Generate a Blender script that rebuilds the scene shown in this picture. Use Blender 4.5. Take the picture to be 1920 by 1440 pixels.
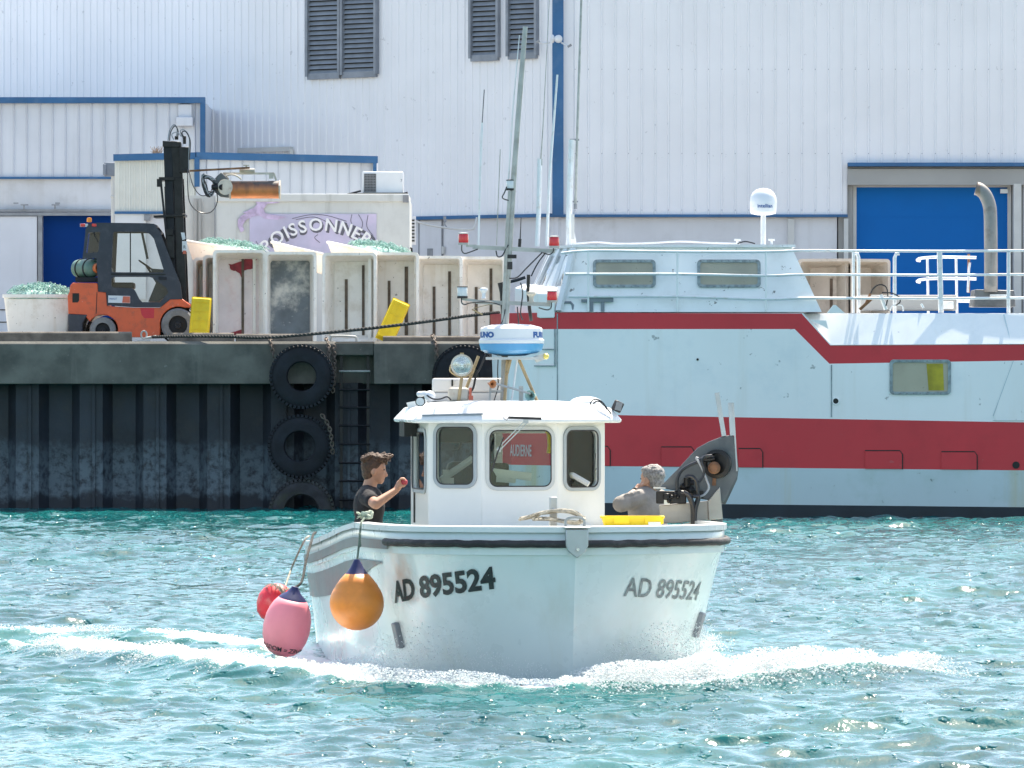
import bpy, bmesh, math, random
import numpy as np
from mathutils import Vector, Matrix, Euler, noise as mnoise

for _o in list(bpy.data.objects):
    bpy.data.objects.remove(_o)
scene = bpy.context.scene
C = scene.collection
R = math.radians
PI = math.pi
random.seed(11)

# ------------------------------------------------------------------ camera
CH = 2.3                 # camera height over the water
F = 11250.0              # focal length in photo pixels (1920 wide)
HY = 710.0               # horizon row in the photo
cd = bpy.data.cameras.new("camera")
cam = bpy.data.objects.new("camera", cd)
C.objects.link(cam)
cam.location = (0, 0, CH)
cam.rotation_euler = (R(90), 0, 0)
cd.sensor_width = 36
cd.lens = F / 1920 * 36
cd.shift_y = -(720 - HY) / 1920
cd.clip_start = 0.5
cd.clip_end = 6000
scene.camera = cam

# ------------------------------------------------------------------ light
SUN_EL, SUN_AZ = 60.0, 20.0      # azimuth measured from +Y (away from camera) towards +X
w = bpy.data.worlds.new("World")
scene.world = w
w.use_nodes = True
nt = w.node_tree
bg = nt.nodes["Background"]
sky = nt.nodes.new("ShaderNodeTexSky")
sky.sky_type = 'NISHITA'
sky.sun_disc = False
sky.sun_elevation = R(SUN_EL)
sky.sun_rotation = R(SUN_AZ)
sky.air_density = 1.0
sky.dust_density = 1.6
sky.ozone_density = 1.0
nt.links.new(sky.outputs[0], bg.inputs[0])
bg.inputs[1].default_value = 0.13
sl = bpy.data.lights.new("sun", 'SUN')
sl.energy = 3.6
sl.angle = R(0.53)
sl.color = (1.0, 0.972, 0.94)
so = bpy.data.objects.new("sun", sl)
C.objects.link(so)
so.location = (20, 60, 60)
sd = Vector((math.sin(R(SUN_AZ)) * math.cos(R(SUN_EL)), math.cos(R(SUN_AZ)) * math.cos(R(SUN_EL)), math.sin(R(SUN_EL))))
so.rotation_euler = sd.to_track_quat('Z', 'Y').to_euler()

vs = scene.view_settings
vs.view_transform = 'Standard'
vs.look = 'None'
vs.exposure = 1.58
vs.use_white_balance = True
vs.white_balance_temperature = 7400
vs.white_balance_tint = 8
vs.gamma = 1
try:
    vs.use_curve_mapping = False
except Exception:
    pass
scene.cycles.use_denoising = True
scene.cycles.max_bounces = 10
scene.cycles.transparent_max_bounces = 16
scene.cycles.sample_clamp_indirect = 6

# ------------------------------------------------------------------ helpers
def P(px, py, Y):
    """photo pixel seen at real depth Y -> point in the world"""
    return Vector(((px - 960.0) / F * Y, Y, CH - (py - HY) / F * Y))
def PX(px, Y): return (px - 960.0) / F * Y
def PZ(py, Y): return CH - (py - HY) / F * Y

ROOT = {}
def tag(o, label=None, cat=None, group=None, kind=None):
    if label: o['label'] = label
    if cat: o['category'] = cat
    if group: o['group'] = group
    if kind: o['kind'] = kind
    return o
def thing(name, label, cat, loc, rotz=0.0, group=None):
    o = bpy.data.objects.new(name, None)
    C.objects.link(o)
    o.empty_display_size = 0.2
    o.location = loc
    o.rotation_euler = (0, 0, rotz)
    ROOT[o.name] = Matrix.Translation(Vector(loc)) @ Matrix.Rotation(rotz, 4, 'Z')
    return tag(o, label, cat, group)

def smooth_pts(pts, n=6, closed=False):
    pts = [Vector(p) for p in pts]
    if len(pts) < 3: return pts
    out = []
    m = len(pts)
    rng = m if closed else m - 1
    for i in range(rng):
        if closed:
            p0, p1, p2, p3 = pts[(i - 1) % m], pts[i], pts[(i + 1) % m], pts[(i + 2) % m]
        else:
            p0 = pts[max(i - 1, 0)]; p1 = pts[i]; p2 = pts[i + 1]; p3 = pts[min(i + 2, m - 1)]
        for k in range(n):
            t = k / n
            out.append(0.5 * ((2 * p1) + (p2 - p0) * t + (2 * p0 - 5 * p1 + 4 * p2 - p3) * t * t + (3 * p1 - p0 - 3 * p2 + p3) * t ** 3))
    if not closed: out.append(pts[-1])
    return out

class MB:
    """collects geometry; T maps working coordinates into the world"""
    def __init__(s, T=None):
        s.bm = bmesh.new()
        s.T = T
        s.mi = 0
    def v(s, p):
        return s.bm.verts.new(Vector(p))
    def face(s, pts):
        try:
            f = s.bm.faces.new([s.v(p) for p in pts])
            f.material_index = s.mi
            return f
        except ValueError:
            return None
    def grid(s, rows, closed_u=False, closed_v=False):
        vv = [[s.v(p) for p in r] for r in rows]
        nr, nc = len(vv), len(vv[0])
        for i in range(nr if closed_v else nr - 1):
            for j in range(nc if closed_u else nc - 1):
                a, b = vv[i][j], vv[i][(j + 1) % nc]
                c, d = vv[(i + 1) % nr][(j + 1) % nc], vv[(i + 1) % nr][j]
                try:
                    f = s.bm.faces.new((a, b, c, d)); f.material_index = s.mi
                except ValueError:
                    pass
        return vv
    def box(s, c, size, rot=None, taper=1.0):
        c = Vector(c)
        hx, hy, hz = size[0] / 2, size[1] / 2, size[2] / 2
        M = rot if rot is not None else Matrix.Identity(3)
        vs_ = []
        for z in (-1, 1):
            t = taper if z > 0 else 1.0
            for x, y in ((-1, -1), (1, -1), (1, 1), (-1, 1)):
                vs_.append(s.v(c + M @ Vector((x * hx * t, y * hy * t, z * hz))))
        for q in ((0, 3, 2, 1), (4, 5, 6, 7), (0, 1, 5, 4), (1, 2, 6, 5), (2, 3, 7, 6), (3, 0, 4, 7)):
            f = s.bm.faces.new([vs_[k] for k in q]); f.material_index = s.mi
        return s
    def bar(s, a, b, w, h=None, up=(0, 0, 1)):
        """rectangular bar from a to b"""
        a, b = Vector(a), Vector(b); h = h or w
        d = (b - a); L = d.length
        if L < 1e-6: return s
        z = d.normalized(); u = Vector(up)
        if abs(z.dot(u)) > 0.98: u = Vector((0, 1, 0))
        x = u.cross(z).normalized(); y = z.cross(x)
        M = Matrix((x, y, z)).transposed()
        return s.box((a + b) / 2, (w, h, L), M)
    def tube(s, pts, r, n=8, closed=False, cap=True, smooth=0):
        if smooth: pts = smooth_pts(pts, smooth, closed)
        pts = [Vector(p) for p in pts]
        m = len(pts)
        rs = r if isinstance(r, (list, tuple)) else [r] * m
        if len(rs) != m:
            rs = [rs[0] + (rs[-1] - rs[0]) * i / max(m - 1, 1) for i in range(m)]
        rows = []
        prev = None
        for i, p in enumerate(pts):
            if closed: t = pts[(i + 1) % m] - pts[i - 1]
            else: t = pts[min(i + 1, m - 1)] - pts[max(i - 1, 0)]
            if t.length < 1e-9: t = Vector((0, 0, 1))
            t.normalize()
            if prev is None:
                u = Vector((0, 0, 1)) if abs(t.z) < 0.9 else Vector((1, 0, 0))
                x = u.cross(t).normalized()
            else:
                x = prev - t * prev.dot(t)
                if x.length < 1e-6: x = Vector((1, 0, 0)).cross(t)
                x.normalize()
            prev = x
            y = t.cross(x)
            rows.append([p + (x * math.cos(2 * PI * k / n) + y * math.sin(2 * PI * k / n)) * rs[i] for k in range(n)])
        vv = s.grid(rows, closed_u=True, closed_v=closed)
        if cap and not closed:
            for row in (vv[0][::-1], vv[-1]):
                f = s.bm.faces.new(row); f.material_index = s.mi
        return s
    def cyl(s, a, b, r0, r1=None, n=16):
        return s.tube([a, b], [r0, r0 if r1 is None else r1], n=n)
    def lathe(s, prof, c, axis=(0, 0, 1), n=24, M=None, cap=True):
        """prof: list of (radius, height along axis)"""
        c = Vector(c)
        q = Vector(axis).normalized().to_track_quat('Z', 'Y').to_matrix()
        if M is not None: q = M
        rows = []
        for r, h in prof:
            rows.append([c + q @ Vector((max(r, 1e-4) * math.cos(2 * PI * k / n), max(r, 1e-4) * math.sin(2 * PI * k / n), h)) for k in range(n)])
        vv = s.grid(rows, closed_u=True)
        if cap:
            for row in (vv[0][::-1], vv[-1]):
                try:
                    f = s.bm.faces.new(row); f.material_index = s.mi
                except ValueError: pass
        return s
    def ball(s, c, r, n=12, M=None):
        if not isinstance(r, (tuple, list)): r = (r, r, r)
        c = Vector(c); M = M or Matrix.Identity(3)
        rows = []
        for i in range(n + 1):
            t = PI * i / n
            st = max(math.sin(t), 1e-3)
            rows.append([c + M @ Vector((r[0] * st * math.cos(2 * PI * k / (2 * n)), r[1] * st * math.sin(2 * PI * k / (2 * n)), r[2] * math.cos(t))) for k in range(2 * n)])
        vv = s.grid(rows, closed_u=True)
        for row in (vv[0], vv[-1][::-1]):
            try: s.bm.faces.new(row)
            except ValueError: pass
        return s
    def capsule(s, a, b, r0, r1, n=12):
        a, b = Vector(a), Vector(b)
        s.ball(a, r0, 7); s.ball(b, r1, 7)
        s.tube([a, b], [r0, r1], n=n)
        return s
    def prism(s, pts, vec):
        """closed prism: polygon pts (3D) swept along vec; concave outlines are filled properly"""
        return s.plate([pts], vec)
    def plate(s, loops, vec):
        """plate with holes: loops[0] outline, others holes"""
        vec = Vector(vec)
        tmp = bmesh.new()
        es = []
        allv = []
        for lp in loops:
            vv = [tmp.verts.new(Vector(p)) for p in lp]
            allv.append(vv)
            for i in range(len(vv)):
                es.append(tmp.edges.new((vv[i], vv[(i + 1) % len(vv)])))
        nrm = Vector(vec).normalized()
        bmesh.ops.triangle_fill(tmp, use_beauty=True, use_dissolve=False, edges=es, normal=nrm)
        tmp.verts.index_update()
        base = [v.co.copy() for v in tmp.verts]
        faces = [[v.index for v in f.verts] for f in tmp.faces]
        loops_i = [[v.index for v in vv] for vv in allv]
        tmp.free()
        a = [s.v(p) for p in base]
        b = [s.v(p + vec) for p in base]
        for f in faces:
            for q in ([a[i] for i in f], [b[i] for i in f][::-1]):
                try:
                    g = s.bm.faces.new(q); g.material_index = s.mi
                except ValueError: pass
        for lp in loops_i:
            for i in range(len(lp)):
                j = (i + 1) % len(lp)
                try:
                    g = s.bm.faces.new((a[lp[i]], a[lp[j]], b[lp[j]], b[lp[i]])); g.material_index = s.mi
                except ValueError: pass
        return s
    def add_mesh(s, verts, faces):
        vv = [s.v(p) for p in verts]
        for f in faces:
            try:
                g = s.bm.faces.new([vv[i] for i in f]); g.material_index = s.mi
            except ValueError: pass
        return s
    def build(s, name, mats, parent=None, bevel=0, sub=0, remesh=0, smooth=35, solid=0, loc=None, recalc=True, sm_iter=0, weld=False):
        bm = s.bm
        if weld: bmesh.ops.remove_doubles(bm, verts=bm.verts, dist=1e-4)
        if recalc: bmesh.ops.recalc_face_normals(bm, faces=bm.faces)
        if s.T is not None: bm.transform(s.T)
        me = bpy.data.meshes.new(name)
        if parent is not None:
            M = ROOT[parent.name]
            bm.transform(M.inverted())
        else:
            if loc is None:
                xs = [v.co for v in bm.verts]
                lo = Vector((min(p.x for p in xs), min(p.y for p in xs), min(p.z for p in xs)))
                hi = Vector((max(p.x for p in xs), max(p.y for p in xs), max(p.z for p in xs)))
                loc = Vector(((lo.x + hi.x) / 2, (lo.y + hi.y) / 2, lo.z))
            M = Matrix.Translation(loc)
            bm.transform(M.inverted())
        bm.to_mesh(me); bm.free()
        if not isinstance(mats, (list, tuple)): mats = [mats]
        for m in mats: me.materials.append(m)
        if smooth:
            me.shade_smooth()
            me.set_sharp_from_angle(angle=R(smooth))
        o = bpy.data.objects.new(name, me)
        C.objects.link(o)
        if parent is not None:
            o.parent = parent
        else:
            o.location = loc
        ROOT[o.name] = M
        if remesh:
            md = o.modifiers.new("remesh", 'REMESH'); md.mode = 'VOXEL'; md.voxel_size = remesh; md.use_smooth_shade = True
            if sm_iter:
                m2 = o.modifiers.new("smooth", 'SMOOTH'); m2.iterations = sm_iter; m2.factor = 0.5
        if solid:
            md = o.modifiers.new("solid", 'SOLIDIFY'); md.thickness = solid; md.offset = -1
        if bevel:
            md = o.modifiers.new("bevel", 'BEVEL'); md.width = bevel; md.segments = 2; md.limit_method = 'ANGLE'; md.angle_limit = R(40)
            md.harden_normals = False
        if sub:
            md = o.modifiers.new("sub", 'SUBSURF'); md.levels = sub; md.render_levels = sub
        return o

def rrect(x0, y0, x1, y1, r, n=5):
    """rounded rectangle outline (2D)"""
    out = []
    for cx, cy, a0 in ((x1 - r, y1 - r, 0), (x0 + r, y1 - r, 90), (x0 + r, y0 + r, 180), (x1 - r, y0 + r, 270)):
        for k in range(n + 1):
            a = R(a0 + 90 * k / n)
            out.append((cx + r * math.cos(a), cy + r * math.sin(a)))
    return out

def text_geo(txt, size=1.0, offset=0.0, spacing=1.0, subdiv=0.0, align='LEFT', sx=1.0):
    cu = bpy.data.curves.new("lettering", 'FONT')
    cu.body = txt; cu.size = size; cu.offset = offset; cu.space_character = spacing
    cu.align_x = align; cu.resolution_u = 3
    to = bpy.data.objects.new("lettering_tmp", cu)
    C.objects.link(to)
    dg = bpy.context.evaluated_depsgraph_get()
    me = bpy.data.meshes.new_from_object(to.evaluated_get(dg))
    bpy.data.objects.remove(to)
    bm = bmesh.new(); bm.from_mesh(me)
    bpy.data.meshes.remove(me)
    bmesh.ops.remove_doubles(bm, verts=bm.verts, dist=1e-5)
    bmesh.ops.triangulate(bm, faces=bm.faces)
    if subdiv:
        for _ in range(3):
            es = [e for e in bm.edges if e.calc_length() > subdiv]
            if not es: break
            bmesh.ops.subdivide_edges(bm, edges=es, cuts=1)
            bmesh.ops.triangulate(bm, faces=bm.faces)
    bm.verts.index_update()
    v = [(p.co.x * sx, p.co.y) for p in bm.verts]
    f = [[q.index for q in fc.verts] for fc in bm.faces]
    bm.free()
    return v, f

def chain(mb, pts, link=0.09, r=0.012):
    pts = smooth_pts(pts, 8)
    # resample
    L = [0]
    for i in range(1, len(pts)): L.append(L[-1] + (pts[i] - pts[i - 1]).length)
    n = int(L[-1] / (link * 0.62))
    for k in range(n):
        d = (k + .5) * L[-1] / n
        i = max(j for j in range(len(L)) if L[j] <= d)
        i = min(i, len(pts) - 2)
        t = (d - L[i]) / max(L[i + 1] - L[i], 1e-6)
        p = pts[i].lerp(pts[i + 1], t)
        ax = (pts[i + 1] - pts[i]).normalized()
        u = Vector((0, 1, 0)) if abs(ax.y) < 0.9 else Vector((1, 0, 0))
        sd_ = ax.cross(u).normalized()
        if k % 2: sd_ = ax.cross(sd_).normalized()
        ring = []
        for q in range(10):
            a = 2 * PI * q / 10
            ring.append(p + ax * math.cos(a) * link / 2 + sd_ * math.sin(a) * link * 0.28)
        mb.tube(ring, r, n=5, closed=True)

# ------------------------------------------------------------------ materials
def mat(name, col, rough=0.5, metal=0.0, var=0.12, vscale=3.0, grime=None, bump=0.0, bscale=30.0, spec=0.5, streak=None, coat=0.0, spots=None):
    """grime=(colour, amount, scale)  streak=(colour, amount, scale) vertical runs  spots=(colour, amount, scale)"""
    m = bpy.data.materials.new(name)
    m.use_nodes = True
    n = m.node_tree.nodes; l = m.node_tree.links
    b = n["Principled BSDF"]
    b.inputs["Roughness"].default_value = rough
    b.inputs["Metallic"].default_value = metal
    b.inputs["Specular IOR Level"].default_value = spec
    b.inputs["Coat Weight"].default_value = coat
    tc = n.new("ShaderNodeTexCoord")
    ge = n.new("ShaderNodeNewGeometry")
    pos = ge.outputs["Position"]
    def noise_(scale, detail=5, rough_=0.55, vec=None):
        t = n.new("ShaderNodeTexNoise")
        t.inputs["Scale"].default_value = scale
        t.inputs["Detail"].default_value = detail
        t.inputs["Roughness"].default_value = rough_
        l.new(vec or pos, t.inputs["Vector"])
        return t.outputs["Fac"]
    def ramp(sock, a, b_):
        r = n.new("ShaderNodeMapRange")
        r.inputs["From Min"].default_value = a; r.inputs["From Max"].default_value = b_
        r.interpolation_type = 'SMOOTHSTEP'
        l.new(sock, r.inputs["Value"])
        return r.outputs[0]
    def mix(fac, a, b_):
        x = n.new("ShaderNodeMix"); x.data_type = 'RGBA'
        if isinstance(fac, float): x.inputs[0].default_value = fac
        else: l.new(fac, x.inputs[0])
        for sock, val in ((x.inputs[6], a), (x.inputs[7], b_)):
            if isinstance(val, (tuple, list)): sock.default_value = (*val[:3], 1)
            else: l.new(val, sock)
        return x.outputs[2]
    def mul(s_, k):
        x = n.new("ShaderNodeMath"); x.operation = 'MULTIPLY'; x.use_clamp = True
        l.new(s_, x.inputs[0]); x.inputs[1].default_value = k
        return x.outputs[0]
    dark = tuple(c * (1 - var) for c in col); light = tuple(min(1, c * (1 + var)) for c in col)
    cur = mix(ramp(noise_(vscale), 0.3, 0.7), dark, light)
    if grime:
        cur = mix(mul(ramp(noise_(grime[2], 8, 0.65), 0.48, 0.72), grime[1]), cur, grime[0])
    if streak:
        mp = n.new("ShaderNodeMapping"); mp.inputs["Scale"].default_value = (1, 1, 0.07)
        l.new(pos, mp.inputs["Vector"])
        cur = mix(mul(ramp(noise_(streak[2], 6, 0.6, mp.outputs[0]), 0.52, 0.75), streak[1]), cur, streak[0])
    if spots:
        cur = mix(mul(ramp(noise_(spots[2], 3, 0.7), 0.66, 0.72), spots[1]), cur, spots[0])
    l.new(cur, b.inputs["Base Color"])
    rr = n.new("ShaderNodeMapRange")
    rr.inputs["To Min"].default_value = max(0.02, rough - 0.08); rr.inputs["To Max"].default_value = min(1, rough + 0.1)
    l.new(noise_(vscale * 4), rr.inputs["Value"]); l.new(rr.outputs[0], b.inputs["Roughness"])
    if bump:
        bp = n.new("ShaderNodeBump"); bp.inputs["Strength"].default_value = bump; bp.inputs["Distance"].default_value = 0.01
        l.new(noise_(bscale, 6), bp.inputs["Height"]); l.new(bp.outputs[0], b.inputs["Normal"])
    return m
def glassmat(name, tint=(0.85, 0.9, 0.9), refl=0.12, rough=0.02):
    m = bpy.data.materials.new(name); m.use_nodes = True
    n = m.node_tree.nodes; l = m.node_tree.links
    n.remove(n["Principled BSDF"])
    tr = n.new("ShaderNodeBsdfTransparent"); tr.inputs[0].default_value = (*tint, 1)
    gl = n.new("ShaderNodeBsdfGlossy"); gl.inputs["Roughness"].default_value = rough
    gl.inputs["Color"].default_value = (1, 1, 1, 1)
    fr = n.new("ShaderNodeFresnel"); fr.inputs[0].default_value = 1.5
    ad = n.new("ShaderNodeMath"); ad.operation = 'ADD'; ad.use_clamp = True; ad.inputs[1].default_value = refl
    l.new(fr.outputs[0], ad.inputs[0])
    mx = n.new("ShaderNodeMixShader")
    l.new(ad.outputs[0], mx.inputs[0]); l.new(tr.outputs[0], mx.inputs[1]); l.new(gl.outputs[0], mx.inputs[2])
    l.new(mx.outputs[0], n["Material Output"].inputs[0])
    return m

M = {}
M['clad'] = mat('white cladding', (.76, .765, .79), .45, var=.03, vscale=.6, streak=((.60, .62, .65), .3, 3.0), spots=((.3, .3, .32), .35, 6))
M['clad2'] = mat('pale grey cladding', (.62, .64, .69), .4, var=.05, vscale=.8, streak=((.45, .47, .5), .45, 4.0))
M['wallp'] = mat('pale rendered wall', (.64, .645, .67), .75, var=.05, vscale=.9, grime=((.42, .41, .40), .4, 1.5), streak=((.44, .43, .42), .3, 3.0), bump=.1)
M['blue'] = mat('blue trim paint', (.02, .11, .25), .6, var=.12, vscale=1.2, grime=((.12, .2, .32), .35, 3))
M['bluedoor'] = mat('bright blue door', (.001, .13, .42), .8, var=.05, vscale=.8, spec=.15)
M['navydoor'] = mat('deep blue door', (.001, .035, .17), .8, var=.08, vscale=.8, spec=.1)
M['steelgrey'] = mat('galvanised grey', (.25, .26, .28), .5, metal=.3, var=.15, vscale=5)
M['louvre'] = mat('louvre grey', (.21, .235, .27), .5, var=.12, vscale=4)
M['beigepanel'] = mat('greige lintel', (.33, .33, .32), .6, var=.06, vscale=1)
M['frame'] = mat('off white frame', (.55, .55, .53), .6, var=.06)
M['black'] = mat('black rubber', (.012, .013, .017), .7, var=.3, vscale=6, bump=.25, bscale=40)
M['tyre'] = mat('tyre rubber', (.007, .009, .014), .8, var=.35, vscale=4, grime=((.016, .022, .032), .5, 5), bump=.3, bscale=25)
M['tyregrey'] = mat('grey cushion tyre', (.22, .215, .21), .8, var=.12, vscale=5, grime=((.09, .085, .08), .5, 7))
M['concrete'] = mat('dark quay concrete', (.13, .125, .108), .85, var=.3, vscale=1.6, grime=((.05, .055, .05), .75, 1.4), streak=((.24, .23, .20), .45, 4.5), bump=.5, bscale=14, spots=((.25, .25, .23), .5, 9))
M['deckconc'] = mat('quay deck concrete', (.33, .31, .28), .85, var=.12, vscale=1, bump=.2)
M['timber'] = mat('weathered timber', (.17, .145, .12), .85, var=.25, vscale=4, grime=((.06, .05, .04), .6, 5), bump=.5, bscale=20)
M['orange'] = mat('orange truck paint', (.68, .10, .03), .42, var=.1, vscale=2, grime=((.2, .06, .04), .5, 6), spots=((.6, .5, .45), .5, 14), coat=.2)
M['charcoal'] = mat('charcoal paint', (.036, .04, .052), .6, var=.12, vscale=3, grime=((.1, .1, .11), .35, 6))
M['darksteel'] = mat('greasy dark steel', (.018, .017, .018), .38, metal=.5, var=.3, vscale=8)
M['chrome'] = mat('bright steel', (.6, .6, .6), .25, metal=1, var=.08)
M['gas'] = mat('green gas bottle', (.10, .19, .155), .5, var=.12, vscale=5, grime=((.2, .22, .16), .4, 8))
M['gasring'] = mat('orange collar', (.6, .14, .04), .5)
M['amber'] = mat('amber beacon', (.85, .25, .01), .25)
M['redlens'] = mat('red lens', (.62, .012, .02), .22, var=.08, coat=.4)
M['whitelens'] = mat('white lens', (.62, .66, .68), .2, var=.05, coat=.4)
M['tub'] = mat('dirty white plastic', (.88, .83, .76), .55, var=.05, vscale=2, grime=((.60, .51, .40), .5, 3.2), streak=((.66, .56, .42), .4, 8), spots=((.16, .12, .09), .85, 14), bump=.12, bscale=9)
M['tubgrey'] = mat('grey stained plastic', (.17, .19, .20), .7, var=.2, vscale=3, grime=((.75, .70, .62), 1.0, 1.7), spots=((.6, .58, .55), .6, 18))
M['tubpink'] = mat('pink stained plastic', (.80, .68, .65), .6, var=.08, vscale=2, grime=((.7, .47, .44), .5, 3.5), spots=((.3, .2, .18), .5, 14))
M['slot'] = mat('brown slot', (.12, .09, .065), .8, var=.3, vscale=8)
M['redstain'] = mat('dark red fish stain', (.26, .02, .03), .6, var=.3, vscale=8)
M['yellow'] = mat('yellow crate plastic', (.80, .56, .008), .45, var=.08, vscale=4, grime=((.5, .36, .03), .4, 5), bump=.1)
M['net'] = mat('teal fishing net', (.20, .38, .34), .7, var=.35, vscale=14, grime=((.6, .75, .7), .8, 20), bump=1.0, bscale=60)
M['kiosk'] = mat('weathered kiosk panel', (.55, .57, .56), .6, var=.05, vscale=1, streak=((.27, .28, .26), .6, 5), grime=((.4, .41, .4), .4, 2))
M['lilac'] = mat('lilac sign vinyl', (.47, .45, .60), .5, var=.12, vscale=1.2, grime=((.62, .52, .70), .6, 1.6))
M['claw'] = mat('mauve claw vinyl', (.52, .42, .60), .55, var=.2, vscale=6, grime=((.25, .18, .27), .5, 9))
M['signwhite'] = mat('sign white', (.78, .78, .80), .5, var=.03)
M['signgrey'] = mat('sign shadow', (.10, .10, .13), .5)
M['letter'] = mat('black green lettering', (.022, .034, .034), .5, var=.3, vscale=20)
M['acwhite'] = mat('air conditioner white', (.66, .68, .70), .4, var=.03)
M['rust'] = mat('rusty steel', (.20, .09, .045), .8, var=.35, vscale=6, grime=((.35, .2, .1), .6, 9), bump=.4)
M['burnt'] = None
M['ship'] = mat('pale blue ship paint', (.86, .86, .85), .42, var=.04, vscale=.5, grime=((.60, .65, .68), .4, 1.0), spots=((.08, .09, .09), .55, 4.2), bump=.12, bscale=1.4, streak=((.58, .50, .38), .22, 2.4))
M['shiplow'] = mat('aqua ship paint', (.50, .61, .63), .45, var=.05, vscale=.6, streak=((.50, .44, .20), .75, 1.2), grime=((.40, .52, .50), .5, 2.5), spots=((.06, .08, .08), .6, 5))
M['shipred'] = mat('crimson ship paint', (.62, .028, .04), .45, var=.06, vscale=.5, grime=((.48, .02, .03), .5, 1.2), bump=.08, bscale=2, spots=((.42, .14, .14), .35, 6))
M['shipblack'] = mat('black boot topping', (.010, .02, .028), .6, var=.3, vscale=2)
M['shipwhite'] = mat('white ship paint', (.70, .72, .74), .4, var=.04, vscale=1, spots=((.12, .1, .09), .8, 9), grime=((.5, .48, .44), .35, 3))
M['shipwin'] = mat('hazy window pane', (.37, .34, .26), .3, var=.12, vscale=1.5, coat=.2, spots=((.12, .11, .08), .5, 12))
M['gasket'] = mat('greenish window frame', (.26, .31, .32), .6, var=.25, vscale=12)
M['rail'] = mat('white painted rail', (.74, .76, .77), .4, var=.05, grime=((.5, .4, .32), .4, 9))
M['greysteel'] = mat('grey mast steel', (.42, .42, .395), .5, metal=.1, var=.15, vscale=6, grime=((.2, .17, .12), .4, 9))
M['exhaust'] = mat('heat stained exhaust', (.30, .28, .265), .6, metal=.3, var=.2, vscale=4, streak=((.25, .13, .07), .8, 6), grime=((.13, .10, .09), .5, 4))
M['hullgel'] = mat('aqua shade hull gelcoat', (.68, .74, .725), .28, var=.03, vscale=1.2, grime=((.50, .54, .50), .35, 1.6), coat=.2, streak=((.55, .55, .45), .3, 4))  # shade and the water's aqua reflection put into the base colour, under real grime
M['gel'] = mat('white gelcoat', (.72, .73, .72), .28, var=.03, vscale=1.2, grime=((.55, .57, .54), .35, 1.6), coat=.25, streak=((.6, .58, .48), .25, 4))
M['gelcabin'] = mat('cream white gelcoat', (.74, .73, .69), .35, var=.02, vscale=1.2, grime=((.62, .6, .54), .3, 3), coat=.15)
M['greystripe'] = mat('grey hull stripe', (.17, .175, .18), .4, var=.1, vscale=4, grime=((.3, .12, .09), .45, 2.5))
M['winframe'] = mat('pale window rubber', (.50, .51, .49), .5, var=.06)
M['winframe2'] = mat('grey window rubber', (.34, .37, .38), .5, var=.06)
M['rub'] = mat('rub rail rubber', (.025, .022, .022), .6, var=.35, vscale=7, grime=((.10, .09, .085), .6, 9), bump=.4)
M['alu'] = mat('aluminium', (.45, .46, .46), .4, metal=.7, var=.1, vscale=6)
M['haulplate'] = mat('dull grey hauler plate', (.13, .135, .14), .45, metal=.4, var=.2, vscale=5, grime=((.06, .065, .08), .6, 4))
M['stain'] = mat('stainless beam', (.42, .38, .33), .45, metal=.35, var=.12, vscale=4, grime=((.33, .28, .22), .5, 5))
M['tan'] = mat('tan corroded tube', (.42, .30, .16), .6, var=.2, vscale=9)
M['radar'] = mat('radar white', (.74, .75, .78), .35, var=.02)
M['radarblue'] = mat('radar blue', (.08, .33, .60), .4, var=.05)
M['navytext'] = mat('blue lettering', (.02, .10, .32), .5)
M['rope'] = mat('grey beige rope', (.33, .30, .24), .9, var=.3, vscale=25, bump=.8, bscale=60)
M['ropegreen'] = mat('pale green rope', (.42, .46, .36), .9, var=.3, vscale=25, bump=.8, bscale=60)
M['ropedark'] = mat('dark rope', (.045, .045, .043), .9, var=.4, vscale=20, bump=.8, bscale=50)
M['chainm'] = mat('rusty chain', (.14, .11, .09), .7, metal=.3, var=.3, vscale=15)
M['buoyorange'] = mat('orange buoy vinyl', (.80, .25, .04), .42, var=.12, vscale=4, grime=((.62, .15, .03), .45, 5), streak=((.7, .25, .06), .35, 9))
M['buoypink'] = mat('pink buoy vinyl', (.97, .27, .32), .45, var=.04, vscale=5, grime=((.9, .2, .25), .4, 6))
M['buoyred'] = mat('red buoy vinyl', (.80, .03, .05), .45, var=.12, vscale=5, grime=((.8, .35, .28), .5, 12))
M['navy'] = mat('navy buoy cap', (.02, .025, .10), .45, var=.15)
M['skin'] = mat('warm skin', (.46, .235, .155), .55, var=.08, vscale=12)  # the young man's own warm skin tone
M['skin2'] = mat('fair skin', (.52, .29, .20), .55, var=.08, vscale=12)
M['hairbrown'] = mat('brown hair', (.075, .035, .018), .6, var=.4, vscale=50, bump=1, bscale=120)
M['hairgrey'] = mat('grey hair', (.30, .28, .265), .6, var=.35, vscale=60, bump=1, bscale=120)
M['tshirt'] = mat('black tee fabric', (.013, .012, .015), .9, var=.35, vscale=10, bump=1.0, bscale=13)
M['sweat'] = mat('grey sweater fabric', (.30, .275, .255), .95, var=.15, vscale=9, bump=1.0, bscale=13)
M['jeans'] = mat('dark trousers', (.02, .025, .04), .9, var=.2)
M['hose'] = mat('hydraulic hose', (.022, .022, .026), .35, var=.2, vscale=12)
M['hoselight'] = mat('grey hose', (.30, .31, .33), .4, var=.2, vscale=12)
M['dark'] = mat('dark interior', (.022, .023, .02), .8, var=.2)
M['olive'] = mat('olive dashboard', (.075, .07, .035), .7, var=.2)
M['paper'] = mat('cream card', (.72, .72, .62), .7, var=.03)
M['seat'] = mat('black seat vinyl', (.03, .03, .035), .6, var=.2)
M['labelred'] = mat('orange red label', (.62, .14, .08), .5)
M['horn'] = mat('orange horn', (.60, .22, .08), .45, var=.15, vscale=12)
M['teal'] = mat('teal bell', (.25, .42, .38), .45, var=.15, vscale=12)
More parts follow.
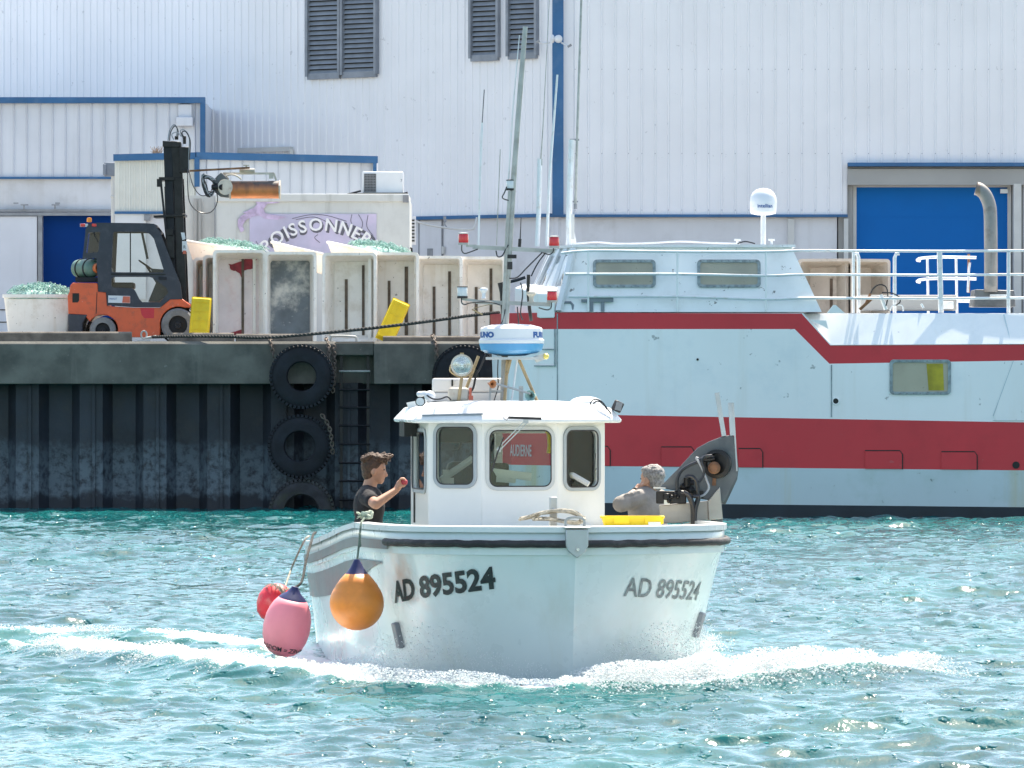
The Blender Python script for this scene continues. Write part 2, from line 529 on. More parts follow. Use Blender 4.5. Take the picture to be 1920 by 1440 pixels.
M['amberlamp'] = mat('yellow lamp cap', (.75, .6, .15), .4)
M['reflector'] = mat('chrome reflector', (.75, .77, .78), .12, metal=1, var=.05, bump=.5, bscale=40)
M['glass'] = glassmat('cabin glass', (.86, .90, .88), -.005)
M['glassfl'] = glassmat('forklift glass', (.88, .92, .92), -.02)
M['cream'] = mat('cream painted steel', (.55, .50, .42), .5, var=.12, vscale=5, grime=((.3, .15, .08), .5, 8))
M['eye'] = mat('dark eye', (.02, .015, .01), .3)

def add_stain(m, c, r, col, amt):
    n = m.node_tree.nodes; l = m.node_tree.links
    b = n["Principled BSDF"]; src = b.inputs["Base Color"].links[0].from_socket
    ge = n.new("ShaderNodeNewGeometry")
    t = n.new("ShaderNodeTexNoise"); t.inputs["Scale"].default_value = 7; t.inputs["Detail"].default_value = 6
    l.new(ge.outputs["Position"], t.inputs["Vector"])
    d = n.new("ShaderNodeVectorMath"); d.operation = 'DISTANCE'; l.new(ge.outputs["Position"], d.inputs[0]); d.inputs[1].default_value = c
    a = n.new("ShaderNodeMath"); a.operation = 'MULTIPLY_ADD'; a.inputs[1].default_value = .3 * r / .3; l.new(t.outputs["Fac"], a.inputs[0]); l.new(d.outputs["Value"], a.inputs[2])
    k = n.new("ShaderNodeMapRange"); k.inputs["From Min"].default_value = r * 1.35; k.inputs["From Max"].default_value = r * .6; k.inputs["To Max"].default_value = amt
    l.new(a.outputs[0], k.inputs["Value"])
    x = n.new("ShaderNodeMix"); x.data_type = 'RGBA'
    l.new(k.outputs[0], x.inputs[0]); l.new(src, x.inputs[6]); x.inputs[7].default_value = (*col, 1)
    l.new(x.outputs[2], b.inputs["Base Color"])
add_stain(M['hullgel'], (-.93, 45.65, .78), .30, (.70, .36, .22), .75)
add_stain(M['hullgel'], (-.80, 45.5, .58), .24, (.68, .45, .33), .55)
add_stain(M['hullgel'], (-1.52, 48.3, .30), .40, (.80, .34, .34), .6)
# burnt orange drum: metal turns dark grey towards its top, broken up by noise
def burnt():
    m = mat('burnt orange metal', (.62, .22, .08), .45, metal=.3, var=.15, vscale=6)
    n = m.node_tree.nodes; l = m.node_tree.links
    b = n["Principled BSDF"]
    src = b.inputs["Base Color"].links[0].from_socket
    ge = n.new("ShaderNodeNewGeometry")
    mp = n.new("ShaderNodeMapping"); mp.inputs["Scale"].default_value = (1, 1, .12)
    l.new(ge.outputs["Position"], mp.inputs["Vector"])
    t = n.new("ShaderNodeTexNoise"); t.inputs["Scale"].default_value = 7; t.inputs["Detail"].default_value = 5
    l.new(mp.outputs[0], t.inputs["Vector"])
    sp = n.new("ShaderNodeSeparateXYZ"); l.new(ge.outputs["Position"], sp.inputs[0])
    r = n.new("ShaderNodeMapRange"); r.inputs["From Min"].default_value = PZ(358, 107); r.inputs["From Max"].default_value = PZ(342, 107)
    l.new(sp.outputs["Z"], r.inputs["Value"])
    a = n.new("ShaderNodeMath"); a.operation = 'MULTIPLY_ADD'; a.inputs[1].default_value = 1.3; a.inputs[2].default_value = -.65
    l.new(t.outputs["Fac"], a.inputs[0])
    ad = n.new("ShaderNodeMath"); ad.operation = 'ADD'; ad.use_clamp = True
    l.new(a.outputs[0], ad.inputs[0]); l.new(r.outputs[0], ad.inputs[1])
    x = n.new("ShaderNodeMix"); x.data_type = 'RGBA'
    l.new(ad.outputs[0], x.inputs[0]); l.new(src, x.inputs[6]); x.inputs[7].default_value = (.06, .055, .055, 1)
    l.new(x.outputs[2], b.inputs["Base Color"])
    return m
M['burnt'] = burnt()

def piling_mat():
    m = mat('sheet piling', (.017, .022, .032), .6, var=.4, vscale=1.2, grime=((.04, .035, .03), .4, 2.2), bump=.5, bscale=9)
    n = m.node_tree.nodes; l = m.node_tree.links
    b = n["Principled BSDF"]
    src = b.inputs["Base Color"].links[0].from_socket
    ge = n.new("ShaderNodeNewGeometry")
    sp = n.new("ShaderNodeSeparateXYZ"); l.new(ge.outputs["Position"], sp.inputs[0])
    t = n.new("ShaderNodeTexNoise"); t.inputs["Scale"].default_value = 1.3; t.inputs["Detail"].default_value = 9; t.inputs["Roughness"].default_value = .66
    l.new(ge.outputs["Position"], t.inputs["Vector"])
    # height disturbed by noise
    z = n.new("ShaderNodeMath"); z.operation = 'MULTIPLY_ADD'; z.inputs[1].default_value = .9
    l.new(t.outputs["Fac"], z.inputs[0]); l.new(sp.outputs["Z"], z.inputs[2])
    cr = n.new("ShaderNodeValToRGB")
    mr = n.new("ShaderNodeMapRange"); mr.inputs["From Min"].default_value = 0.3; mr.inputs["From Max"].default_value = 2.3
    l.new(z.outputs[0], mr.inputs["Value"]); l.new(mr.outputs[0], cr.inputs[0])
    e = cr.color_ramp.elements
    e[0].position = 0.0; e[0].color = (0, 0, 0, 1)
    e[1].position = 1.0; e[1].color = (0.0, 0, 0, 1)
    for p_, c_ in ((.17, 0), (.22, .85), (.42, .8), (.62, .45), (.68, .05)):
        q = cr.color_ramp.elements.new(p_); q.color = (c_, c_, c_, 1)
    t2 = n.new("ShaderNodeTexNoise"); t2.inputs["Scale"].default_value = 7; t2.inputs["Detail"].default_value = 6; t2.inputs["Roughness"].default_value = .7
    l.new(ge.outputs["Position"], t2.inputs["Vector"])
    r2 = n.new("ShaderNodeMapRange"); r2.inputs["From Min"].default_value = .36; r2.inputs["From Max"].default_value = .55
    l.new(t2.outputs["Fac"], r2.inputs["Value"])
    mm = n.new("ShaderNodeMath"); mm.operation = 'MULTIPLY'
    l.new(cr.outputs[0], mm.inputs[0]); l.new(r2.outputs[0], mm.inputs[1])
    x = n.new("ShaderNodeMix"); x.data_type = 'RGBA'
    l.new(mm.outputs[0], x.inputs[0]); l.new(src, x.inputs[6]); x.inputs[7].default_value = (.125, .165, .195, 1)
    l.new(x.outputs[2], b.inputs["Base Color"])
    return m
M['piling'] = piling_mat()

# ================================================================== THE SETTING
# ------------------------------------------------------------------ water
CREST = [(-6.3, 53.6, .02), (-4.3, 50.6, .06), (-3.3, 48.7, .11), (-2.45, 46.6, .14), (-1.8, 45.5, .14), (-1.1, 44.85, .08), (-.4, 44.45, .06), (.5, 44.25, .06),
         (1.3, 44.6, .09), (2.2, 45.35, .13), (3.05, 46.0, .11), (3.6, 46.7, .03)]
CREST2 = [(-7.4, 54.4, .07), (-4.6, 52.7, .12), (-3.2, 52.0, .12), (-1.9, 50.4, .05)]
def axis_pts(segs):
    out = []
    for a, b, st in segs:
        n = max(int(round((b - a) / st)), 1)
        out += list(np.linspace(a, b, n, endpoint=False))
    out.append(segs[-1][1])
    return np.array(out)
def poly_dist(X, Y, crest, yscale=1.0):
    """distance to a polyline, signed (positive = on the far side), and the interpolated height"""
    best = np.full(X.shape, 1e9); hh = np.zeros(X.shape); sg = np.zeros(X.shape)
    for (x0, y0, h0), (x1, y1, h1) in zip(crest[:-1], crest[1:]):
        dx, dy = x1 - x0, y1 - y0
        t = np.clip(((X - x0) * dx + (Y - y0) * dy) / (dx * dx + dy * dy), 0, 1)
        qx, qy = x0 + t * dx, y0 + t * dy
        d = np.hypot(X - qx, Y - qy)
        m = d < best
        best = np.where(m, d, best); hh = np.where(m, h0 + t * (h1 - h0), hh)
        s_ = (X - x0) * (-dy) + (Y - y0) * dx
        sg = np.where(m, np.sign(s_), sg)
    return best, hh, sg
WR = np.random.RandomState(5)
WAVES = []
for lam, amp, cnt in ((4.2, .0075, 4), (2.4, .0065, 7), (1.35, .0070, 12), (.85, .0068, 16), (.52, .0062, 22), (.32, .0040, 28), (.2, .0024, 32)):
    for _ in range(cnt):
        L_ = lam * WR.uniform(.72, 1.35)
        th = R(-100) + WR.normal(0, .62)
        WAVES.append((2 * PI / L_, th, WR.uniform(0, 2 * PI), amp * L_ / lam * WR.uniform(.6, 1.3) * math.sqrt(6 / cnt)))
def water_z(X, Y, far):
    Z = np.zeros(X.shape); DX = np.zeros(X.shape); DY = np.zeros(X.shape)
    # slow patches: gusts modulate the chop
    gust = .85 + .3 * np.sin(X * .33 + 1.1 * np.sin(Y * .17)) * np.sin(Y * .21 + .7)
    for k, th, ph, a in WAVES:
        cx, cy = math.cos(th), math.sin(th)
        arg = k * (cx * X + cy * Y) + ph + .6 * np.sin(.31 * k * (cy * X - cx * Y) + ph * 2)
        c, s_ = np.cos(arg), np.sin(arg)
        Z += a * c * gust
        DX -= cx * a * .8 * s_ * gust; DY -= cy * a * .8 * s_ * gust
    return Z * far, DX * far, DY * far
def vnoise(X, Y, sc, seed=0):
    rs = np.random.RandomState(seed); T = rs.rand(256, 256)
    x = X * sc + 37.1 * seed; y = Y * sc + 11.7 * seed
    xi = np.floor(x).astype(int); yi = np.floor(y).astype(int)
    fx = x - xi; fy = y - yi
    fx = fx * fx * (3 - 2 * fx); fy = fy * fy * (3 - 2 * fy)
    a = T[xi & 255, yi & 255]; b = T[(xi + 1) & 255, yi & 255]; c = T[xi & 255, (yi + 1) & 255]; d = T[(xi + 1) & 255, (yi + 1) & 255]
    return (a * (1 - fx) + b * fx) * (1 - fy) + (c * (1 - fx) + d * fx) * fy
def fbm(X, Y, sc, seed=0, oc=5):
    s_ = 0; a = .5; tot = 0
    for o in range(oc):
        s_ = s_ + a * vnoise(X, Y, sc * 2 ** o, seed + o); tot += a; a *= .55
    return s_ / tot
BS = (0.48, 45.0)       # stem of the small boat
BA = R(8.5)             # its heading
def to_boat(X, Y):
    dx, dy = X - BS[0], Y - BS[1]
    return dx * math.cos(BA) + dy * math.sin(BA), -dx * math.sin(BA) + dy * math.cos(BA)
def foam_fields(X, Y):
    d, h, sg = poly_dist(X, Y, CREST)
    d2, h2, sg2 = poly_dist(X, Y, CREST2)
    wob = fbm(X, Y, 1.3, 3)
    ridge = h * np.exp(-(d / .34) ** 2) + h2 * np.exp(-(d2 / .42) ** 2)
    lx, ly = to_boat(X, Y)
    # foam lies on and behind the crest (sg > 0 = towards the boat)
    wd = np.where(sg > 0, .60, .12 + .14 * np.exp(-(X / 1.6) ** 2))
    f = np.exp(-(d / wd) ** 2) * (.35 + 1.3 * wob)
    # arms are whiter than the middle of the bow wave
    arm = np.clip((np.abs(X - .0) - .9) / .8, 0, 1)
    f = f * (.62 + .65 * arm)
    f2 = np.exp(-(d2 / np.where(sg2 > 0, .9, .3)) ** 2) * (.05 + 1.5 * fbm(X, Y, 1.9, 17)) * .85
    f = f * np.where(X < -2.0, .62 + .38 * np.clip((X + 4.2) / 2.2, 0, 1), 1)
    f = f * np.clip((X + 5.0) / 1.0, .25, 1) * np.where(X < -2.1, .18 + 1.45 * fbm(X, Y, 1.7, 31), 1)
    # between hull side and arms, and the wake astern
    side = np.exp(-((np.abs(lx) - 1.5) / .45) ** 2) * (ly > .3) * (ly < 7) * .8
    wake = np.clip(1.2 - np.abs(lx) / 1.8, 0, 1) * (ly > 5) * np.exp(-(ly - 5) / 10) * .55
    stern = np.exp(-((X + 4.2) / 2.2) ** 2 - ((Y - 51.5) / 2.2) ** 2) * .48 + np.exp(-((X - 2.7) / 1.0) ** 2 - ((Y - 47.6) / 1.2) ** 2) * .55
    tot = np.maximum.reduce([f, f2, side * (.5 + wob), wake * (.5 + wob), stern * (.35 + 1.1 * wob)])
    fade = np.clip((3.55 - X) / .5, 0, 1)
    return ridge * fade, tot * np.where(X > 0, fade, 1)

xs = axis_pts([(-1500, -300, 200), (-300, -40, 26), (-40, -18, 1.5), (-18, -8.6, .16), (-8.6, -4.2, .06), (-4.2, 4.4, .034), (4.4, 8.6, .06), (8.6, 18, .16), (18, 40, 1.5), (40, 300, 26), (300, 1500, 200)])
ys = axis_pts([(-1200, -100, 180), (-100, 20, 10), (20, 33, .8), (33, 43.5, .042), (43.5, 52, .034), (52, 64, .055), (64, 107, .085)])
GX, GY = np.meshgrid(xs, ys)
far_ = np.where((np.abs(GX) < 18) & (GY > 32.5), 1.0, .0) * np.clip(1 - (np.abs(GX) - 13.5) / 4, 0, 1) * np.clip((GY - 32.5) / 2, 0, 1)
Z, DX, DY = water_z(GX, GY, far_)
ridge, fo = foam_fields(GX, GY)
ridge = ridge * far_; fo = fo * far_
lump = (fbm(GX, GY, 7, 9, 5) - .45) * .075 * np.clip(fo * 1.6, 0, 1)
Zt = Z * (1 - .3 * np.clip(fo, 0, 1)) + ridge + lump
NX, NY = len(xs), len(ys)
co = np.empty((NX * NY, 3), dtype=np.float32)
co[:, 0] = (GX + DX).ravel(); co[:, 1] = (GY + DY).ravel(); co[:, 2] = Zt.ravel()
ii = np.arange(NY - 1)[:, None] * NX + np.arange(NX - 1)[None, :]
quads = np.stack([ii, ii + 1, ii + 1 + NX, ii + NX], axis=-1).reshape(-1, 4).astype(np.int32)
me = bpy.data.meshes.new("water")
me.vertices.add(len(co)); me.vertices.foreach_set("co", co.ravel())
me.loops.add(quads.size); me.loops.foreach_set("vertex_index", quads.ravel())
me.polygons.add(len(quads)); me.polygons.foreach_set("loop_start", np.arange(0, quads.size, 4, dtype=np.int32))
me.polygons.foreach_set("loop_total", np.full(len(quads), 4, dtype=np.int32))
me.update(calc_edges=True)
me.polygons.foreach_set("use_smooth", np.ones(len(quads), dtype=bool))
at = me.attributes.new("foam", 'FLOAT', 'POINT'); at.data.foreach_set("value", fo.ravel().astype(np.float32))
wat = bpy.data.objects.new("water", me); C.objects.link(wat); tag(wat, kind='structure')
def water_material():
    m = bpy.data.materials.new("sea water"); m.use_nodes = True
    n = m.node_tree.nodes; l = m.node_tree.links
    b = n["Principled BSDF"]
    b.inputs["IOR"].default_value = 1.33
    b.inputs["Specular IOR Level"].default_value = .5
    b.inputs["Subsurface Weight"].default_value = .55
    b.inputs["Subsurface Radius"].default_value = (.15, .8, .75)
    b.inputs["Subsurface Scale"].default_value = .25
    ge = n.new("ShaderNodeNewGeometry")
    def nz(sc, det, vec, r=.55):
        t = n.new("ShaderNodeTexNoise"); t.inputs["Scale"].default_value = sc; t.inputs["Detail"].default_value = det; t.inputs["Roughness"].default_value = r
        l.new(vec, t.inputs["Vector"]); return t.outputs["Fac"]
    mp = n.new("ShaderNodeMapping"); mp.inputs["Scale"].default_value = (.55, .22, 1); l.new(ge.outputs["Position"], mp.inputs["Vector"])
    big = nz(1.0, 4, mp.outputs[0])
    rp = n.new("ShaderNodeMapRange"); rp.inputs["From Min"].default_value = .35; rp.inputs["From Max"].default_value = .65; l.new(big, rp.inputs["Value"])
    wc = n.new("ShaderNodeMix"); wc.data_type = 'RGBA'
    wc.inputs[6].default_value = (.0015, .060, .068, 1); wc.inputs[7].default_value = (.004, .102, .102, 1)
    l.new(rp.outputs[0], wc.inputs[0])
    at = n.new("ShaderNodeAttribute"); at.attribute_name = "foam"
    f1 = nz(6, 9, ge.outputs["Position"], .74)
    ad = n.new("ShaderNodeMath"); ad.operation = 'ADD'; l.new(at.outputs["Fac"], ad.inputs[0]); l.new(f1, ad.inputs[1])
    fr = n.new("ShaderNodeMapRange"); fr.inputs["From Min"].default_value = 1.0; fr.inputs["From Max"].default_value = 1.2; l.new(ad.outputs[0], fr.inputs["Value"])
    # aerated pale water round the foam
    pr = n.new("ShaderNodeMapRange"); pr.inputs["From Min"].default_value = .1; pr.inputs["From Max"].default_value = .8; pr.inputs["To Max"].default_value = .6; l.new(at.outputs["Fac"], pr.inputs["Value"])
    w2 = n.new("ShaderNodeMix"); w2.data_type = 'RGBA'; l.new(pr.outputs[0], w2.inputs[0]); l.new(wc.outputs[2], w2.inputs[6]); w2.inputs[7].default_value = (.10, .30, .27, 1)
    w3 = n.new("ShaderNodeMix"); w3.data_type = 'RGBA'; l.new(fr.outputs[0], w3.inputs[0]); l.new(w2.outputs[2], w3.inputs[6]); w3.inputs[7].default_value = (.82, .84, .84, 1)
    l.new(w3.outputs[2], b.inputs["Base Color"])
    rr = n.new("ShaderNodeMapRange"); rr.inputs["To Min"].default_value = .07; rr.inputs["To Max"].default_value = .6; l.new(fr.outputs[0], rr.inputs["Value"]); l.new(rr.outputs[0], b.inputs["Roughness"])
    mp2 = n.new("ShaderNodeMapping"); mp2.inputs["Scale"].default_value = (1, .7, 1); l.new(ge.outputs["Position"], mp2.inputs["Vector"])
    h1 = nz(12, 3, mp2.outputs[0], .5)
    h2 = nz(30, 2, mp2.outputs[0], .5)
    hm = n.new("ShaderNodeMath"); hm.operation = 'MULTIPLY_ADD'; hm.inputs[1].default_value = .22; l.new(h2, hm.inputs[0]); l.new(h1, hm.inputs[2])
    h3 = nz(7.5, 2, mp2.outputs[0], .5)
    pw = n.new("ShaderNodeMapRange"); pw.inputs["From Min"].default_value = .60; pw.inputs["From Max"].default_value = .80; pw.inputs["To Max"].default_value = 4.0; l.new(h3, pw.inputs["Value"])
    hs = n.new("ShaderNodeMath"); hs.operation = 'ADD'; l.new(hm.outputs[0], hs.inputs[0]); l.new(pw.outputs[0], hs.inputs[1]); hm = hs
    bp = n.new("ShaderNodeBump"); bp.inputs["Strength"].default_value = 1.0; bp.inputs["Distance"].default_value = .010
    l.new(hm.outputs[0], bp.inputs["Height"]); l.new(bp.outputs[0], b.inputs["Normal"])
    return m
me.materials.append(water_material())

# ------------------------------------------------------------------ foam and spray (nobody could count it)
def foam_mat():
    m = bpy.data.materials.new("white foam"); m.use_nodes = True
    b = m.node_tree.nodes["Principled BSDF"]
    b.inputs["Base Color"].default_value = (.86, .88, .88, 1); b.inputs["Roughness"].default_value = .7
    tl = m.node_tree.nodes.new("ShaderNodeBsdfTranslucent"); tl.inputs[0].default_value = (.9, .92, .92, 1)
    mx = m.node_tree.nodes.new("ShaderNodeMixShader"); mx.inputs[0].default_value = .45
    m.node_tree.links.new(b.outputs[0], mx.inputs[1]); m.node_tree.links.new(tl.outputs[0], mx.inputs[2])
    m.node_tree.links.new(mx.outputs[0], m.node_tree.nodes["Material Output"].inputs[0])
    return m
M['foam'] = foam_mat()
def drops(name, pts, rads, label=None):
    ico_v = []
    ph = (1 + 5 ** .5) / 2
    for a, b in ((-1, ph), (1, ph), (-1, -ph), (1, -ph)):
        ico_v += [(a, b, 0), (0, a, b), (b, 0, a)]
    ico_v = np.array(ico_v, dtype=np.float32)
    ico_v /= np.linalg.norm(ico_v[0])
    # faces from the convex hull: all triples at edge distance
    el = 1.0515
    idx = []
    D = np.linalg.norm(ico_v[:, None] - ico_v[None], axis=-1)
    adj = np.abs(D - el) < .05
    for i in range(12):
        for j in range(i + 1, 12):
            if not adj[i, j]: continue
            for k in range(j + 1, 12):
                if adj[i, k] and adj[j, k]:
                    a_, b_, c_ = ico_v[i], ico_v[j], ico_v[k]
                    idx.append((i, j, k) if np.dot(np.cross(b_ - a_, c_ - a_), a_) > 0 else (i, k, j))
    idx = np.array(idx)
    n = len(pts)
    jit = np.random.RandomState(3).uniform(.6, 1.4, (n, 12, 1))
    V = pts[:, None, :] + ico_v[None] * rads[:, None, :] * jit
    Fc = idx[None] + (np.arange(n) * 12)[:, None, None]
    me = bpy.data.meshes.new(name)
    V = V.reshape(-1, 3).astype(np.float32); Fc = Fc.reshape(-1, 3).astype(np.int32)
    me.vertices.add(len(V)); me.vertices.foreach_set("co", V.ravel())
    me.loops.add(Fc.size); me.loops.foreach_set("vertex_index", Fc.ravel())
    me.polygons.add(len(Fc)); me.polygons.foreach_set("loop_start", np.arange(0, Fc.size, 3, dtype=np.int32))
    me.polygons.foreach_set("loop_total", np.full(len(Fc), 3, dtype=np.int32))
    me.update(calc_edges=True)
    me.polygons.foreach_set("use_smooth", np.ones(len(Fc), dtype=bool))
    me.materials.append(M['foam'])
    o = bpy.data.objects.new(name, me); C.objects.link(o)
    return o
def make_spray():
    rs = np.random.RandomState(21)
    pts = []; rad = []
    def along(crest, t0, t1, n, back, hgt, r0, r1, front=.08, power=2.0):
        cr = [c for c in crest]
        seg = np.array([(a[0], a[1]) for a in cr]); L = np.r_[0, np.cumsum(np.hypot(*(seg[1:] - seg[:-1]).T))]
        for _ in range(n):
            u = rs.uniform(t0, t1) * L[-1]
            i = min(np.searchsorted(L, u) - 1, len(seg) - 2); i = max(i, 0)
            f = (u - L[i]) / (L[i + 1] - L[i])
            p = seg[i] + f * (seg[i + 1] - seg[i]); h = cr[i][2] + f * (cr[i + 1][2] - cr[i][2])
            d = (seg[i + 1] - seg[i]); nrm = np.array([-d[1], d[0]]) / np.hypot(*d)
            clump = vnoise(np.array([p[0] * 1.0]), np.array([p[1] * 1.0]), 4.2, 8)[0]
            if rs.rand() > .25 + clump: continue
            off = rs.uniform(-front, back) if rs.rand() < .7 else rs.normal(0, back * .4)
            z = h * math.exp(-(off / .34) ** 2) + hgt * (.3 + 1.2 * clump) * rs.rand() ** power - .01
            r = rs.uniform(r0, r1)
            pts.append((p[0] + nrm[0] * off, p[1] + nrm[1] * off, z)); rad.append((r * rs.uniform(1, 1.9), r, r * rs.uniform(.6, 1)))
    along(CREST, .28, .47, 22000, .4, .09, .0015, .0065)       # left arm near the boat
    along(CREST, .12, .30, 5000, .4, .04, .0015, .0065)
    along(CREST, .47, .76, 22000, .3, .07, .0015, .006, power=1.6)      # round the stem
    along(CREST, .74, .965, 52000, .55, .13, .0015, .0075)        # right arm
    along(CREST2, .1, .9, 8000, .4, .04, .0015, .006)
    # sheets of water thrown up along both sides of the bow
    for side, n in ((-1, 5000), (1, 14000)):
        for _ in range(n):
            ly = rs.uniform(.1, 3.0)
            x_ = side * (hull_half(ly, .1) + abs(rs.normal(0, .09)) + .02)
            top = (.10 + .34 * math.exp(-((ly - 1.1) / .9) ** 2)) * (1.0 if side > 0 else .8)
            z = top * rs.rand() ** 2.2 * (.4 + 1.2 * vnoise(np.array([ly]), np.array([side * 3.0]), 3, 4)[0])
            c, s_ = math.cos(BA), math.sin(BA)
            r = rs.uniform(.001, .0042)
            pts.append((BS[0] + x_ * c - ly * s_, BS[1] + x_ * s_ + ly * c, z)); rad.append((r, r, r * rs.uniform(.8, 1.8)))
    o = drops("bow_foam", np.array(pts), np.array(rad))
    tag(o, "white foam and spray thrown up round the bow of the small fishing boat", "foam", kind="stuff")
def hull_half(ly, z):
    """rough half breadth of the small boat near the water"""
    return float(np.interp(ly, (0, .1, .35, .8, 1.4, 2.3, 3.5, 6), (0, .12, .5, .92, 1.17, 1.30, 1.34, 1.30)))
make_spray()

# ------------------------------------------------------------------ quay deck (ground behind the quay wall)
QZ = 2.95
q = MB(); q.grid([[(-1500, 105.75, QZ), (-300, 105.75, QZ), (300, 105.75, QZ), (1500, 105.75, QZ)], [(-1500, 1800, QZ), (-300, 1800, QZ), (300, 1800, QZ), (1500, 1800, QZ)]])
tag(q.build("quay_deck", M['deckconc'], smooth=0, loc=(0, 105.75, QZ)), kind='structure')

# ================================================================== QUAY WALL
qw = thing("quay_wall", "dark stained concrete quay wall over steel sheet piling", "quay wall", (0, 105.4, -1))
cp = MB()
def coping(x0, x1):
    z0, z1, y0, y1 = PZ(720, 105), QZ + .004, 105.0, 105.75
    prof = [(y0, z0), (y0, z1 - .05), (y0 + .06, z1), (y1, z1), (y1, z0)]
    cp.prism([(x0, a, b) for a, b in prof], (x1 - x0, 0, 0))
xr0, xr1 = PX(627, 105), PX(701, 105)
coping(-70, xr0)
coping(xr1, 70)
cp.prism([(xr0 - .01, 105.45, PZ(720, 105)), (xr0 - .01, 105.45, QZ - .02), (xr0 - .01, 105.75, QZ - .02), (xr0 - .01, 105.75, PZ(720, 105))], (xr1 - xr0 + .02, 0, 0))
cp.box(((xr0 + xr1) / 2, 105.3, QZ - .13), (xr1 - xr0 - .004, .5, .22))
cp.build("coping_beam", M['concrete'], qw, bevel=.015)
sp_ = MB()
pts = []
x = -40.0; pitch = 1.12
while x < 40:
    for fx, d in ((0, 0), (.30, 0), (.44, .30), (.80, .30), (.94, 0)):
        pts.append((x + fx * pitch, 105.30 + d))
    x += pitch
sp_.grid([[(a, b, -2.5) for a, b in pts], [(a, b, 0.2) for a, b in pts], [(a, b, 1.2) for a, b in pts], [(a, b, PZ(720, 105) + .02) for a, b in pts]])
# interlocks
for i, (a, b) in enumerate(pts):
    if i % 5 == 0 and -11 < a < 11:
        sp_.box((a + .16 * pitch, 105.28, .3), (.05, .05, 3.8))
sp_.build("sheet_piling", M['piling'], qw, smooth=20)
# embankment side faces so that the wall is solid
qb = MB(); qb.box((0, 105.72, .2), (160, .05, 4.4)); qb.build("back_wall", M['black'], qw)

def timber(px0, px1, py0, py1, label, Y=105.45):
    m_ = MB()
    x0, x1 = PX(px0, Y), PX(px1, Y); z1 = PZ(py0, Y); z0 = QZ - .01
    prof = [(Y, z0), (Y, z1 - .03), (Y + .03, z1), (Y + .27, z1), (Y + .27, z0)]
    m_.prism([(x0, a, b) for a, b in prof], (x1 - x0, 0, 0))
    o = m_.build("timber_kerb", M['timber'], bevel=.012)
    tag(o, label, "timber kerb", "timber kerbs along the quay edge")
timber(-60, 246, 622, 637, "long weathered timber kerb on the quay edge below the forklift's rear wheel")
timber(316, 438, 624, 640, "weathered timber kerb on the quay edge below the forklift's front wheel", 105.45)
timber(442, 586, 626, 640, "short worn timber kerb on the quay edge above the stacked tyre fenders", 105.5)
timber(718, 945, 630, 642, "dark timber kerb on the quay edge right of the ladder", 105.45)

# cleat / ring with rope on the quay
cl = thing("mooring_ring", "small pale mooring ring with a rope end on the quay edge between timber kerbs", "mooring ring", (PX(272, 105.3), 105.3, QZ))
m_ = MB()
c0 = P(270, 628, 105.3)
m_.tube([c0 + Vector((math.cos(a) * .05, 0, math.sin(a) * .07)) for a in [2 * PI * k / 12 for k in range(12)]], .016, closed=True)
m_.build("ring", M['greysteel'], cl)
m_ = MB(); m_.box((c0.x, 105.3, QZ + .012), (.22, .14, .02)); m_.capsule(P(275, 634, 105.25), P(292, 631, 105.25), .025, .025); m_.build("base_plate", M['greysteel'], cl)

# ladder
ld = thing("quay_ladder", "rusty dark steel ladder in its recess in the quay wall beside the tyres", "ladder", (PX(664, 105.2), 105.2, 0))
m_ = MB()
for px in (640, 690):
    m_.bar(P(px, 655, 105.18), P(px, 985, 105.18), .05, .03)
m_.build("side_rails", M['darksteel'], ld)
for k, py in enumerate((663, 696, 731, 764, 798, 833, 868, 902, 937)):
    m_ = MB(); m_.cyl(P(636, py, 105.14), P(694, py, 105.14), .017, n=8)
    m_.build("rung", M['greysteel'] if k < 2 else M['darksteel'], ld)
m_ = MB(); m_.tube([P(620, 641, 105.5), P(620, 632, 105.5), P(624, 630, 105.5), P(662, 631, 105.5), P(668, 634, 105.5), P(668, 641, 105.5)], .02, smooth=3)
m_.build("grab_handle", M['greysteel'], ld)

# tyre fenders with chains
def tyre(px, py, Y, ro, ri, label, chains=(), wd=.30, dirt=None):
    c = P(px, py, Y)
    t = thing("tyre_fender", label, "tyre", (c.x, c.y, c.z - ro), group="tyre fenders on the quay wall")
    m_ = MB()
    a = ro; h = wd / 2
    prof = [(ri, -h * .7), (ri + .02, -h * .95), ((ri + a) / 2, -h), (a - .06, -h * .92), (a - .01, -h * .7), (a, -h * .4), (a, h * .4), (a - .01, h * .7), (a - .06, h * .92), ((ri + a) / 2, h), (ri + .02, h * .95), (ri, h * .7), (ri + .03, 0), (ri, -h * .7)]
    m_.lathe(prof, c, axis=(0, 1, 0), n=56, cap=False)
    n = 46
    for k in range(n):
        an = 2 * PI * k / n
        rad = Vector((math.cos(an), 0, math.sin(an)))
        tg = Vector((-math.sin(an), 0, math.cos(an)))
        Mr = Matrix((tg, Vector((0, 1, 0)), rad)).transposed()
        for sgn in (-1, 1):
            m_.box(c + rad * (a - .005) + Vector((0, sgn * h * .52, 0)) + tg * (.012 * sgn), (2 * PI * a / n * .62, h * .85, .05), Mr)
    m_.build("tyre", dirt or M['tyre'], t)
    for ch in chains:
        cm = MB(); chain(cm, [P(*p) for p in ch], .10, .013); cm.build("chain", M['chainm'], t)
    return t
tyre(566, 706, 104.75, .545, .25, "topmost black tyre hung by chains on the quay wall left of the ladder",
     [[(506, 632, 105.2), (508, 645, 104.96), (512, 668, 104.9)], [(611, 634, 105.2), (616, 650, 104.96), (617, 672, 104.9)], [(626, 648, 104.95), (627, 690, 104.95), (624, 735, 104.93)]])
tyre(562, 837, 104.78, .54, .26, "middle tyre of the three hung one above another, under the topmost one",
     [[(603, 778, 104.58), (612, 790, 104.58), (620, 812, 104.6), (624, 850, 104.65)]])
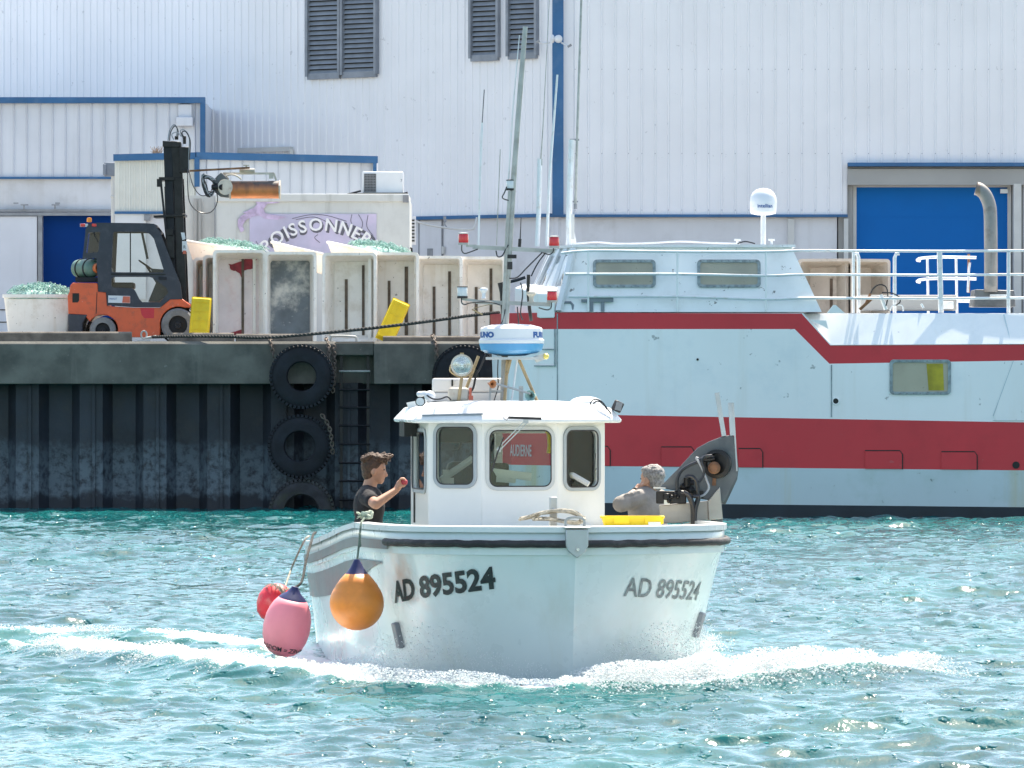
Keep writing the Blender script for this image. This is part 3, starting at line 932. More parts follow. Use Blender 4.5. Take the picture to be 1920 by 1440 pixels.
tyre(566, 960, 104.8, .56, .30, "lowest weedy tyre of the three, half sunk at the waterline", dirt=mat('weedy tyre rubber', (.035, .035, .04), .8, var=.35, vscale=5, grime=((.06, .07, .04), .7, 3), bump=.5))
tyre(871, 706, 104.75, .545, .25, "black tyre fender hung on the quay wall behind the boat's searchlight",
     [[(810, 628, 105.2), (816, 645, 104.96), (819, 672, 104.9)]])

# ================================================================== BUILDINGS
def clad(mb, a, b, z0, z1, pitch=.28, depth=.035, flat=.62, out=None, z0b=None, z1b=None):
    """ribbed sheet between ground points a, b; out = outward normal (2D); z0b/z1b = heights at the b end"""
    a, b = Vector(a), Vector(b)
    d = b - a; L = d.length; d.normalize()
    nrm = Vector(out) if out else Vector((d.y, -d.x))
    if nrm.y > 0: nrm = -nrm
    z0b = z0 if z0b is None else z0b; z1b = z1 if z1b is None else z1b
    lo, hi = [], []
    k = 0; s_ = 0.0
    pr = [(0, 0), (flat, 0), (flat + .08, 1), (.92, 1), (1.0, 0)]
    while s_ < L:
        for f, o_ in pr[:-1]:
            t = min(s_ + f * pitch, L)
            p = a + d * t + nrm * (o_ * depth)
            q_ = t / L
            lo.append((p.x, p.y, z0 + (z0b - z0) * q_)); hi.append((p.x, p.y, z1 + (z1b - z1) * q_))
        s_ += pitch
    p = b
    lo.append((p.x, p.y, z0b)); hi.append((p.x, p.y, z1b))
    mb.grid([lo, hi])

# ---- right hall ---------------------------------------------------
YR = 125.0
hr = thing("fish_hall", "tall white ribbed fish hall with blue corner trim and big blue door on the right", "building", (10, YR, QZ))
xc = PX(1056, YR)
ztrim = PZ(402, YR)
xd0 = PX(1589, YR)
m_ = MB()
clad(m_, (xc, YR), (xd0, YR), ztrim, PZ(308, YR), pitch=25 / 90., depth=.028, flat=.78)
clad(m_, (xc, YR), (26, YR), PZ(308, YR), 13.0, pitch=25 / 90., depth=.028, flat=.78)
m_.build("ribbed_cladding", M['clad'], hr, smooth=20)
m_ = MB()
k = 0
while xc + (k + .9) * 25 / 90. < 14:
    for z_ in (PZ(130, YR), PZ(288, YR), PZ(394, YR)):
        x_ = xc + (k + .9) * 25 / 90.
        if z_ > PZ(300, YR) or x_ < xd0: m_.box((x_, YR - .03, z_), (.015, .012, .015))
    k += 1
m_.build("screw_heads", M['steelgrey'], hr)
m_ = MB()
m_.box((PX(1046, YR), YR - .06, (13.0 + ztrim - .05) / 2 + .02), (21 / 90., .16, 13.0 - ztrim + .05))
m_.build("corner_trim", M['blue'], hr)
m_ = MB()
m_.box(((xc + xd0) / 2 - .15, YR - .05, ztrim - .03), (xd0 - xc + .3, .14, .055))
m_.build("base_trim", M['blue'], hr)
m_ = MB()
xdl, xdr = PX(1601, YR), PX(1897, YR)
zdt = PZ(345, YR)
# lower wall, with panel joints
m_.plate([[(xc - .25, YR + .06, QZ - .1), (xdl - .35, YR + .06, QZ - .1), (xdl - .35, YR + .06, ztrim - .06), (xc - .25, YR + .06, ztrim - .06)]], (0, .25, 0))
m_.plate([[(xdr + .25, YR + .06, QZ - .1), (26, YR + .06, QZ - .1), (26, YR + .06, PZ(345, YR)), (xdr + .25, YR + .06, PZ(345, YR))]], (0, .25, 0))
m_.build("lower_wall", M['wallp'], hr)
m_ = MB()
m_.box((PX(1483, YR), YR, (ztrim + QZ) / 2 - .04), (.13, .12, ztrim - QZ - .1)); m_.build("pilaster", M['frame'], hr)
m_ = MB(); m_.box((PX(1586, YR), YR - .02, (ztrim + QZ) / 2 - .04), (.09, .16, ztrim - QZ - .1)); m_.build("pilaster", M['frame'], hr)
m_ = MB(); m_.box((PX(1907, YR), YR - .02, (zdt + QZ) / 2), (.16, .18, zdt - QZ)); m_.build("pilaster", M['frame'], hr)
m_ = MB()
m_.box(((xd0 + 26) / 2, YR - .10, PZ(309, YR)), (26 - xd0, .30, .075)); m_.build("canopy_trim", M['blue'], hr)
m_ = MB(); m_.box(((xd0 + 26) / 2, YR - .02, (PZ(318, YR) + PZ(346, YR)) / 2), (26 - xd0, .16, PZ(316, YR) - PZ(346, YR)))
m_.box(((xd0 + 26) / 2, YR + .02, PZ(314.5, YR)), (26 - xd0, .05, .03))
m_.build("lintel", M['beigepanel'], hr)
# door leaf with frame
dr = MB(); dr.box(((xdl + xdr) / 2, YR + .32, (QZ + zdt) / 2), (xdr - xdl, .06, zdt - QZ))
for k in range(1, 5):
    dr.box(((xdl + xdr) / 2, YR + .287, QZ + (zdt - QZ) * k / 5), (xdr - xdl, .008, .012))
dro = dr.build("roller_door", M['bluedoor'], hr)
m_ = MB()
for xx in (xdl + .03, xdr - .03): m_.box((xx, YR + .26, (QZ + zdt) / 2), (.075, .06, zdt - QZ))
m_.box(((xdl + xdr) / 2, YR + .26, zdt - .035), (xdr - xdl - .14, .06, .05))
m_.build("door_frame", M['frame'], dro)
m_ = MB()
m_.box((xdl - .17, YR + .25, (QZ + zdt) / 2), (.30, .3, zdt - QZ)); m_.build("door_jamb", M['beigepanel'], hr)
m_ = MB()
m_.box((xdr + .15, YR + .25, (QZ + zdt) / 2), (.26, .3, zdt - QZ))
m_.build("door_jamb", M['beigepanel'], hr)
m_ = MB(); m_.box((PX(1884, YR), YR + .2, PZ(358, YR)), (.16, .1, .09)); m_.build("sensor_box", M['whitelens'], hr)
# body behind
m_ = MB(); m_.box(((xc + 26) / 2, YR + 8, (QZ + 12.9) / 2), (26 - xc - .1, 14, 12.9 - QZ)); m_.build("roof_body", M['clad2'], hr)

# ---- left hall, turned ~38 degrees --------------------------------
AL = R(38)
x0L = PX(1036, YR)
def LW(t, off=0.0):
    """point on the turned wall, t metres left of the corner; off towards the viewer"""
    return Vector((x0L - t * math.cos(AL) - off * math.sin(AL), YR + t * math.sin(AL) - off * math.cos(AL)))
def t_at(px):
    k = (px - 960) / F
    return (x0L - k * YR) / (math.cos(AL) + k * math.sin(AL))
LN = (-math.sin(AL), -math.cos(AL))
hl = thing("cold_store_hall", "tall pale ribbed cold store wall with grey louvres, turned away left of the blue corner", "building", (LW(8).x, LW(8).y, QZ))
m_ = MB()
clad(m_, LW(0), LW(30), ztrim, 13.5, pitch=.20, depth=.022, flat=.55, out=LN)
m_.build("ribbed_cladding", M['clad'], hl, smooth=20)
m_ = MB(); a, b = LW(0, .05), LW(30, .05)
m_.bar((a.x, a.y, ztrim - .02), (b.x, b.y, ztrim - .02), .08, .07); m_.build("base_trim", M['blue'], hl)
m_ = MB(); a, b = LW(-.1, -.06), LW(30, -.06); c_ = LW(30, -.3); d_ = LW(-.1, -.3)
m_.plate([[(p.x, p.y, QZ - .1) for p in (a, b, c_, d_)]], (0, 0, ztrim - QZ + .05)); m_.build("lower_wall", M['wallp'], hl)
m_ = MB(); a, b, c_, d_ = LW(.2, -.12), LW(30, -.12), LW(30, -12), LW(12, -14)
m_.plate([[(p.x, p.y, QZ) for p in (a, b, c_, d_)]], (0, 0, 13.4 - QZ)); m_.build("roof_body", M['clad2'], hl)
def louvre(px0, px1, py_bottom):
    t0, t1 = t_at(px0), t_at(px1)
    ym = LW((t0 + t1) / 2).y
    zb = PZ(py_bottom, ym)
    f = MB()
    zt = 12.3
    a, b = LW(t0, .06), LW(t1, .06)
    for p in (a, b): f.box((p.x, p.y, (zb + zt) / 2), (.06, .14, zt - zb), Matrix.Rotation(-AL, 3, 'Z'))
    f.bar((a.x, a.y, zb), (b.x, b.y, zb), .07, .13); f.bar((a.x, a.y, zt), (b.x, b.y, zt), .06, .13)
    fo_ = f.build("louvre", M['louvre'], hl)
    s_ = MB()
    z = zb + .08
    while z < zt - .05:
        a, b = LW(t0 - .02, .085), LW(t1 + .02, .085); c_, d_ = LW(t1 + .02, .035), LW(t0 - .02, .035)
        s_.face([(a.x, a.y, z - .03), (b.x, b.y, z - .03), (c_.x, c_.y, z + .05), (d_.x, d_.y, z + .05)])
        z += .105
    s_.build("slats", M['louvre'], fo_, recalc=False)
    k = MB(); a, b, c_, d_ = LW(t0, .028), LW(t1, .028), LW(t1, -.02), LW(t0, -.02)
    k.face([(a.x, a.y, zb), (b.x, b.y, zb), (b.x, b.y, zt), (a.x, a.y, zt)])
    k.bm.verts.ensure_lookup_table()
    for v_ in k.bm.verts: v_.co.x += LN[0] * .004; v_.co.y += LN[1] * .004
    k.build("dark_backing", M['dark'], fo_)
louvre(581, 641, 143); louvre(646, 709, 140)
louvre(887, 938, 109); louvre(957, 1010, 105)
# low window with sill seen above the annex roof
m_ = MB(); t0, t1 = t_at(452), t_at(550); ym = LW((t0 + t1) / 2).y
a, b = LW(t0, .06), LW(t1, .06); zt = PZ(281, ym)
m_.bar((a.x, a.y, zt), (b.x, b.y, zt), .12, .1)
for p in (a, b): m_.bar((p.x, p.y, zt - 1), (p.x, p.y, zt), .08)
wf = m_.build("window_frame", M['frame'], hl)
m_ = MB(); a, b = LW(t_at(500), .03), LW(t1, .03); m_.bar((a.x, a.y, zt - .5), (b.x, b.y, zt - .5), .8, .03); m_.build("pane", M['blue'], wf)
# service door, its plate, handle and vent in the lower wall
def wall_panel(pxa, pxb, pya, pyb, off, th, mt, name, parent, mbx=None):
    ta, tb = t_at(pxa), t_at(pxb); ym = LW((ta + tb) / 2).y
    za, zb = PZ(pyb, ym), PZ(pya, ym)
    a, b = LW(ta, off), LW(tb, off); c_, d_ = LW(tb, off - th), LW(ta, off - th)
    m_ = MB() if mbx is None else mbx
    m_.plate([[(p.x, p.y, za) for p in (a, b, c_, d_)]], (0, 0, zb - za))
    if mbx is None: return m_.build(name, mt, parent)
sdoor = wall_panel(785, 826, 414, 520, -.03, .05, M['wallp'], "service_door", hl)
m_ = MB()
for q_ in ((783, 785, 412, 520), (826, 828, 412, 520), (783, 828, 411, 413)): wall_panel(*q_, -.02, .05, None, "", None, m_)
m_.build("door_frame", M['steelgrey'], sdoor)
wall_panel(800, 810, 466, 486, -.015, .03, M['steelgrey'], "door_plate", sdoor)
wall_panel(829, 832, 462, 476, .02, .06, M['frame'], "handle", sdoor)
# conduit pipe slung along the wall
m_ = MB()
m_.tube([P(764, 409, 124), P(800, 421, 124), P(850, 429, 124.2), P(884, 430, 124.3), P(889, 426, 124.3), P(894, 408, 124.4)], .02, smooth=4)
m_.build("conduit_pipe", M['frame'], hl)
m_ = MB(); m_.box(P(834, 411, 125.8), (.06, .1, .12)); m_.tube([P(834, 416, 125.7), P(834, 421, 125.7), P(837, 425, 125.6)], .012); m_.build("junction_box", M['steelgrey'], hl)
# vent grille strip right of the kiosk
vg = MB(); vg.box(P(772, 432, 118), (.16, .25, .56 + 0)); vo = vg.build("vent_column", M['clad2'], hl)
for k in range(7):
    m_ = MB(); m_.box(P(772, 413 + k * 6.4, 117.86), (.11, .02, .03)); m_.build("vent_slot", M['dark'], vo)
# camera lamps on the corner
lampo = thing("wall_lamp", "white twin wall lamp on the blue corner strip between the halls", "lamp", P(1045, 76, YR - .3))
m_ = MB(); m_.ball(P(1047, 73, YR - .35), (.085, .07, .085)); m_.build("lamp_housing", M['acwhite'], lampo)
m_ = MB(); m_.ball(P(1036, 73, YR - .3), (.05, .06, .09)); m_.build("lamp_housing", M['acwhite'], lampo)
m_ = MB(); m_.tube([P(1030, 80, YR - .3), P(1016, 81, YR - .5), P(1010, 79, YR - .6)], .022); m_.build("arm", M['acwhite'], lampo)
m_ = MB(); m_.tube([P(1053, 80, YR - .3), P(1066, 87, YR - .5)], .02); m_.build("arm", M['acwhite'], lampo)
for a in ((1008, 78), (1068, 86)):
    m_ = MB(); m_.box(P(*a, YR - .6), (.09, .12, .045), Matrix.Rotation(R(-30), 3, 'Y')); m_.build("camera_head", M['steelgrey'], lampo)

# ---- left annex with sliding door ---------------------------------
YA = 127.5
an = thing("workshop_annex", "long low annex on the far left with blue edged ribbed cladding and sliding door", "building", (-10, YA, QZ))
zt, zb = PZ(183, YA), PZ(332, YA)
xr = PX(385, YA)
m_ = MB(); clad(m_, (-24, YA), (xr - .06, YA), zb, zt - .08, pitch=24.2 / 88.2, depth=.045, flat=.82); m_.build("wide_cladding", M['clad2'], an, smooth=20)
m_ = MB(); m_.box(((xr - 24) / 2, YA - .06, zt - .06), (xr + 24, .22, .125)); m_.box((xr - .05, YA - .06, (zt + zb) / 2 - .1), (.105, .2, zt - zb + .1)); m_.box(((xr - 24) / 2, YA - .03, zb - .02), (xr + 24, .12, .045)); m_.build("edge_trim", M['blue'], an)
m_ = MB()
xo0, xo1 = PX(80, YA), PX(232, YA); zo = PZ(403, YA)
m_.plate([[(-24, YA + .03, QZ - .05), (xo0, YA + .03, QZ - .05), (xo0, YA + .03, zo), (xo1, YA + .03, zo), (xo1, YA + .03, QZ - .05), (xr, YA + .03, QZ - .05), (xr, YA + .03, zb - .03), (-24, YA + .03, zb - .03)]], (0, .2, 0))
m_.build("lower_wall", M['wallp'], an)
m_ = MB(); m_.plate([[(-24, YA + .3, QZ), (xr - .02, YA + .3, QZ), (xr - .02, YA + 3.4, QZ), (-24, YA + 15, QZ)]], (0, 0, zt - QZ - .1)); m_.build("roof_body", M['clad2'], an)
m_ = MB(); m_.box(((xo0 + xo1) / 2, YA + .15, (QZ + zo) / 2), (xo1 - xo0, .05, zo - QZ)); m_.build("strip_door", M['navydoor'], an)
m_ = MB(); m_.box((PX(76, YA), YA - .05, (QZ + zo) / 2), (.09, .16, zo - QZ)); m_.build("door_post", M['steelgrey'], an)
m_ = MB(); m_.box(((PX(-300, YA) + PX(70, YA)) / 2, YA - .06, (QZ + PZ(406, YA)) / 2), (PX(70, YA) - PX(-300, YA), .07, PZ(406, YA) - QZ)); sdo = m_.build("sliding_door", M['clad2'], an)
m_ = MB()
for py in (581, 604): m_.box(((PX(-300, YA) + PX(70, YA)) / 2, YA - .1, PZ(py, YA)), (PX(70, YA) - PX(-300, YA), .02, .02))
m_.build("door_rail_lines", M['dark'], sdo)
m_ = MB(); m_.box(((PX(-300, YA) + PX(212, YA)) / 2, YA - .09, PZ(395, YA)), (PX(212, YA) - PX(-300, YA), .12, .05)); m_.box(((PX(-300, YA) + PX(212, YA)) / 2, YA - .12, PZ(402, YA)), (PX(212, YA) - PX(-300, YA), .06, .06)); m_.build("door_track", M['steelgrey'], an)
for px in (42, 100):
    m_ = MB(); s_ = 1 if px > 60 else -1
    m_.bar(P(px + 3, 394, YA - .2), P(px + 3, 384, YA - .2), .03); m_.box(P(px + 4, 384, YA - .2), (.16, .1, .025)); m_.box(P(px + s_ * 10 - 2, 381, YA - .2), (.1, .08, .03)); m_.build("door_hanger", M['steelgrey'], an)
m_ = MB(); m_.box(P(347, 208, YA - .05), (.30, .06, .30)); m_.box(P(346, 228, YA - .1), (.36, .16, .20)); m_.build("vent_hood", M['clad2'], an, bevel=.02)
# downpipe with hopper
dp = thing("rain_downpipe", "grey rainwater hopper and white downpipe at the annex corner behind the forklift", "downpipe", (PX(213, 120), 120, QZ))
m_ = MB(); m_.box(P(210, 318, 120), (.30, .22, .27)); m_.box(P(196, 318, 119.9), (.06, .1, .22)); m_.build("hopper", M['louvre'], dp, bevel=.01)
m_ = MB(); m_.cyl(P(214, 330, 120), P(214, 560, 120), .062); m_.lathe([(.066, 0), (.075, .01), (.075, .04), (.066, .05)], P(214, 371, 120)); m_.build("pipe", M['frame'], dp)

# ---- small annex in the middle ------------------------------------
YB = 118.0
ma = thing("office_annex", "small cream ribbed annex with sloping blue eaves behind the forklift mast", "building", (-6, YB, QZ))
x0, x1, x2 = PX(215, YB), PX(367, YB), PX(705, YB + 1.2)
y2 = YB + 1.2
zt0, zt1, zt2 = PZ(291, YB), PZ(287.5, YB), PZ(295, y2)
zb0 = PZ(397, YB)
cre = mat('cream cladding', (.66, .66, .61), .45, var=.04, streak=((.5, .48, .42), .35, 4))
m_ = MB(); clad(m_, (x0, YB), (x1, YB), zb0, zt0, pitch=.105, depth=.02, flat=.6, z1b=zt1); m_.build("fine_cladding", cre, ma, smooth=20)
m_ = MB(); clad(m_, (x1, YB), (x2, y2), zb0, zt1 - .08, pitch=.245, depth=.04, flat=.85, z1b=zt2 - .08); m_.build("wide_cladding", M['clad2'], ma, smooth=20)
m_ = MB()
m_.bar((x0 - .02, YB - .06, zt0 - .05), (x1, YB - .06, zt1 - .05), .13, .12, up=(0, 1, 0)); m_.bar((x1, YB - .07, zt1 - .05), (x2 + .02, y2 - .07, zt2 - .05), .14, .12, up=(0, 1, 0))
m_.box((x1 + .03, YB - .085, (zt1 + PZ(358, YB)) / 2), (.1, .12, zt1 - PZ(358, YB) - .16)); m_.box((x2 - .02, y2 - .085, zt2 - .2), (.07, .12, .22))
m_.bar((x0, YB - .04, zb0 - .02), (x1, YB - .04, zb0 - .02), .05, .05)
m_.build("eaves_trim", M['blue'], ma)
m_ = MB(); m_.plate([[(x0, YB + .05, QZ - .05), (x1, YB + .05, QZ - .05), (x1, YB + .05, zb0), (x0, YB + .05, zb0)]], (0, .2, 0)); m_.plate([[(x1, YB + .05, QZ - .05), (x2, y2 + .05, QZ - .05), (x2, y2 + .05, zb0), (x1, YB + .05, zb0)]], (0, .2, 0)); m_.build("lower_wall", M['wallp'], ma)
m_ = MB(); m_.plate([[(x0 + .02, YB + .3, QZ), (x1, YB + .3, QZ), (x2 - .02, y2 + .3, QZ), (x2 - .02, y2 + 2.6, QZ), (x0 + .02, YB + 2.6, QZ)]], (0, 0, zt2 - QZ - .03)); m_.build("roof_body", M['clad2'], ma)
m_ = MB(); m_.box(P(245, 480, YB), (.6, .04, 1.7)); db = m_.build("side_door", M['acwhite'], ma)
m_ = MB(); m_.box(P(276, 408, YB - .03), (.12, .05, .12)); m_.build("door_closer", M['steelgrey'], ma)
# dead weed growing on the roof edge
m_ = MB()
for k in range(46):
    a = P(294 + random.uniform(-7, 7), 289, YB + .1); m_.tube([a, a + Vector((random.uniform(-.08, .08), random.uniform(-.05, .05), random.uniform(.05, .16)))], .004, n=4)
tag(m_.build("dry_weed", mat('dry weed', (.38, .27, .2), .9)), "tuft of dry brown weed growing on the blue eaves left of the forklift mast", "weed")

# ---- fishmonger's kiosk -------------------------------------------
YK = 114.0
kz = lambda py: PZ(py, YK)
kx = lambda px: PX(px, YK)
ki = thing("fishmonger_kiosk", "weathered white kiosk with a lilac fishmonger sign behind the plastic tubs", "kiosk", (kx(585), YK, QZ))
m_ = MB(); m_.box(((kx(404) + kx(768)) / 2, YK + 1.3, (QZ + kz(375)) / 2), (kx(768) - kx(404), 2.6, kz(375) - QZ)); m_.build("wall", M['kiosk'], ki, bevel=.02)
m_ = MB(); m_.box(((kx(404) + kx(766)) / 2, YK + 1.3, kz(371)), (kx(766) - kx(404), 2.7, .15)); m_.build("roof_edge", M['kiosk'], ki, bevel=.015)
m_ = MB(); m_.box((kx(761), YK - .03, kz(373)), (.11, .1, .14)); m_.build("corner_bracket", M['steelgrey'], ki)
m_ = MB(); m_.box((kx(367), YK + .8, (QZ + kz(366)) / 2), (kx(403) - kx(331), 1.2, kz(366) - QZ)); m_.build("side_cabinet", M['frame'], ki)
for px in (366, 374):
    m_ = MB(); m_.cyl((kx(px), YK + .12, QZ), (kx(px), YK + .12, kz(372)), .035, n=10); m_.build("pipe", M['beigepanel'], ki)
m_ = MB(); m_.box((kx(403), YK - .03, (QZ + kz(380)) / 2), (.02, .03, kz(380) - QZ)); m_.build("seam_strip", M['steelgrey'], ki)
m_ = MB(); m_.tube([(kx(772), YK - .05, kz(480)), (kx(772), YK - .05, kz(466)), (kx(769), YK - .05, kz(465))], .02); m_.build("door_handle", M['dark'], ki)
# sign
m_ = MB(); m_.box(((kx(468) + kx(706)) / 2, YK - .015, (kz(401) + kz(500)) / 2), (kx(706) - kx(468), .02, kz(401) - kz(500))); sg_ = m_.build("sign_board", M['lilac'], ki)
# claw painted over the corner of the sign
m_ = MB()
claw = [(478, 377), (500, 376), (530, 377), (520, 381), (502, 382), (494, 392), (498, 400), (538, 407), (520, 412), (496, 410), (486, 404), (474, 406), (462, 412), (455, 422), (458, 432), (452, 436), (446, 424), (446, 412), (452, 405), (462, 400), (455, 399), (468, 393), (476, 390), (482, 383)]
m_.prism([(kx(a), YK - .035, kz(b)) for a, b in claw], (0, .008, 0)); m_.build("claw_decal", M['claw'], ki)
m_ = MB()
for cr in ([(548, 410), (580, 403), (612, 404), (650, 415)], [(555, 412), (590, 407), (620, 420)], [(660, 402), (658, 415), (664, 428)], [(672, 402), (680, 418), (676, 434)], [(690, 404), (688, 425), (700, 442)], [(480, 452), (486, 462), (492, 470)], [(600, 455), (590, 446), (596, 440)]):
    m_.tube([(kx(a), YK - .028, kz(b)) for a, b in cr], .006, n=5, smooth=4)
m_.build("crack_lines", M['signgrey'], sg_)
def arc_text(txt, cx, cy, rad, size, Y, a_mid, mt, name, parent, dx=0, dz=0, spacing=1.0, thick=.01, off=0.0):
    """letters set on an arch"""
    mb = MB()
    tot = []
    for chx in txt:
        v, f = text_geo(chx, size, offset=off)
        wv = (max(a for a, b in v) - min(a for a, b in v)) if v else size * .3
        tot.append((v, f, wv, min(a for a, b in v)))
    gap = size * .11 * spacing
    L = sum(t[2] for t in tot) + gap * (len(tot) - 1)
    s_ = -L / 2
    for v, f, wv, mn in tot:
        th = a_mid - (s_ + wv / 2) / rad
        c, s1 = math.cos(th), math.sin(th)
        ux, uz = s1, -c         # tangent (rightwards), clockwise
        pts = []
        for a, b in v:
            u = a - mn - wv / 2
            pts.append((cx + c * (rad + b) + ux * u + dx, Y, cy + s1 * (rad + b) + uz * u + dz))
        mb.add_mesh(pts, f)
        s_ += wv + gap
    return mb.build(name, mt, parent, smooth=0, recalc=False)
acx, acz, arad = kx(601), kz(432) - 1.40, 1.40
arc_text("POISSONNERIE", acx, acz, arad, .33, YK - .032, R(88), M['signgrey'], "sign_lettering", sg_, dx=.03, dz=-.03, off=.014)
arc_text("POISSONNERIE", acx, acz, arad, .33, YK - .040, R(88), M['signwhite'], "sign_lettering", sg_, off=.006)

# air conditioner on the kiosk roof
ac = thing("air_conditioner", "white air conditioner unit on black rails on the kiosk roof", "air conditioner", (kx(715), YK + .6, kz(365)))
m_ = MB(); m_.box((kx(717), YK + .6, kz(341)), (.78, .5, .42)); m_.build("casing", M['acwhite'], ac, bevel=.025)
m_ = MB()
for k in range(12): m_.box((kx(693), YK + .34, kz(325 + k * 3)), (.22, .012, .012))
for k in range(8): m_.box((kx(683 + k * 2.8), YK + .335, kz(342)), (.006, .012, .34))
gr = m_.build("grille", M['steelgrey'], ac)
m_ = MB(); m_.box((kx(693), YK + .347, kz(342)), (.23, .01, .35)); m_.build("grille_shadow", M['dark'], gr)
m_ = MB(); m_.bar((kx(655), YK + .35, kz(363)), (kx(762), YK + .35, kz(363)), .04); m_.bar((kx(650), YK + .3, kz(364)), (kx(676), YK + .3, kz(357)), .05, .035); m_.bar((kx(752), YK + .3, kz(364)), (kx(764), YK + .3, kz(361)), .07, .05); m_.build("mounting_rail", M['black'], ac)
v, f = text_geo("7", .075); m_ = MB(); m_.add_mesh([(kx(750) + a, YK + .34, kz(340) + b) for a, b in v], f); m_.build("unit_number", M['signgrey'], ac, recalc=False, smooth=0)

# ================================================================== THINGS ON THE QUAY
# ---- big plastic tubs standing on end -----------------------------
def tub(name, label, T, W, Hh, D, mt_out, mt_floor, slots=(), group=None, floor_shape=None, parent_cat="tub", th=.035, extras=()):
    """a rectangular tub in its own frame: x across, z up, opening towards -y, floor at +y depth D. T places it."""
    loc = T.to_translation()
    t = thing(name, label, parent_cat, loc, group=group)
    m_ = MB(T)
    def ring(w, h, y, r, n=4):
        return [(a, y, b) for a, b in rrect(-w / 2, 0 + (Hh - h) / 2, w / 2, Hh - (Hh - h) / 2, r, n)]
    k = .84
    rows = [ring(W + .05, Hh + .05, .0, .07), ring(W + .05, Hh + .05, .05, .07), ring(W, Hh, .05, .06), ring(W * (k + .04), Hh * (k + .06), D, .06)]
    m_.grid(rows, closed_u=True)
    rows = [ring(W + .05, Hh + .05, .0, .07), ring(W - .05, Hh - .05, .0, .05), ring(W - 2 * th - .02, Hh - 2 * th - .02, .06, .05), ring(W * k - th, Hh * (k + .02) - th, D - .05, .05)]
    m_.grid(rows, closed_u=True)
    last = ring(W * (k + .04), Hh * (k + .06), D, .06)
    m_.plate([last], (0, -.012, 0))
    m_.build("tub_shell", mt_out, t, weld=True, smooth=40)
    f = MB(T); f.plate([ring(W * k - th, Hh * (k + .02) - th, D - .055, .05)], (0, .02, 0))
    fl = f.build("tub_floor", mt_floor, t)
    for (sx, z0, z1, w_) in slots:
        s_ = MB(T); s_.box((sx * W, D - .066, Hh * (z0 + z1) / 2), (w_, .02, Hh * (z1 - z0))); s_.build("floor_slot", M['slot'], fl)
    for shape, mt_, nm in extras:
        s_ = MB(T); s_.prism([(a * W, D - .075, b * Hh) for a, b in shape], (0, .008, 0)); s_.build(nm, mt_, fl)
    return t
GRUB = mat("grubby plastic", (.48, .44, .38), .6, var=.1, vscale=2, grime=((.25, .20, .15), .6, 3), spots=((.1, .08, .06), .8, 12))
GT = "big plastic tubs standing on end along the quay"
def Tm(px, Y, z=None, rz=0, ry=0, rx=0):
    return Matrix.Translation((PX(px, Y), Y, QZ + .005 if z is None else z)) @ Matrix.Rotation(R(rz), 4, 'Z') @ Matrix.Rotation(R(ry), 4, 'Y') @ Matrix.Rotation(R(rx), 4, 'X')
YT = 107.2
def jag(pts, n=3, amp=.012, seed=1):
    rs = random.Random(seed); out = []
    for i in range(len(pts)):
        a, b = pts[i], pts[(i + 1) % len(pts)]
        for k in range(n):
            t = k / n
            out.append((a[0] + (b[0] - a[0]) * t + rs.uniform(-amp, amp), a[1] + (b[1] - a[1]) * t + rs.uniform(-amp, amp)))
    return out
Htub = 1.62
tub("fish_tub", "dirty white tub seen edge on, outermost of those nested beside the forklift mast", Tm(412, YT + .75, rz=4), .90, 1.50, .50, M['tub'], M['tub'], group=GT)
tub("fish_tub", "narrow dirty white tub nested second from the forklift mast beside the red stained one", Tm(430, YT + .52, rz=4), .90, 1.54, .50, M['tub'], M['tub'], group=GT)
tub("fish_tub", "upright tub with dark red fish stains inside and pinkish floor", Tm(449, YT, rz=4), .90, Htub - .0, .62, M['tub'], M['tubpink'], [(.08, .02, .98, .045)], GT,
    extras=[(jag([(-.20, .86), (-.02, .88), (.22, .96), (.36, .93), (.30, .82), (.12, .80), (.08, .70), (-.02, .78), (-.16, .80)], 3, .01), M['redstain'], "fish_stain"),
            (jag([(-.14, .12), (.08, .14), (.12, .05), (.0, .01), (-.16, .03)], 3, .012, 4), M['redstain'], "fish_stain")])
tub("fish_tub", "upright tub with peeling grey inside, between the red stained and the bare white one", Tm(545, YT + .02, rz=3), .88, Htub - .03, .60, M['tub'], M['tubgrey'], [], GT)
tub("fish_tub", "bare white upright tub with two slots, left of the one holding the yellow crate", Tm(655, YT - .05, rz=-9), .94, Htub - .05, .62, M['tub'], M['tub'], [(-.17, .12, .72, .05), (.16, .02, .88, .045)], GT)
tub("fish_tub", "creamy upright tub with a yellow crate leaning in it", Tm(738, YT + .12, rz=-3), .86, Htub - .04, .62, M['tub'], M['tub'], [(-.14, .05, .70, .05), (.22, .0, .86, .06)], GT)
tub("fish_tub", "upright pale tub right of the one with the leaning yellow crate", Tm(822, YT + .25, rz=-5), .82, Htub - .10, .60, M['tub'], M['tub'], [(-.16, .08, .66, .05), (.18, .0, .84, .05)], GT)
tub("fish_tub", "last upright tub of the row, partly hidden behind the boat's mast", Tm(905, YT + .3, rz=-4), .78, Htub - .11, .60, M['tub'], M['tub'], [(-.2, .1, .66, .05), (.14, .0, .88, .05)], GT)
tub("fish_tub", "beige upright tub with a brown slot right of the wheelhouse", Tm(1548, 109, rz=-14), .98, 1.50, .6, GRUB, GRUB, [(.0, .0, .78, .05)], GT)
tub("fish_tub", "beige tub seen side on just left of the pipe rails and blue door", Tm(1628, 109.2, rz=24), .86, 1.50, .6, GRUB, GRUB, [(.1, .0, .8, .04)], GT)

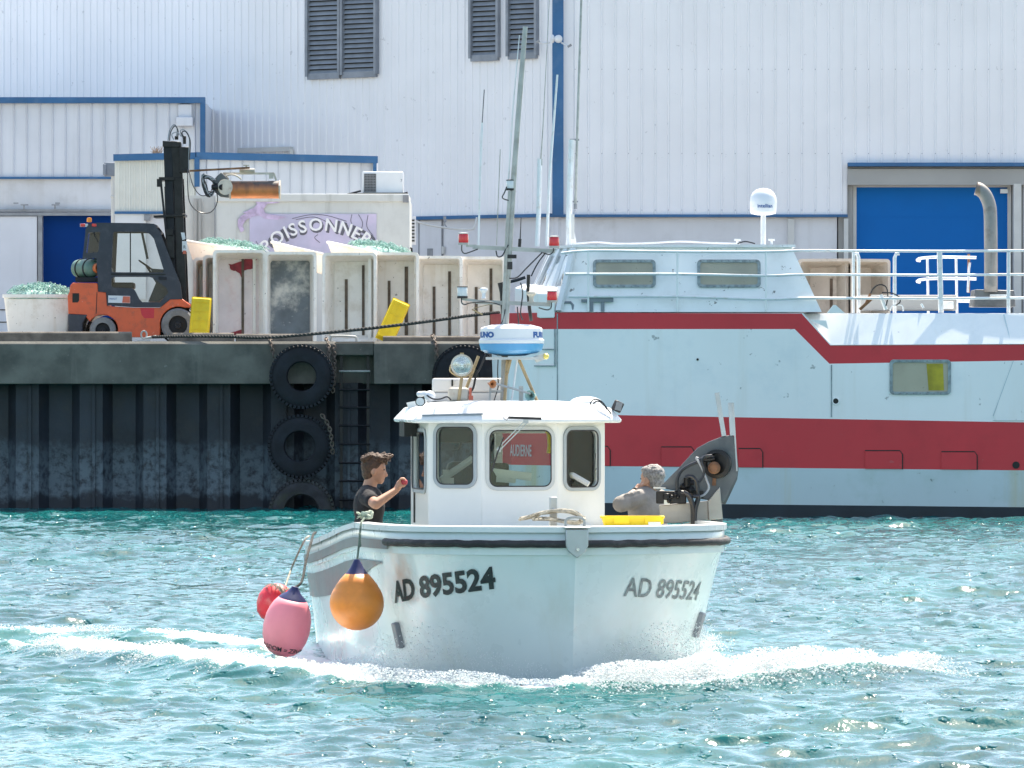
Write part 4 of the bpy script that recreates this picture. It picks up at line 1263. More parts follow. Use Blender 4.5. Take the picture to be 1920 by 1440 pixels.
def net_mound(name, label, cx, cy, z, sx, sy, h, seed=1, n=160, slope=0.0, mt=None):
    rs = random.Random(seed)
    m_ = MB()
    rows = []
    for i in range(15):
        row = []
        for j in range(23):
            u = i / 14 * 2 - 1; v = j / 22 * 2 - 1
            fall = max(0.0, 1 - u * u) * max(0.0, 1 - v * v)
            p = Vector((cx + v * sx, cy + u * sy, z))
            nz = mnoise.noise(p * 5 + Vector((seed, 0, 0))) * .5 + .5
            p.z += h * (fall ** .45) * (.55 + .7 * nz) - .03 + slope * v * sx
            row.append(p)
        rows.append(row)
    m_.grid(rows)
    for k in range(n):
        u, v = rs.uniform(-.85, .85), rs.uniform(-.95, .95)
        fall = max(0.0, 1 - u * u) * max(0.0, 1 - v * v)
        c0 = Vector((cx + v * sx, cy + u * sy, z + h * fall ** .45 * .9 + slope * v * sx))
        L = rs.uniform(.05, .16)
        a = rs.uniform(0, 2 * PI)
        d = Vector((math.cos(a), math.sin(a), 0))
        m_.tube([c0 - d * L, c0 - d * L * .3 + Vector((0, 0, rs.uniform(.01, .09))), c0 + d * L * .4 + Vector((0, 0, rs.uniform(-.01, .06))), c0 + d * L - Vector((0, 0, .03))], rs.uniform(.003, .008), n=4, smooth=3)
    o = m_.build(name, mt or M['net'], smooth=60)
    return tag(o, label, "fishing net", "heaps of teal fishing net")

# tub with nets at far left (open on top)
tx = PX(75, 108); W2 = 1.22
t = thing("fish_tub", "stained white tub full of teal net behind the forklift", "tub", (tx, 108, QZ))
m_ = MB()
def sq(w, d, z, r=.06): return [(tx + a, 108 + b, z) for a, b in rrect(-w / 2, -d / 2, w / 2, d / 2, r)]
zt_ = PZ(552, 107.6)
m_.grid([sq(W2 * .86, .9, QZ + .01), sq(W2, 1.04, zt_ - .06), sq(W2 + .05, 1.09, zt_ - .06), sq(W2 + .05, 1.09, zt_), sq(W2 - .05, .99, zt_), sq(W2 * .82, .84, QZ + .06)], closed_u=True)
m_.build("tub_shell", M['tub'], t)
m_ = MB(); m_.plate([sq(W2 * .9, .92, QZ + .45)], (0, 0, .02)); m_.build("tub_floor", M['tub'], t)
net_mound("fishing_net", "heap of teal fishing net overflowing the tub behind the forklift", tx + .02, 107.95, zt_ - .05, .55, .48, .22, 3, 320)

# tilted tubs lying behind the upright row, with net on two of them
def lying(px0, py0, px1, py1, Y, label, h=.36):
    a = P(px0, py0, Y); b = P(px1, py1, Y)
    t = thing("fish_tub", label, "tub", ((a.x + b.x) / 2, Y, QZ), group="tubs lying on top behind the upright row")
    m_ = MB()
    loop = lambda dy, dz, i: [(a.x + i, Y + dy, a.z + dz), (b.x - i, Y + dy, b.z + dz)]
    w = .9
    d = b - a
    def quad(ins, dz):
        return [a + Vector((ins, ins, dz)), b + Vector((-ins, ins, dz)), b + Vector((-ins, w - ins, dz)), a + Vector((ins, w - ins, dz))]
    m_.grid([quad(.10, -h), quad(0, -.04), quad(-.03, -.04), quad(-.03, 0), quad(.03, 0), quad(.12, -h + .06)], closed_u=True)
    m_.build("tub_shell", M['tub'], t, bevel=.01)
    m_ = MB(); m_.plate([quad(.06, -.22)], (0, 0, .02)); m_.build("tub_floor", M['tub'], t)
    # what carries it
    m_ = MB(); m_.box(((a.x + b.x) / 2, Y + .45, (QZ + min(a.z, b.z) - h) / 2), (abs(d.x) * .5, .3, max(.1, min(a.z, b.z) - h - QZ))); m_.build("tub_underside", M['tub'], t)
    return a, b
a, b = lying(350, 450, 500, 474, 108.6, "tilted white tub with rusty rim and net on top, right beside the forklift mast")
net_mound("fishing_net", "thin layer of teal net on the tilted tub beside the forklift mast", (a.x + b.x) / 2 + .1, 109.05, (a.z + b.z) / 2 - .02, .55, .4, .10, 5, 160, slope=-.13)
a, b = lying(510, 452, 612, 476, 108.7, "brown edged tub lid tilted under the sign lettering between the two nets")
a, b = lying(615, 452, 760, 482, 108.8, "tilted cream tub with rust streaks under the right half of the sign")
net_mound("fishing_net", "teal net lying on the tilted cream tub under the right end of the sign", (a.x + b.x) / 2 + .22, 109.2, (a.z + b.z) / 2 - .02, .5, .4, .12, 8, 180, slope=-.16)

# yellow crates leaning on the tubs
def yellow_crate(px, py_mid, Y, w, h, roll, lean, label):
    c = P(px, py_mid, Y)
    t = thing("fish_crate", label, "crate", (c.x, c.y, QZ), group="yellow fish crates leaning on the tubs")
    T = Matrix.Translation(c) @ Matrix.Rotation(R(roll), 4, 'Y') @ Matrix.Rotation(R(lean), 4, 'X')
    m_ = MB(T)
    o = lambda s_, y: [(a, y, b) for a, b in rrect(-w / 2 * s_, -h / 2 * s_, w / 2 * s_, h / 2 * s_, .02)]
    m_.grid([o(.9, 0), o(1, .15), o(1.05, .15), o(1.05, .165), o(.96, .165), o(.86, .015)], closed_u=True)
    m_.plate([o(.9, 0)], (0, .012, 0))
    m_.build("crate_shell", M['yellow'], t)
    m_ = MB(T)
    for k in range(4): m_.box((0, -.006, h * (-.36 + .24 * k)), (w * .8, .012, .012))
    m_.box((0, -.007, 0), (.012, .012, h * .86)); m_.box((-w * .28, -.006, 0), (.01, .012, h * .86))
    m_.build("bottom_ribs", M['yellow'], t)
yellow_crate(375, 592, 106.3, .34, .68, 4, -8, "yellow fish crate leaning beside the forklift's front wheel")
yellow_crate(737, 600, 106.5, .32, .76, 24, -8, "yellow fish crate leaning askew inside an upright white tub")

# ---- forklift ------------------------------------------------------
YF0, YF1 = 107.0, 108.15          # near and far side
def f2(x, y, Y=YF0):              # crop coordinates of the forklift study -> world
    return P(x / 4.8, 380 + y / 4.8, Y)
fk = thing("forklift", "orange and charcoal gas forklift with a closed cab and raised mast on the quay", "forklift", (PX(240, 107.5), 107.5, QZ))
def fprism(name, pts, y0, y1, mt, parent=fk, holes=(), **kw):
    m_ = MB()
    m_.plate([[f2(a, b, YF0) + Vector((0, y0, 0)) for a, b in pts]] + [[f2(a, b, YF0) + Vector((0, y0, 0)) for a, b in h] for h in holes], (0, y1 - y0, 0))
    return m_.build(name, mt, parent, **kw)
def arc(cx, cy, r, a0, a1, n=10): return [(cx + r * math.cos(R(a0 + (a1 - a0) * k / n)), cy - r * math.sin(R(a0 + (a1 - a0) * k / n))) for k in range(n + 1)]
FW = YF1 - YF0
body = [(640, 735), (655, 720), (872, 722), (882, 740), (882, 800), (955, 808), (965, 930), (1210, 945), (1440, 945), (1530, 868), (1640, 866), (1690, 905), (1706, 918), (1704, 945)] + arc(1605, 1100, 165, 70, 190, 8) + [(1440, 1210), (1065, 1210)] + arc(925, 1145, 137, -26, 148, 12) + [(760, 1010), (615, 1000), (608, 840), (625, 800), (630, 750)]
fprism("body", body, 0, FW, M['orange'], bevel=.02)
fprism("bumper", [(612, 1002), (790, 1008), (745, 1080), (742, 1165), (612, 1165)], -.012, FW + .01, M['charcoal'], bevel=.02)
fprism("louvre_opening", [(652, 815), (712, 815), (712, 880), (700, 898), (652, 898)], -.006, .02, M['dark'])
fprism("panel_gap", [(870, 805), (876, 805), (868, 1000), (862, 1000)], -.004, .02, M['dark'])
fprism("step_recess", [(1262, 950), (1390, 950), (1385, 1040), (1300, 1040), (1275, 1010)], -.004, .02, M['shipred'])
# cab frame with window openings (a near and a far side) and roof
side = [(742, 505), (772, 235), (790, 205), (860, 186), (1385, 190), (1440, 262), (1500, 420), (1625, 735), (1640, 868), (1530, 872), (1440, 942), (1215, 942), (965, 925), (955, 806), (886, 800), (868, 500)]
w1 = [(795, 270), (903, 262), (883, 448), (772, 452)]
w2 = [(1020, 275), (1030, 262), (1290, 262), (1345, 278), (1385, 325), (1475, 612), (1470, 628), (1008, 626), (1003, 610)]
w3 = [(1005, 685), (1025, 668), (1345, 668), (1380, 680), (1500, 770), (1515, 810), (1440, 895), (1280, 895), (1255, 870), (1215, 790), (1190, 770), (1020, 765), (1003, 750)]
cab = fprism("cab_frame", side, .0 - .01, .05, M['charcoal'], holes=[w1, w2, w3])
fprism("cab_frame", [(772, 235), (790, 205), (860, 186), (1385, 190), (1440, 262), (1500, 420), (1625, 735), (1560, 735), (1370, 300), (1300, 262), (1020, 262), (1003, 626), (960, 800), (886, 800), (883, 448), (790, 448), (742, 500)], FW - .05, FW + .01, M['charcoal'])
fprism("cab_roof", [(790, 190), (880, 180), (1300, 184), (1385, 190), (1400, 215), (800, 222)], -.0, FW, M['charcoal'])
m_ = MB()
for a, b in ((780, 250), (1005, 800), (1420, 262)):
    m_.bar(f2(a, b), f2(a, b, YF0) + Vector((0, FW, 0)), .05)
m_.bar(f2(1590, 740), f2(1590, 740) + Vector((0, FW, 0)), .06); m_.bar(f2(1250, 210) + Vector((0, FW * .5, 0)), f2(1310, 500) + Vector((0, FW * .5, 0)), .07, .04)
m_.build("cross_bars", M['charcoal'], fk)
fprism("window_glass", w2, .012, .018, M['glassfl'])
fprism("window_glass", w3, .012, .018, M['glassfl'])
fprism("window_glass", w1, .012, .018, M['glassfl'])
fprism("window_divider", [(1168, 262), (1178, 262), (1178, 626), (1168, 626)], .0, .025, M['dark'])
fprism("door_seam", [(1000, 636), (1490, 640), (1492, 652), (998, 650)], -.014, .0, M['dark'])
fprism("door_handle", [(1425, 665), (1500, 668), (1500, 695), (1430, 692)], -.03, .0, M['black'], bevel=.005)
# label plate
lp = fprism("label_plate", [(975, 835), (1172, 840), (1172, 905), (975, 900)], -.022, -.012, M['acwhite'])
fprism("label_block", [(1108, 842), (1170, 844), (1170, 902), (1100, 900)], -.026, -.02, M['labelred'], parent=lp)
v, f = text_geo("MANUT", .052); m_ = MB(); c0 = f2(985, 874)
m_.add_mesh([(c0.x + a * .75, YF0 - .024, c0.z + b) for a, b in v], f); m_.build("label_text", M['navytext'], lp, recalc=False, smooth=0)
# seat, steering, dash
m_ = MB(); c_ = f2(1080, 735) + Vector((0, .5, 0)); m_.box(c_ + Vector((.02, .05, -.02)), (.42, .5, .12)); m_.box(c_ + Vector((-.2, .05, .12)), (.10, .46, .36), Matrix.Rotation(R(-8), 3, 'Y')); m_.build("seat", M['seat'], fk, bevel=.03)
m_ = MB(); m_.tube([f2(1300, 560) + Vector((.0, .55, 0)) + Vector((math.cos(a) * .13, math.sin(a) * .18, math.cos(a) * -.09)) for a in [2 * PI * k / 16 for k in range(16)]], .014, closed=True); m_.bar(f2(1300, 560) + Vector((0, .55, 0)), f2(1400, 720) + Vector((0, .55, 0)), .04); m_.build("steering_wheel", M['black'], fk)
m_ = MB(); m_.prism([f2(a, b) + Vector((0, .12, 0)) for a, b in ((1350, 590), (1470, 600), (1520, 820), (1420, 890), (1330, 890), (1400, 720))], (0, FW - .3, 0)); m_.build("dashboard", M['charcoal'], fk)
# beacon and rear lamps
m_ = MB(); m_.bar(f2(800, 175) + Vector((0, .15, 0)), f2(800, 175) + Vector((0, .15, .02)), .05); m_.lathe([(.045, 0), (.045, .05), (.035, .075), (.01, .08)], f2(798, 172) + Vector((0, .15, 0))); m_.build("beacon", M['amber'], fk)
m_ = MB(); m_.box(f2(795, 203) + Vector((0, .04, 0)), (.30, .06, .055)); lb = m_.build("lamp_bar", M['acwhite'], fk)
for a in (745, 848): m_ = MB(); m_.box(f2(a, 203) + Vector((0, .0, 0)), (.085, .03, .05)); m_.build("tail_lamp", M['redlens'], lb, bevel=.008)
m_ = MB(); m_.tube([f2(820, 225), f2(850, 290), f2(885, 360)], .008); m_.build("cable", M['black'], fk)
# gas bottle lying across the counterweight
gc0 = f2(690, 595, YF0 + .12); gc1 = gc0 + Vector((.20, -.06, .0))
m_ = MB(); axis = Vector((.62, -.75, 0)).normalized(); base = f2(672, 593) + Vector((-.02, .62, .01))
m_.lathe([(.01, 0), (.10, .01), (.155, .06), (.165, .12), (.165, .50), (.155, .56), (.12, .61), (.08, .63)], base, axis=axis, n=28)
gb = m_.build("gas_bottle", M['gas'], fk)
m_ = MB(); m_.lathe([(.085, .60), (.095, .72), (.075, .72), (.065, .62)], base, axis=axis, n=24); m_.lathe([(.03, .6), (.03, .68), (.01, .69)], base, axis=axis, n=12); m_.build("bottle_collar", M['gasring'], gb)
for h_ in (.18, .42):
    m_ = MB(); m_.lathe([(.168, h_), (.176, h_ + .005), (.176, h_ + .03), (.168, h_ + .035)], base, axis=axis, n=28); m_.build("strap", M['black'], fk)
m_ = MB(); m_.box(f2(770, 690) + Vector((0, .4, 0)), (.38, .6, .08)); m_.box(f2(850, 560) + Vector((0, .5, 0)), (.05, .5, .3)); m_.build("bottle_cradle", M['black'], fk)
# wheels
def wheel(x, y, r, label=None):
    c = f2(x, y) + Vector((0, -.03, 0))
    m_ = MB(); m_.lathe([(r * .55, -.0), (r * .58, -.02), (r * .9, -.02), (r, .02), (r, .2), (r * .9, .22), (r * .5, .22)], c, axis=(0, 1, 0), n=32, cap=False)
    wo = m_.build("wheel", M['tyregrey'], fk)
    m_ = MB(); m_.lathe([(.01, .0), (r * .2, .0), (r * .22, .04), (r * .55, .05), (r * .57, .0), (r * .60, .02), (r * .6, .15)], c, axis=(0, 1, 0), n=24, cap=False)
    m_.build("wheel_rim", M['black'], wo)
    m_ = MB(); m_.lathe([(r * .55, -.0), (r, .02), (r, .2), (r * .5, .22)], c + Vector((0, FW - .2, 0)), axis=(0, 1, 0), n=24); m_.build("wheel", M['tyregrey'], fk)
wheel(925, 1148, .235); wheel(1603, 1102, .30)
# wheel arches (dark lining)
m_ = MB()
m_.lathe([(.30, .04), (.30, FW - .04)], f2(925, 1148), axis=(0, 1, 0), n=24, cap=False); m_.build("arch_lining", M['dark'], fk)
m_ = MB(); m_.lathe([(.345, .04), (.345, FW - .04)], f2(1603, 1102), axis=(0, 1, 0), n=24, cap=False)
m_.build("arch_lining", M['dark'], fk)
# mast
ym = YF0 + .22
def mp_(pts, y0, y1, mt, name, parent=fk):
    m_ = MB(); m_.plate([[P(a, b, ym) + Vector((0, y0, 0)) for a, b in pts]], (0, y1 - y0, 0)); return m_.build(name, mt, parent, bevel=.006)
for dy in (0, .62):
    mp_([(333, 608), (352, 608), (341, 333), (326, 333)], dy, dy + .09, M['darksteel'], "mast_rail")
    mp_([(318, 590), (332, 590), (322, 266), (306, 266)], dy + .02, dy + .08, M['black'], "mast_rail")
mp_([(305, 264), (337, 266), (337, 276), (305, 275)], -.02, .75, M['darksteel'], "mast_crosshead")
mp_([(321, 264), (339, 266), (343, 345), (325, 345)], .02, .12, M['darksteel'], "inner_rail")
mp_([(288, 404), (347, 401), (347, 406), (288, 408)], -.03, .72, M['darksteel'], "tie_bar")
mp_([(298, 332), (328, 332), (328, 338), (298, 338)], -.02, .72, M['darksteel'], "tie_bar")
m_ = MB()
m_.cyl(P(302, 345, ym - .02), P(313, 450, ym - .02), .02, n=8); m_.cyl(P(318, 280, ym + .3), P(326, 560, ym + .3), .045, n=12); m_.cyl(P(311, 350, ym + .25), P(319, 560, ym + .25), .03, n=8)
m_.build("lift_cylinder", M['black'], fk)
m_ = MB(); m_.box(P(299, 343, ym - .02), (.09, .08, .14)); m_.build("valve_bracket", M['darksteel'], fk)
m_ = MB(); m_.box(P(318, 436, ym - .05), (.12, .1, .12)); m_.box(P(320, 462, ym - .05), (.14, .1, .40)); m_.build("valve_bracket", M['darksteel'], fk)
m_ = MB(); m_.box(P(346, 462, ym - .01), (.085, .015, .19)); lb = m_.build("capacity_plate", M['acwhite'], fk)
m_ = MB(); m_.box(P(346, 473, ym - .02), (.06, .01, .06)); m_.build("plate_mark", M['labelred'], lb)
v, f = text_geo("R", .08); m_ = MB(); c0 = P(343.5, 466, ym - .022); m_.add_mesh([(c0.x + a, c0.y, c0.z + b) for a, b in v], f); m_.build("plate_letter", M['letter'], lb, recalc=False, smooth=0)
m_ = MB(); m_.plate([[P(a, b, ym - .015) for a, b in ((339, 436), (346, 436), (348, 448), (342, 450))]], (0, .01, 0)); m_.build("worn_sticker", M['acwhite'], fk)
# hydraulic block at the mast head
m_ = MB(); m_.box(P(346, 300, ym), (.17, .16, .46)); m_.cyl(P(331, 262, ym), P(331, 255, ym), .035, n=10); m_.cyl(P(346, 270, ym - .02), P(346, 255, ym - .02), .03, n=10); m_.bar(P(352, 318, ym - .08), P(340, 322, ym - .08), .05)
m_.build("hydraulic_block", M['darksteel'], fk, bevel=.01)
for k, pts in enumerate((((315, 264), (318, 245), (326, 234), (332, 240), (331, 256)), ((318, 264), (320, 248), (328, 236), (334, 246), (333, 258)), ((343, 258), (338, 246), (344, 243), (352, 250), (355, 262), (354, 290), (354, 318)), ((345, 258), (341, 249), (347, 246), (353, 254), (357, 268), (355, 300)), ((326, 262), (322, 252), (332, 248), (340, 256)))):
    m_ = MB(); m_.tube([P(a, b, ym - .04 - .02 * k) for a, b in pts], .011, n=6, smooth=5); m_.build("hose", M['hose'] if k % 2 else M['hoselight'], fk)

# ---- hydraulic net rotator held out by the mast --------------------
YH = 107.0
rt = thing("rotator_drum", "burnt orange hydraulic drum on a rusty arm held out from the forklift mast", "hydraulic drum", P(470, 372, YH))
h2 = lambda a, b, dy=0: P(340 + a / 9.6, 230 + b / 9.6, YH) + Vector((0, dy, 0))
m_ = MB(); m_.bar(h2(150, 868), h2(1230, 812), .05, .035); m_.build("arm", M['rust'], rt)
m_ = MB(); m_.cyl(h2(1185, 858, .1) + Vector((-.14, 0, 0)), h2(1185, 858, .1) + Vector((.13, 0, 0)), .035, n=12); m_.bar(h2(1170, 815), h2(1170, 770), .03); m_.box(h2(1172, 768), (.11, .08, .02)); m_.build("pivot", M['cream'], rt)
m_ = MB(); m_.box((h2(1200, 910).x, YH + .2, h2(1200, 908).z), (h2(1660, 0).x - h2(740, 0).x, .06, .035)); m_.bar(h2(1655, 905, .2), h2(1700, 1030, .2), .035); m_.bar(h2(740, 905, .2), h2(840, 1020, .2), .04); m_.box(h2(1610, 960, .2), (.08, .05, .08)); m_.tube([h2(790, 960, .1), h2(900, 930, .1), h2(1000, 960, .1), h2(1080, 1020, .1)], .014, smooth=4); m_.build("lifting_frame", M['cream'], rt)
m_ = MB(); x0, x1 = h2(890, 0).x, h2(1750, 0).x; zc = (h2(0, 1040).z + h2(0, 1360).z) / 2; hr_ = (h2(0, 1040).z - h2(0, 1360).z) / 2
m_.lathe([(hr_, 0), (hr_, x1 - x0)], (x0, YH + .2, zc), axis=(1, 0, 0), n=40); m_.build("drum", M['burnt'], rt)
for xx in (x0 - .03, x1):
    m_ = MB(); m_.lathe([(hr_ * 1.14, 0), (hr_ * 1.14, .03), (hr_, .03)], (xx, YH + .2, zc), axis=(1, 0, 0), n=8, M=Vector((1, 0, 0)).to_track_quat('Z', 'Y').to_matrix() @ Matrix.Rotation(R(22.5), 3, 'Z')); m_.build("end_plate", M['cream'], rt)
m_ = MB(); m_.prism([h2(a, b, .0) for a, b in ((640, 960), (720, 890), (830, 1010), (850, 1350), (700, 1330), (560, 1220), (560, 1060))], (0, .3, 0)); m_.build("motor_housing", M['haulplate'], rt, bevel=.015)
m_ = MB(); m_.lathe([(.0, 0), (.115, .0), (.14, .02), (.14, .05)], h2(775, 1160, -.01), axis=(.5, -1, 0), n=28); dk = m_.build("flange", M['cream'], rt)
m_ = MB(); m_.lathe([(.0, .0), (.05, .0), (.06, -.08)], h2(745, 1165, -.07), axis=(.5, -1, 0), n=16); m_.cyl(h2(745, 1165, -.08), h2(560, 1160, -.02), .055, n=12); m_.build("shaft", M['darksteel'], rt)
rs = random.Random(4)
for k in range(9):
    a0 = rs.uniform(0, 1)
    pts = [h2(600 + rs.uniform(-30, 60), 1060 + rs.uniform(-60, 60), -.05), h2(470 + rs.uniform(-40, 40), 960 + rs.uniform(-20, 50), -.1), h2(370 + rs.uniform(-20, 50), 980 + rs.uniform(-40, 40), -.1), h2(400 + rs.uniform(-20, 80), 1150 + rs.uniform(-30, 90), -.08), h2(500 + rs.uniform(-20, 60), 1280 + rs.uniform(-40, 60), -.05), h2(620, 1180, -.02)]
    m_ = MB(); m_.tube(pts, .012, n=6, smooth=5); m_.build("hose", M['hose'] if k % 3 else M['hoselight'], rt)
m_ = MB(); m_.tube([P(352, 318, ym - .1), P(352, 350, YH - .1), P(356, 380, YH - .1), P(372, 397, YH - .1), P(392, 399, YH - .1), P(404, 388, YH - .1), P(408, 370, YH - .1), P(402, 352, YH - .05)], .009, n=6, smooth=6); m_.build("hose", M['hose'], rt)
m_ = MB(); m_.tube([P(354, 318, ym - .12), P(362, 348, YH - .12), P(376, 366, YH - .12), P(392, 364, YH - .12), P(398, 352, YH - .08)], .009, n=6, smooth=6); m_.build("hose", M['hose'], rt)

# ---- mooring rope --------------------------------------------------
m_ = MB()
pts = smooth_pts([P(285, 632, 105.25), P(340, 631, 105.15), P(420, 631, 105.0), P(498, 633, 104.9), P(600, 625, 104.3), P(700, 615, 103.6), P(800, 603, 102.9), P(880, 592, 102.4), P(936, 586, 101.95)], 14)
m_.tube(pts, .026, n=8)
for k in range(0, len(pts) - 1):
    d = (pts[k + 1] - pts[k]); 
    m_.tube([pts[k] + Vector((0, -.018, .020)), pts[k] + d * .5 + Vector((0, -.03, .0)), pts[k] + d + Vector((0, -.018, -.020))], .015, n=5)
tag(m_.build("mooring_rope", M['ropedark']), "dark twisted mooring rope from the quay edge up to the trawler's bow", "rope")

# ================================================================== THE TRAWLER
YS = 99.0
sh = thing("trawler", "pale blue trawler with two crimson bands moored at the quay", "fishing trawler", (4.5, 102, 0))
def s2(px, py, dy=0.0): return P(px, py, YS) + Vector((0, dy, 0))
SM = [M['ship'], M['shipred'], M['shiplow'], M['shipblack'], M['shipwhite']]
XR = 2500
def yl(px, y_a, y_b, xa=1140, xb=1920): return y_a + (px - xa) * (y_b - y_a) / (xb - xa)
m_ = MB()
def sidepoly(pts, mi, dy=0.0):
    m_.mi = mi; m_.face([s2(a, b, dy) for a, b in pts])
cols = [1045, 1250, 1500, 1555, 1700, 1920, XR]
for a, b in zip(cols[:-1], cols[1:]):
    sidepoly([(a, 1010), (b, 1010), (b, yl(b, 943, 951)), (a, yl(a, 943, 951))], 3)
    sidepoly([(a, yl(a, 943, 951)), (b, yl(b, 943, 951)), (b, yl(b, 874, 882)), (a, yl(a, 874, 882))], 2)
    sidepoly([(a, yl(a, 874, 882)), (b, yl(b, 874, 882)), (b, yl(b, 778, 792)), (a, yl(a, 778, 792))], 1)
low = {1045: 617, 1250: 617, 1500: 628, 1555: 682, 1700: 679, 1920: 676, XR: 670}
top = {1045: 586, 1250: 587, 1500: 588, 1555: 648, 1700: 647, 1920: 645, XR: 640}
low[1490] = 617
cols2 = [1045, 1250, 1490, 1555, 1700, 1920, XR]
top[1490] = 588
sidepoly([(1045, yl(1045, 778, 792)), (1490, yl(1490, 778, 792)), (1490, 617), (1250, 617), (1045, 617)], 0)
sidepoly([(1490, yl(1490, 778, 792)), (1555, yl(1555, 778, 792)), (1555, 682), (1490, 617)], 0)
sidepoly([(1555, yl(1555, 778, 792)), (XR, yl(XR, 778, 792)), (XR, 670), (1920, 676), (1555, 682)], 0)
sidepoly([(1045, 617), (1250, 617), (1490, 617), (1503, 588), (1250, 587), (1045, 586)], 1)
sidepoly([(1490, 617), (1555, 682), (1557, 648), (1503, 588)], 1)
sidepoly([(1555, 682), (1920, 676), (XR, 670), (XR, 640), (1920, 645), (1557, 648)], 1)
# the hull folding away to the stem on the left, then the far side
def fold(zpy_rows, mi_rows):
    for (pa, pb), mi in zip(zpy_rows, mi_rows):
        m_.mi = mi
        za, zb_ = PZ(pa, YS), PZ(pb, YS)
        A = lambda z, k: [(PX(1045, YS), YS, z), (PX(962, 99.7) - (z * .03), 99.9, z), (PX(934, 101.9) - .0 - z * .04, 102.0, z), (PX(962, 99.7) - (z * .03), 104.1, z), (PX(1045, YS), 104.9, z), (PX(XR, YS), 104.9, z), (PX(XR, YS), YS, z)][k]
        for k in range(6):
            m_.face([A(za, k), A(za, k + 1), A(zb_, k + 1), A(zb_, k)])
fold([(1010, 943), (943, 873), (873, 777), (777, 617), (617, 586)], [3, 2, 1, 0, 1])
m_.mi = 0
hull = m_.build("hull", SM, sh, smooth=0, weld=True, recalc=False)
# bulwark that leans inboard on the right, catching the sun
m_ = MB()
zb1, zt1 = PZ(648, YS), PZ(589, YS)
m_.grid([[s2(1557, 648), s2(1740, 647), s2(1895, 646), s2(XR, 642)], [s2(1512, 590, .32), s2(1740, 589, .33), s2(1880, 589, .33), s2(XR, 589, .33)]])
m_.face([s2(1503, 588), s2(1557, 648), s2(1512, 590, .32)])
m_.build("bulwark", M['ship'], sh, solid=.02, smooth=0)
m_ = MB(); m_.bar(s2(1885, 589, .30), s2(1896, 646, -.01), .015); m_.bar(s2(1900, 676, -.008), s2(1862, 780, -.008), .012, .01); m_.bar(s2(1862, 788, -.008), s2(XR, 793, -.008), .014, .01); m_.build("plate_edge", M['shiplow'], sh)
m_ = MB(); m_.plate([[s2(1898, 678, -.012), s2(XR, 672, -.012), s2(XR, 793, -.012), s2(1870, 790, -.012), s2(1863, 781, -.012)]], (0, .01, 0)); m_.build("doubler_plate", M['ship'], sh)
# deck
m_ = MB(); zd = PZ(588, YS) - .02
m_.plate([[(PX(1045, YS), YS + .02, zd), (PX(1503, YS), YS + .02, zd), (PX(1512, YS), YS + .34, zd), (PX(XR, YS), YS + .35, zd), (PX(XR, YS), 104.88, zd), (PX(1045, YS), 104.88, zd), (PX(945, 101.9), 102, zd)]], (0, 0, .03)); m_.build("deck", M['shipwhite'], sh)
# vertical step plate in the triangle beside the diagonal band
m_ = MB(); m_.prism([s2(a, b, -.004) for a, b in ((1519, 600), (1549, 601), (1553, 617), (1545, 612))], (0, .03, 0)); m_.prism([s2(a, b, -.03) for a, b in ((1562, 572), (1567, 572), (1584, 587), (1550, 587))], (0, .05, 0)); m_.build("lifting_eye", M['ship'], sh)
# seams, fold edge, panel with frame
m_ = MB()
for a, b in (((1045, 588), (1045, 790)), ((1559, 684), (1559, 782))): m_.bar(s2(*a, -.006), s2(*b, -.006), .018, .01)
m_.build("weld_seam", M['gasket'], hull)
fa = Vector((PX(962, 99.7) - .06, 99.9, 0)); fb = Vector((PX(1045, YS), YS, 0))
def fp(u, z, out=.012):
    d = (fb - fa).normalized(); n_ = Vector((d.y, -d.x, 0));
    if n_.y > 0: n_ = -n_
    p = fa.lerp(fb, u) + n_ * out; return Vector((p.x, p.y, z))
m_ = MB()
zz = [PZ(y, YS) for y in (617, 686)]
m_.plate([[fp(.55, zz[0]), fp(.97, zz[0]), fp(.97, zz[1]), fp(.55, zz[1])]], (0, .02, 0)); po = m_.build("hatch_panel", M['ship'], sh)
m_ = MB()
for a, b in (((.55, zz[1]), (.97, zz[1])), ((.97, zz[0]), (.97, zz[1])), ((.72, (zz[0] * .45 + zz[1] * .55)), (.97, (zz[0] * .45 + zz[1] * .55)))): m_.bar(fp(*a, .03), fp(*b, .03), .018)
m_.build("panel_edge", M['gasket'], po)
# ports in the hull
def disc(px, py, r, ring=True):
    m_ = MB(); m_.lathe([(r, 0), (r, .01)], s2(px, py, -.012), axis=(0, 1, 0), n=20); o = m_.build("scupper_hole", M['dark'], sh)
    if ring:
        m_ = MB(); m_.lathe([(r, .0), (r * 1.35, 0), (r * 1.4, .02), (r, .02)], s2(px, py, -.02), axis=(0, 1, 0), n=20, cap=False); m_.build("rim", M['ship'], o)
disc(1567, 752, .045); disc(1905, 872, .06, False); disc(1308, 674, .02, False)
# freeing ports in the red band
def flap(x0, x1, y0, y1):
    m_ = MB(); pts = [(x0, y1), (x1, y1), (x1, y0 + 6), (x1 - 4, y0), (x0, y0)]
    m_.prism([s2(a, b, -.02) for a, b in pts], (0, .03, 0)); o = m_.build("freeing_port", M['shipred'], sh)
    m_ = MB(); m_.tube([s2(x0, y0 - 1, -.012), s2(x1 - 4, y0 - 1, -.012), s2(x1 + 1, y0 + 6, -.012), s2(x1 + 1, y1 + 1, -.012)], .011, n=5); m_.build("gap_line", M['dark'], o)
flap(1385, 1429, 842, 876); flap(1622, 1691, 846, 879); flap(1765, 1831, 848, 880); flap(1240, 1300, 839, 874); flap(1110, 1143, 838, 873)
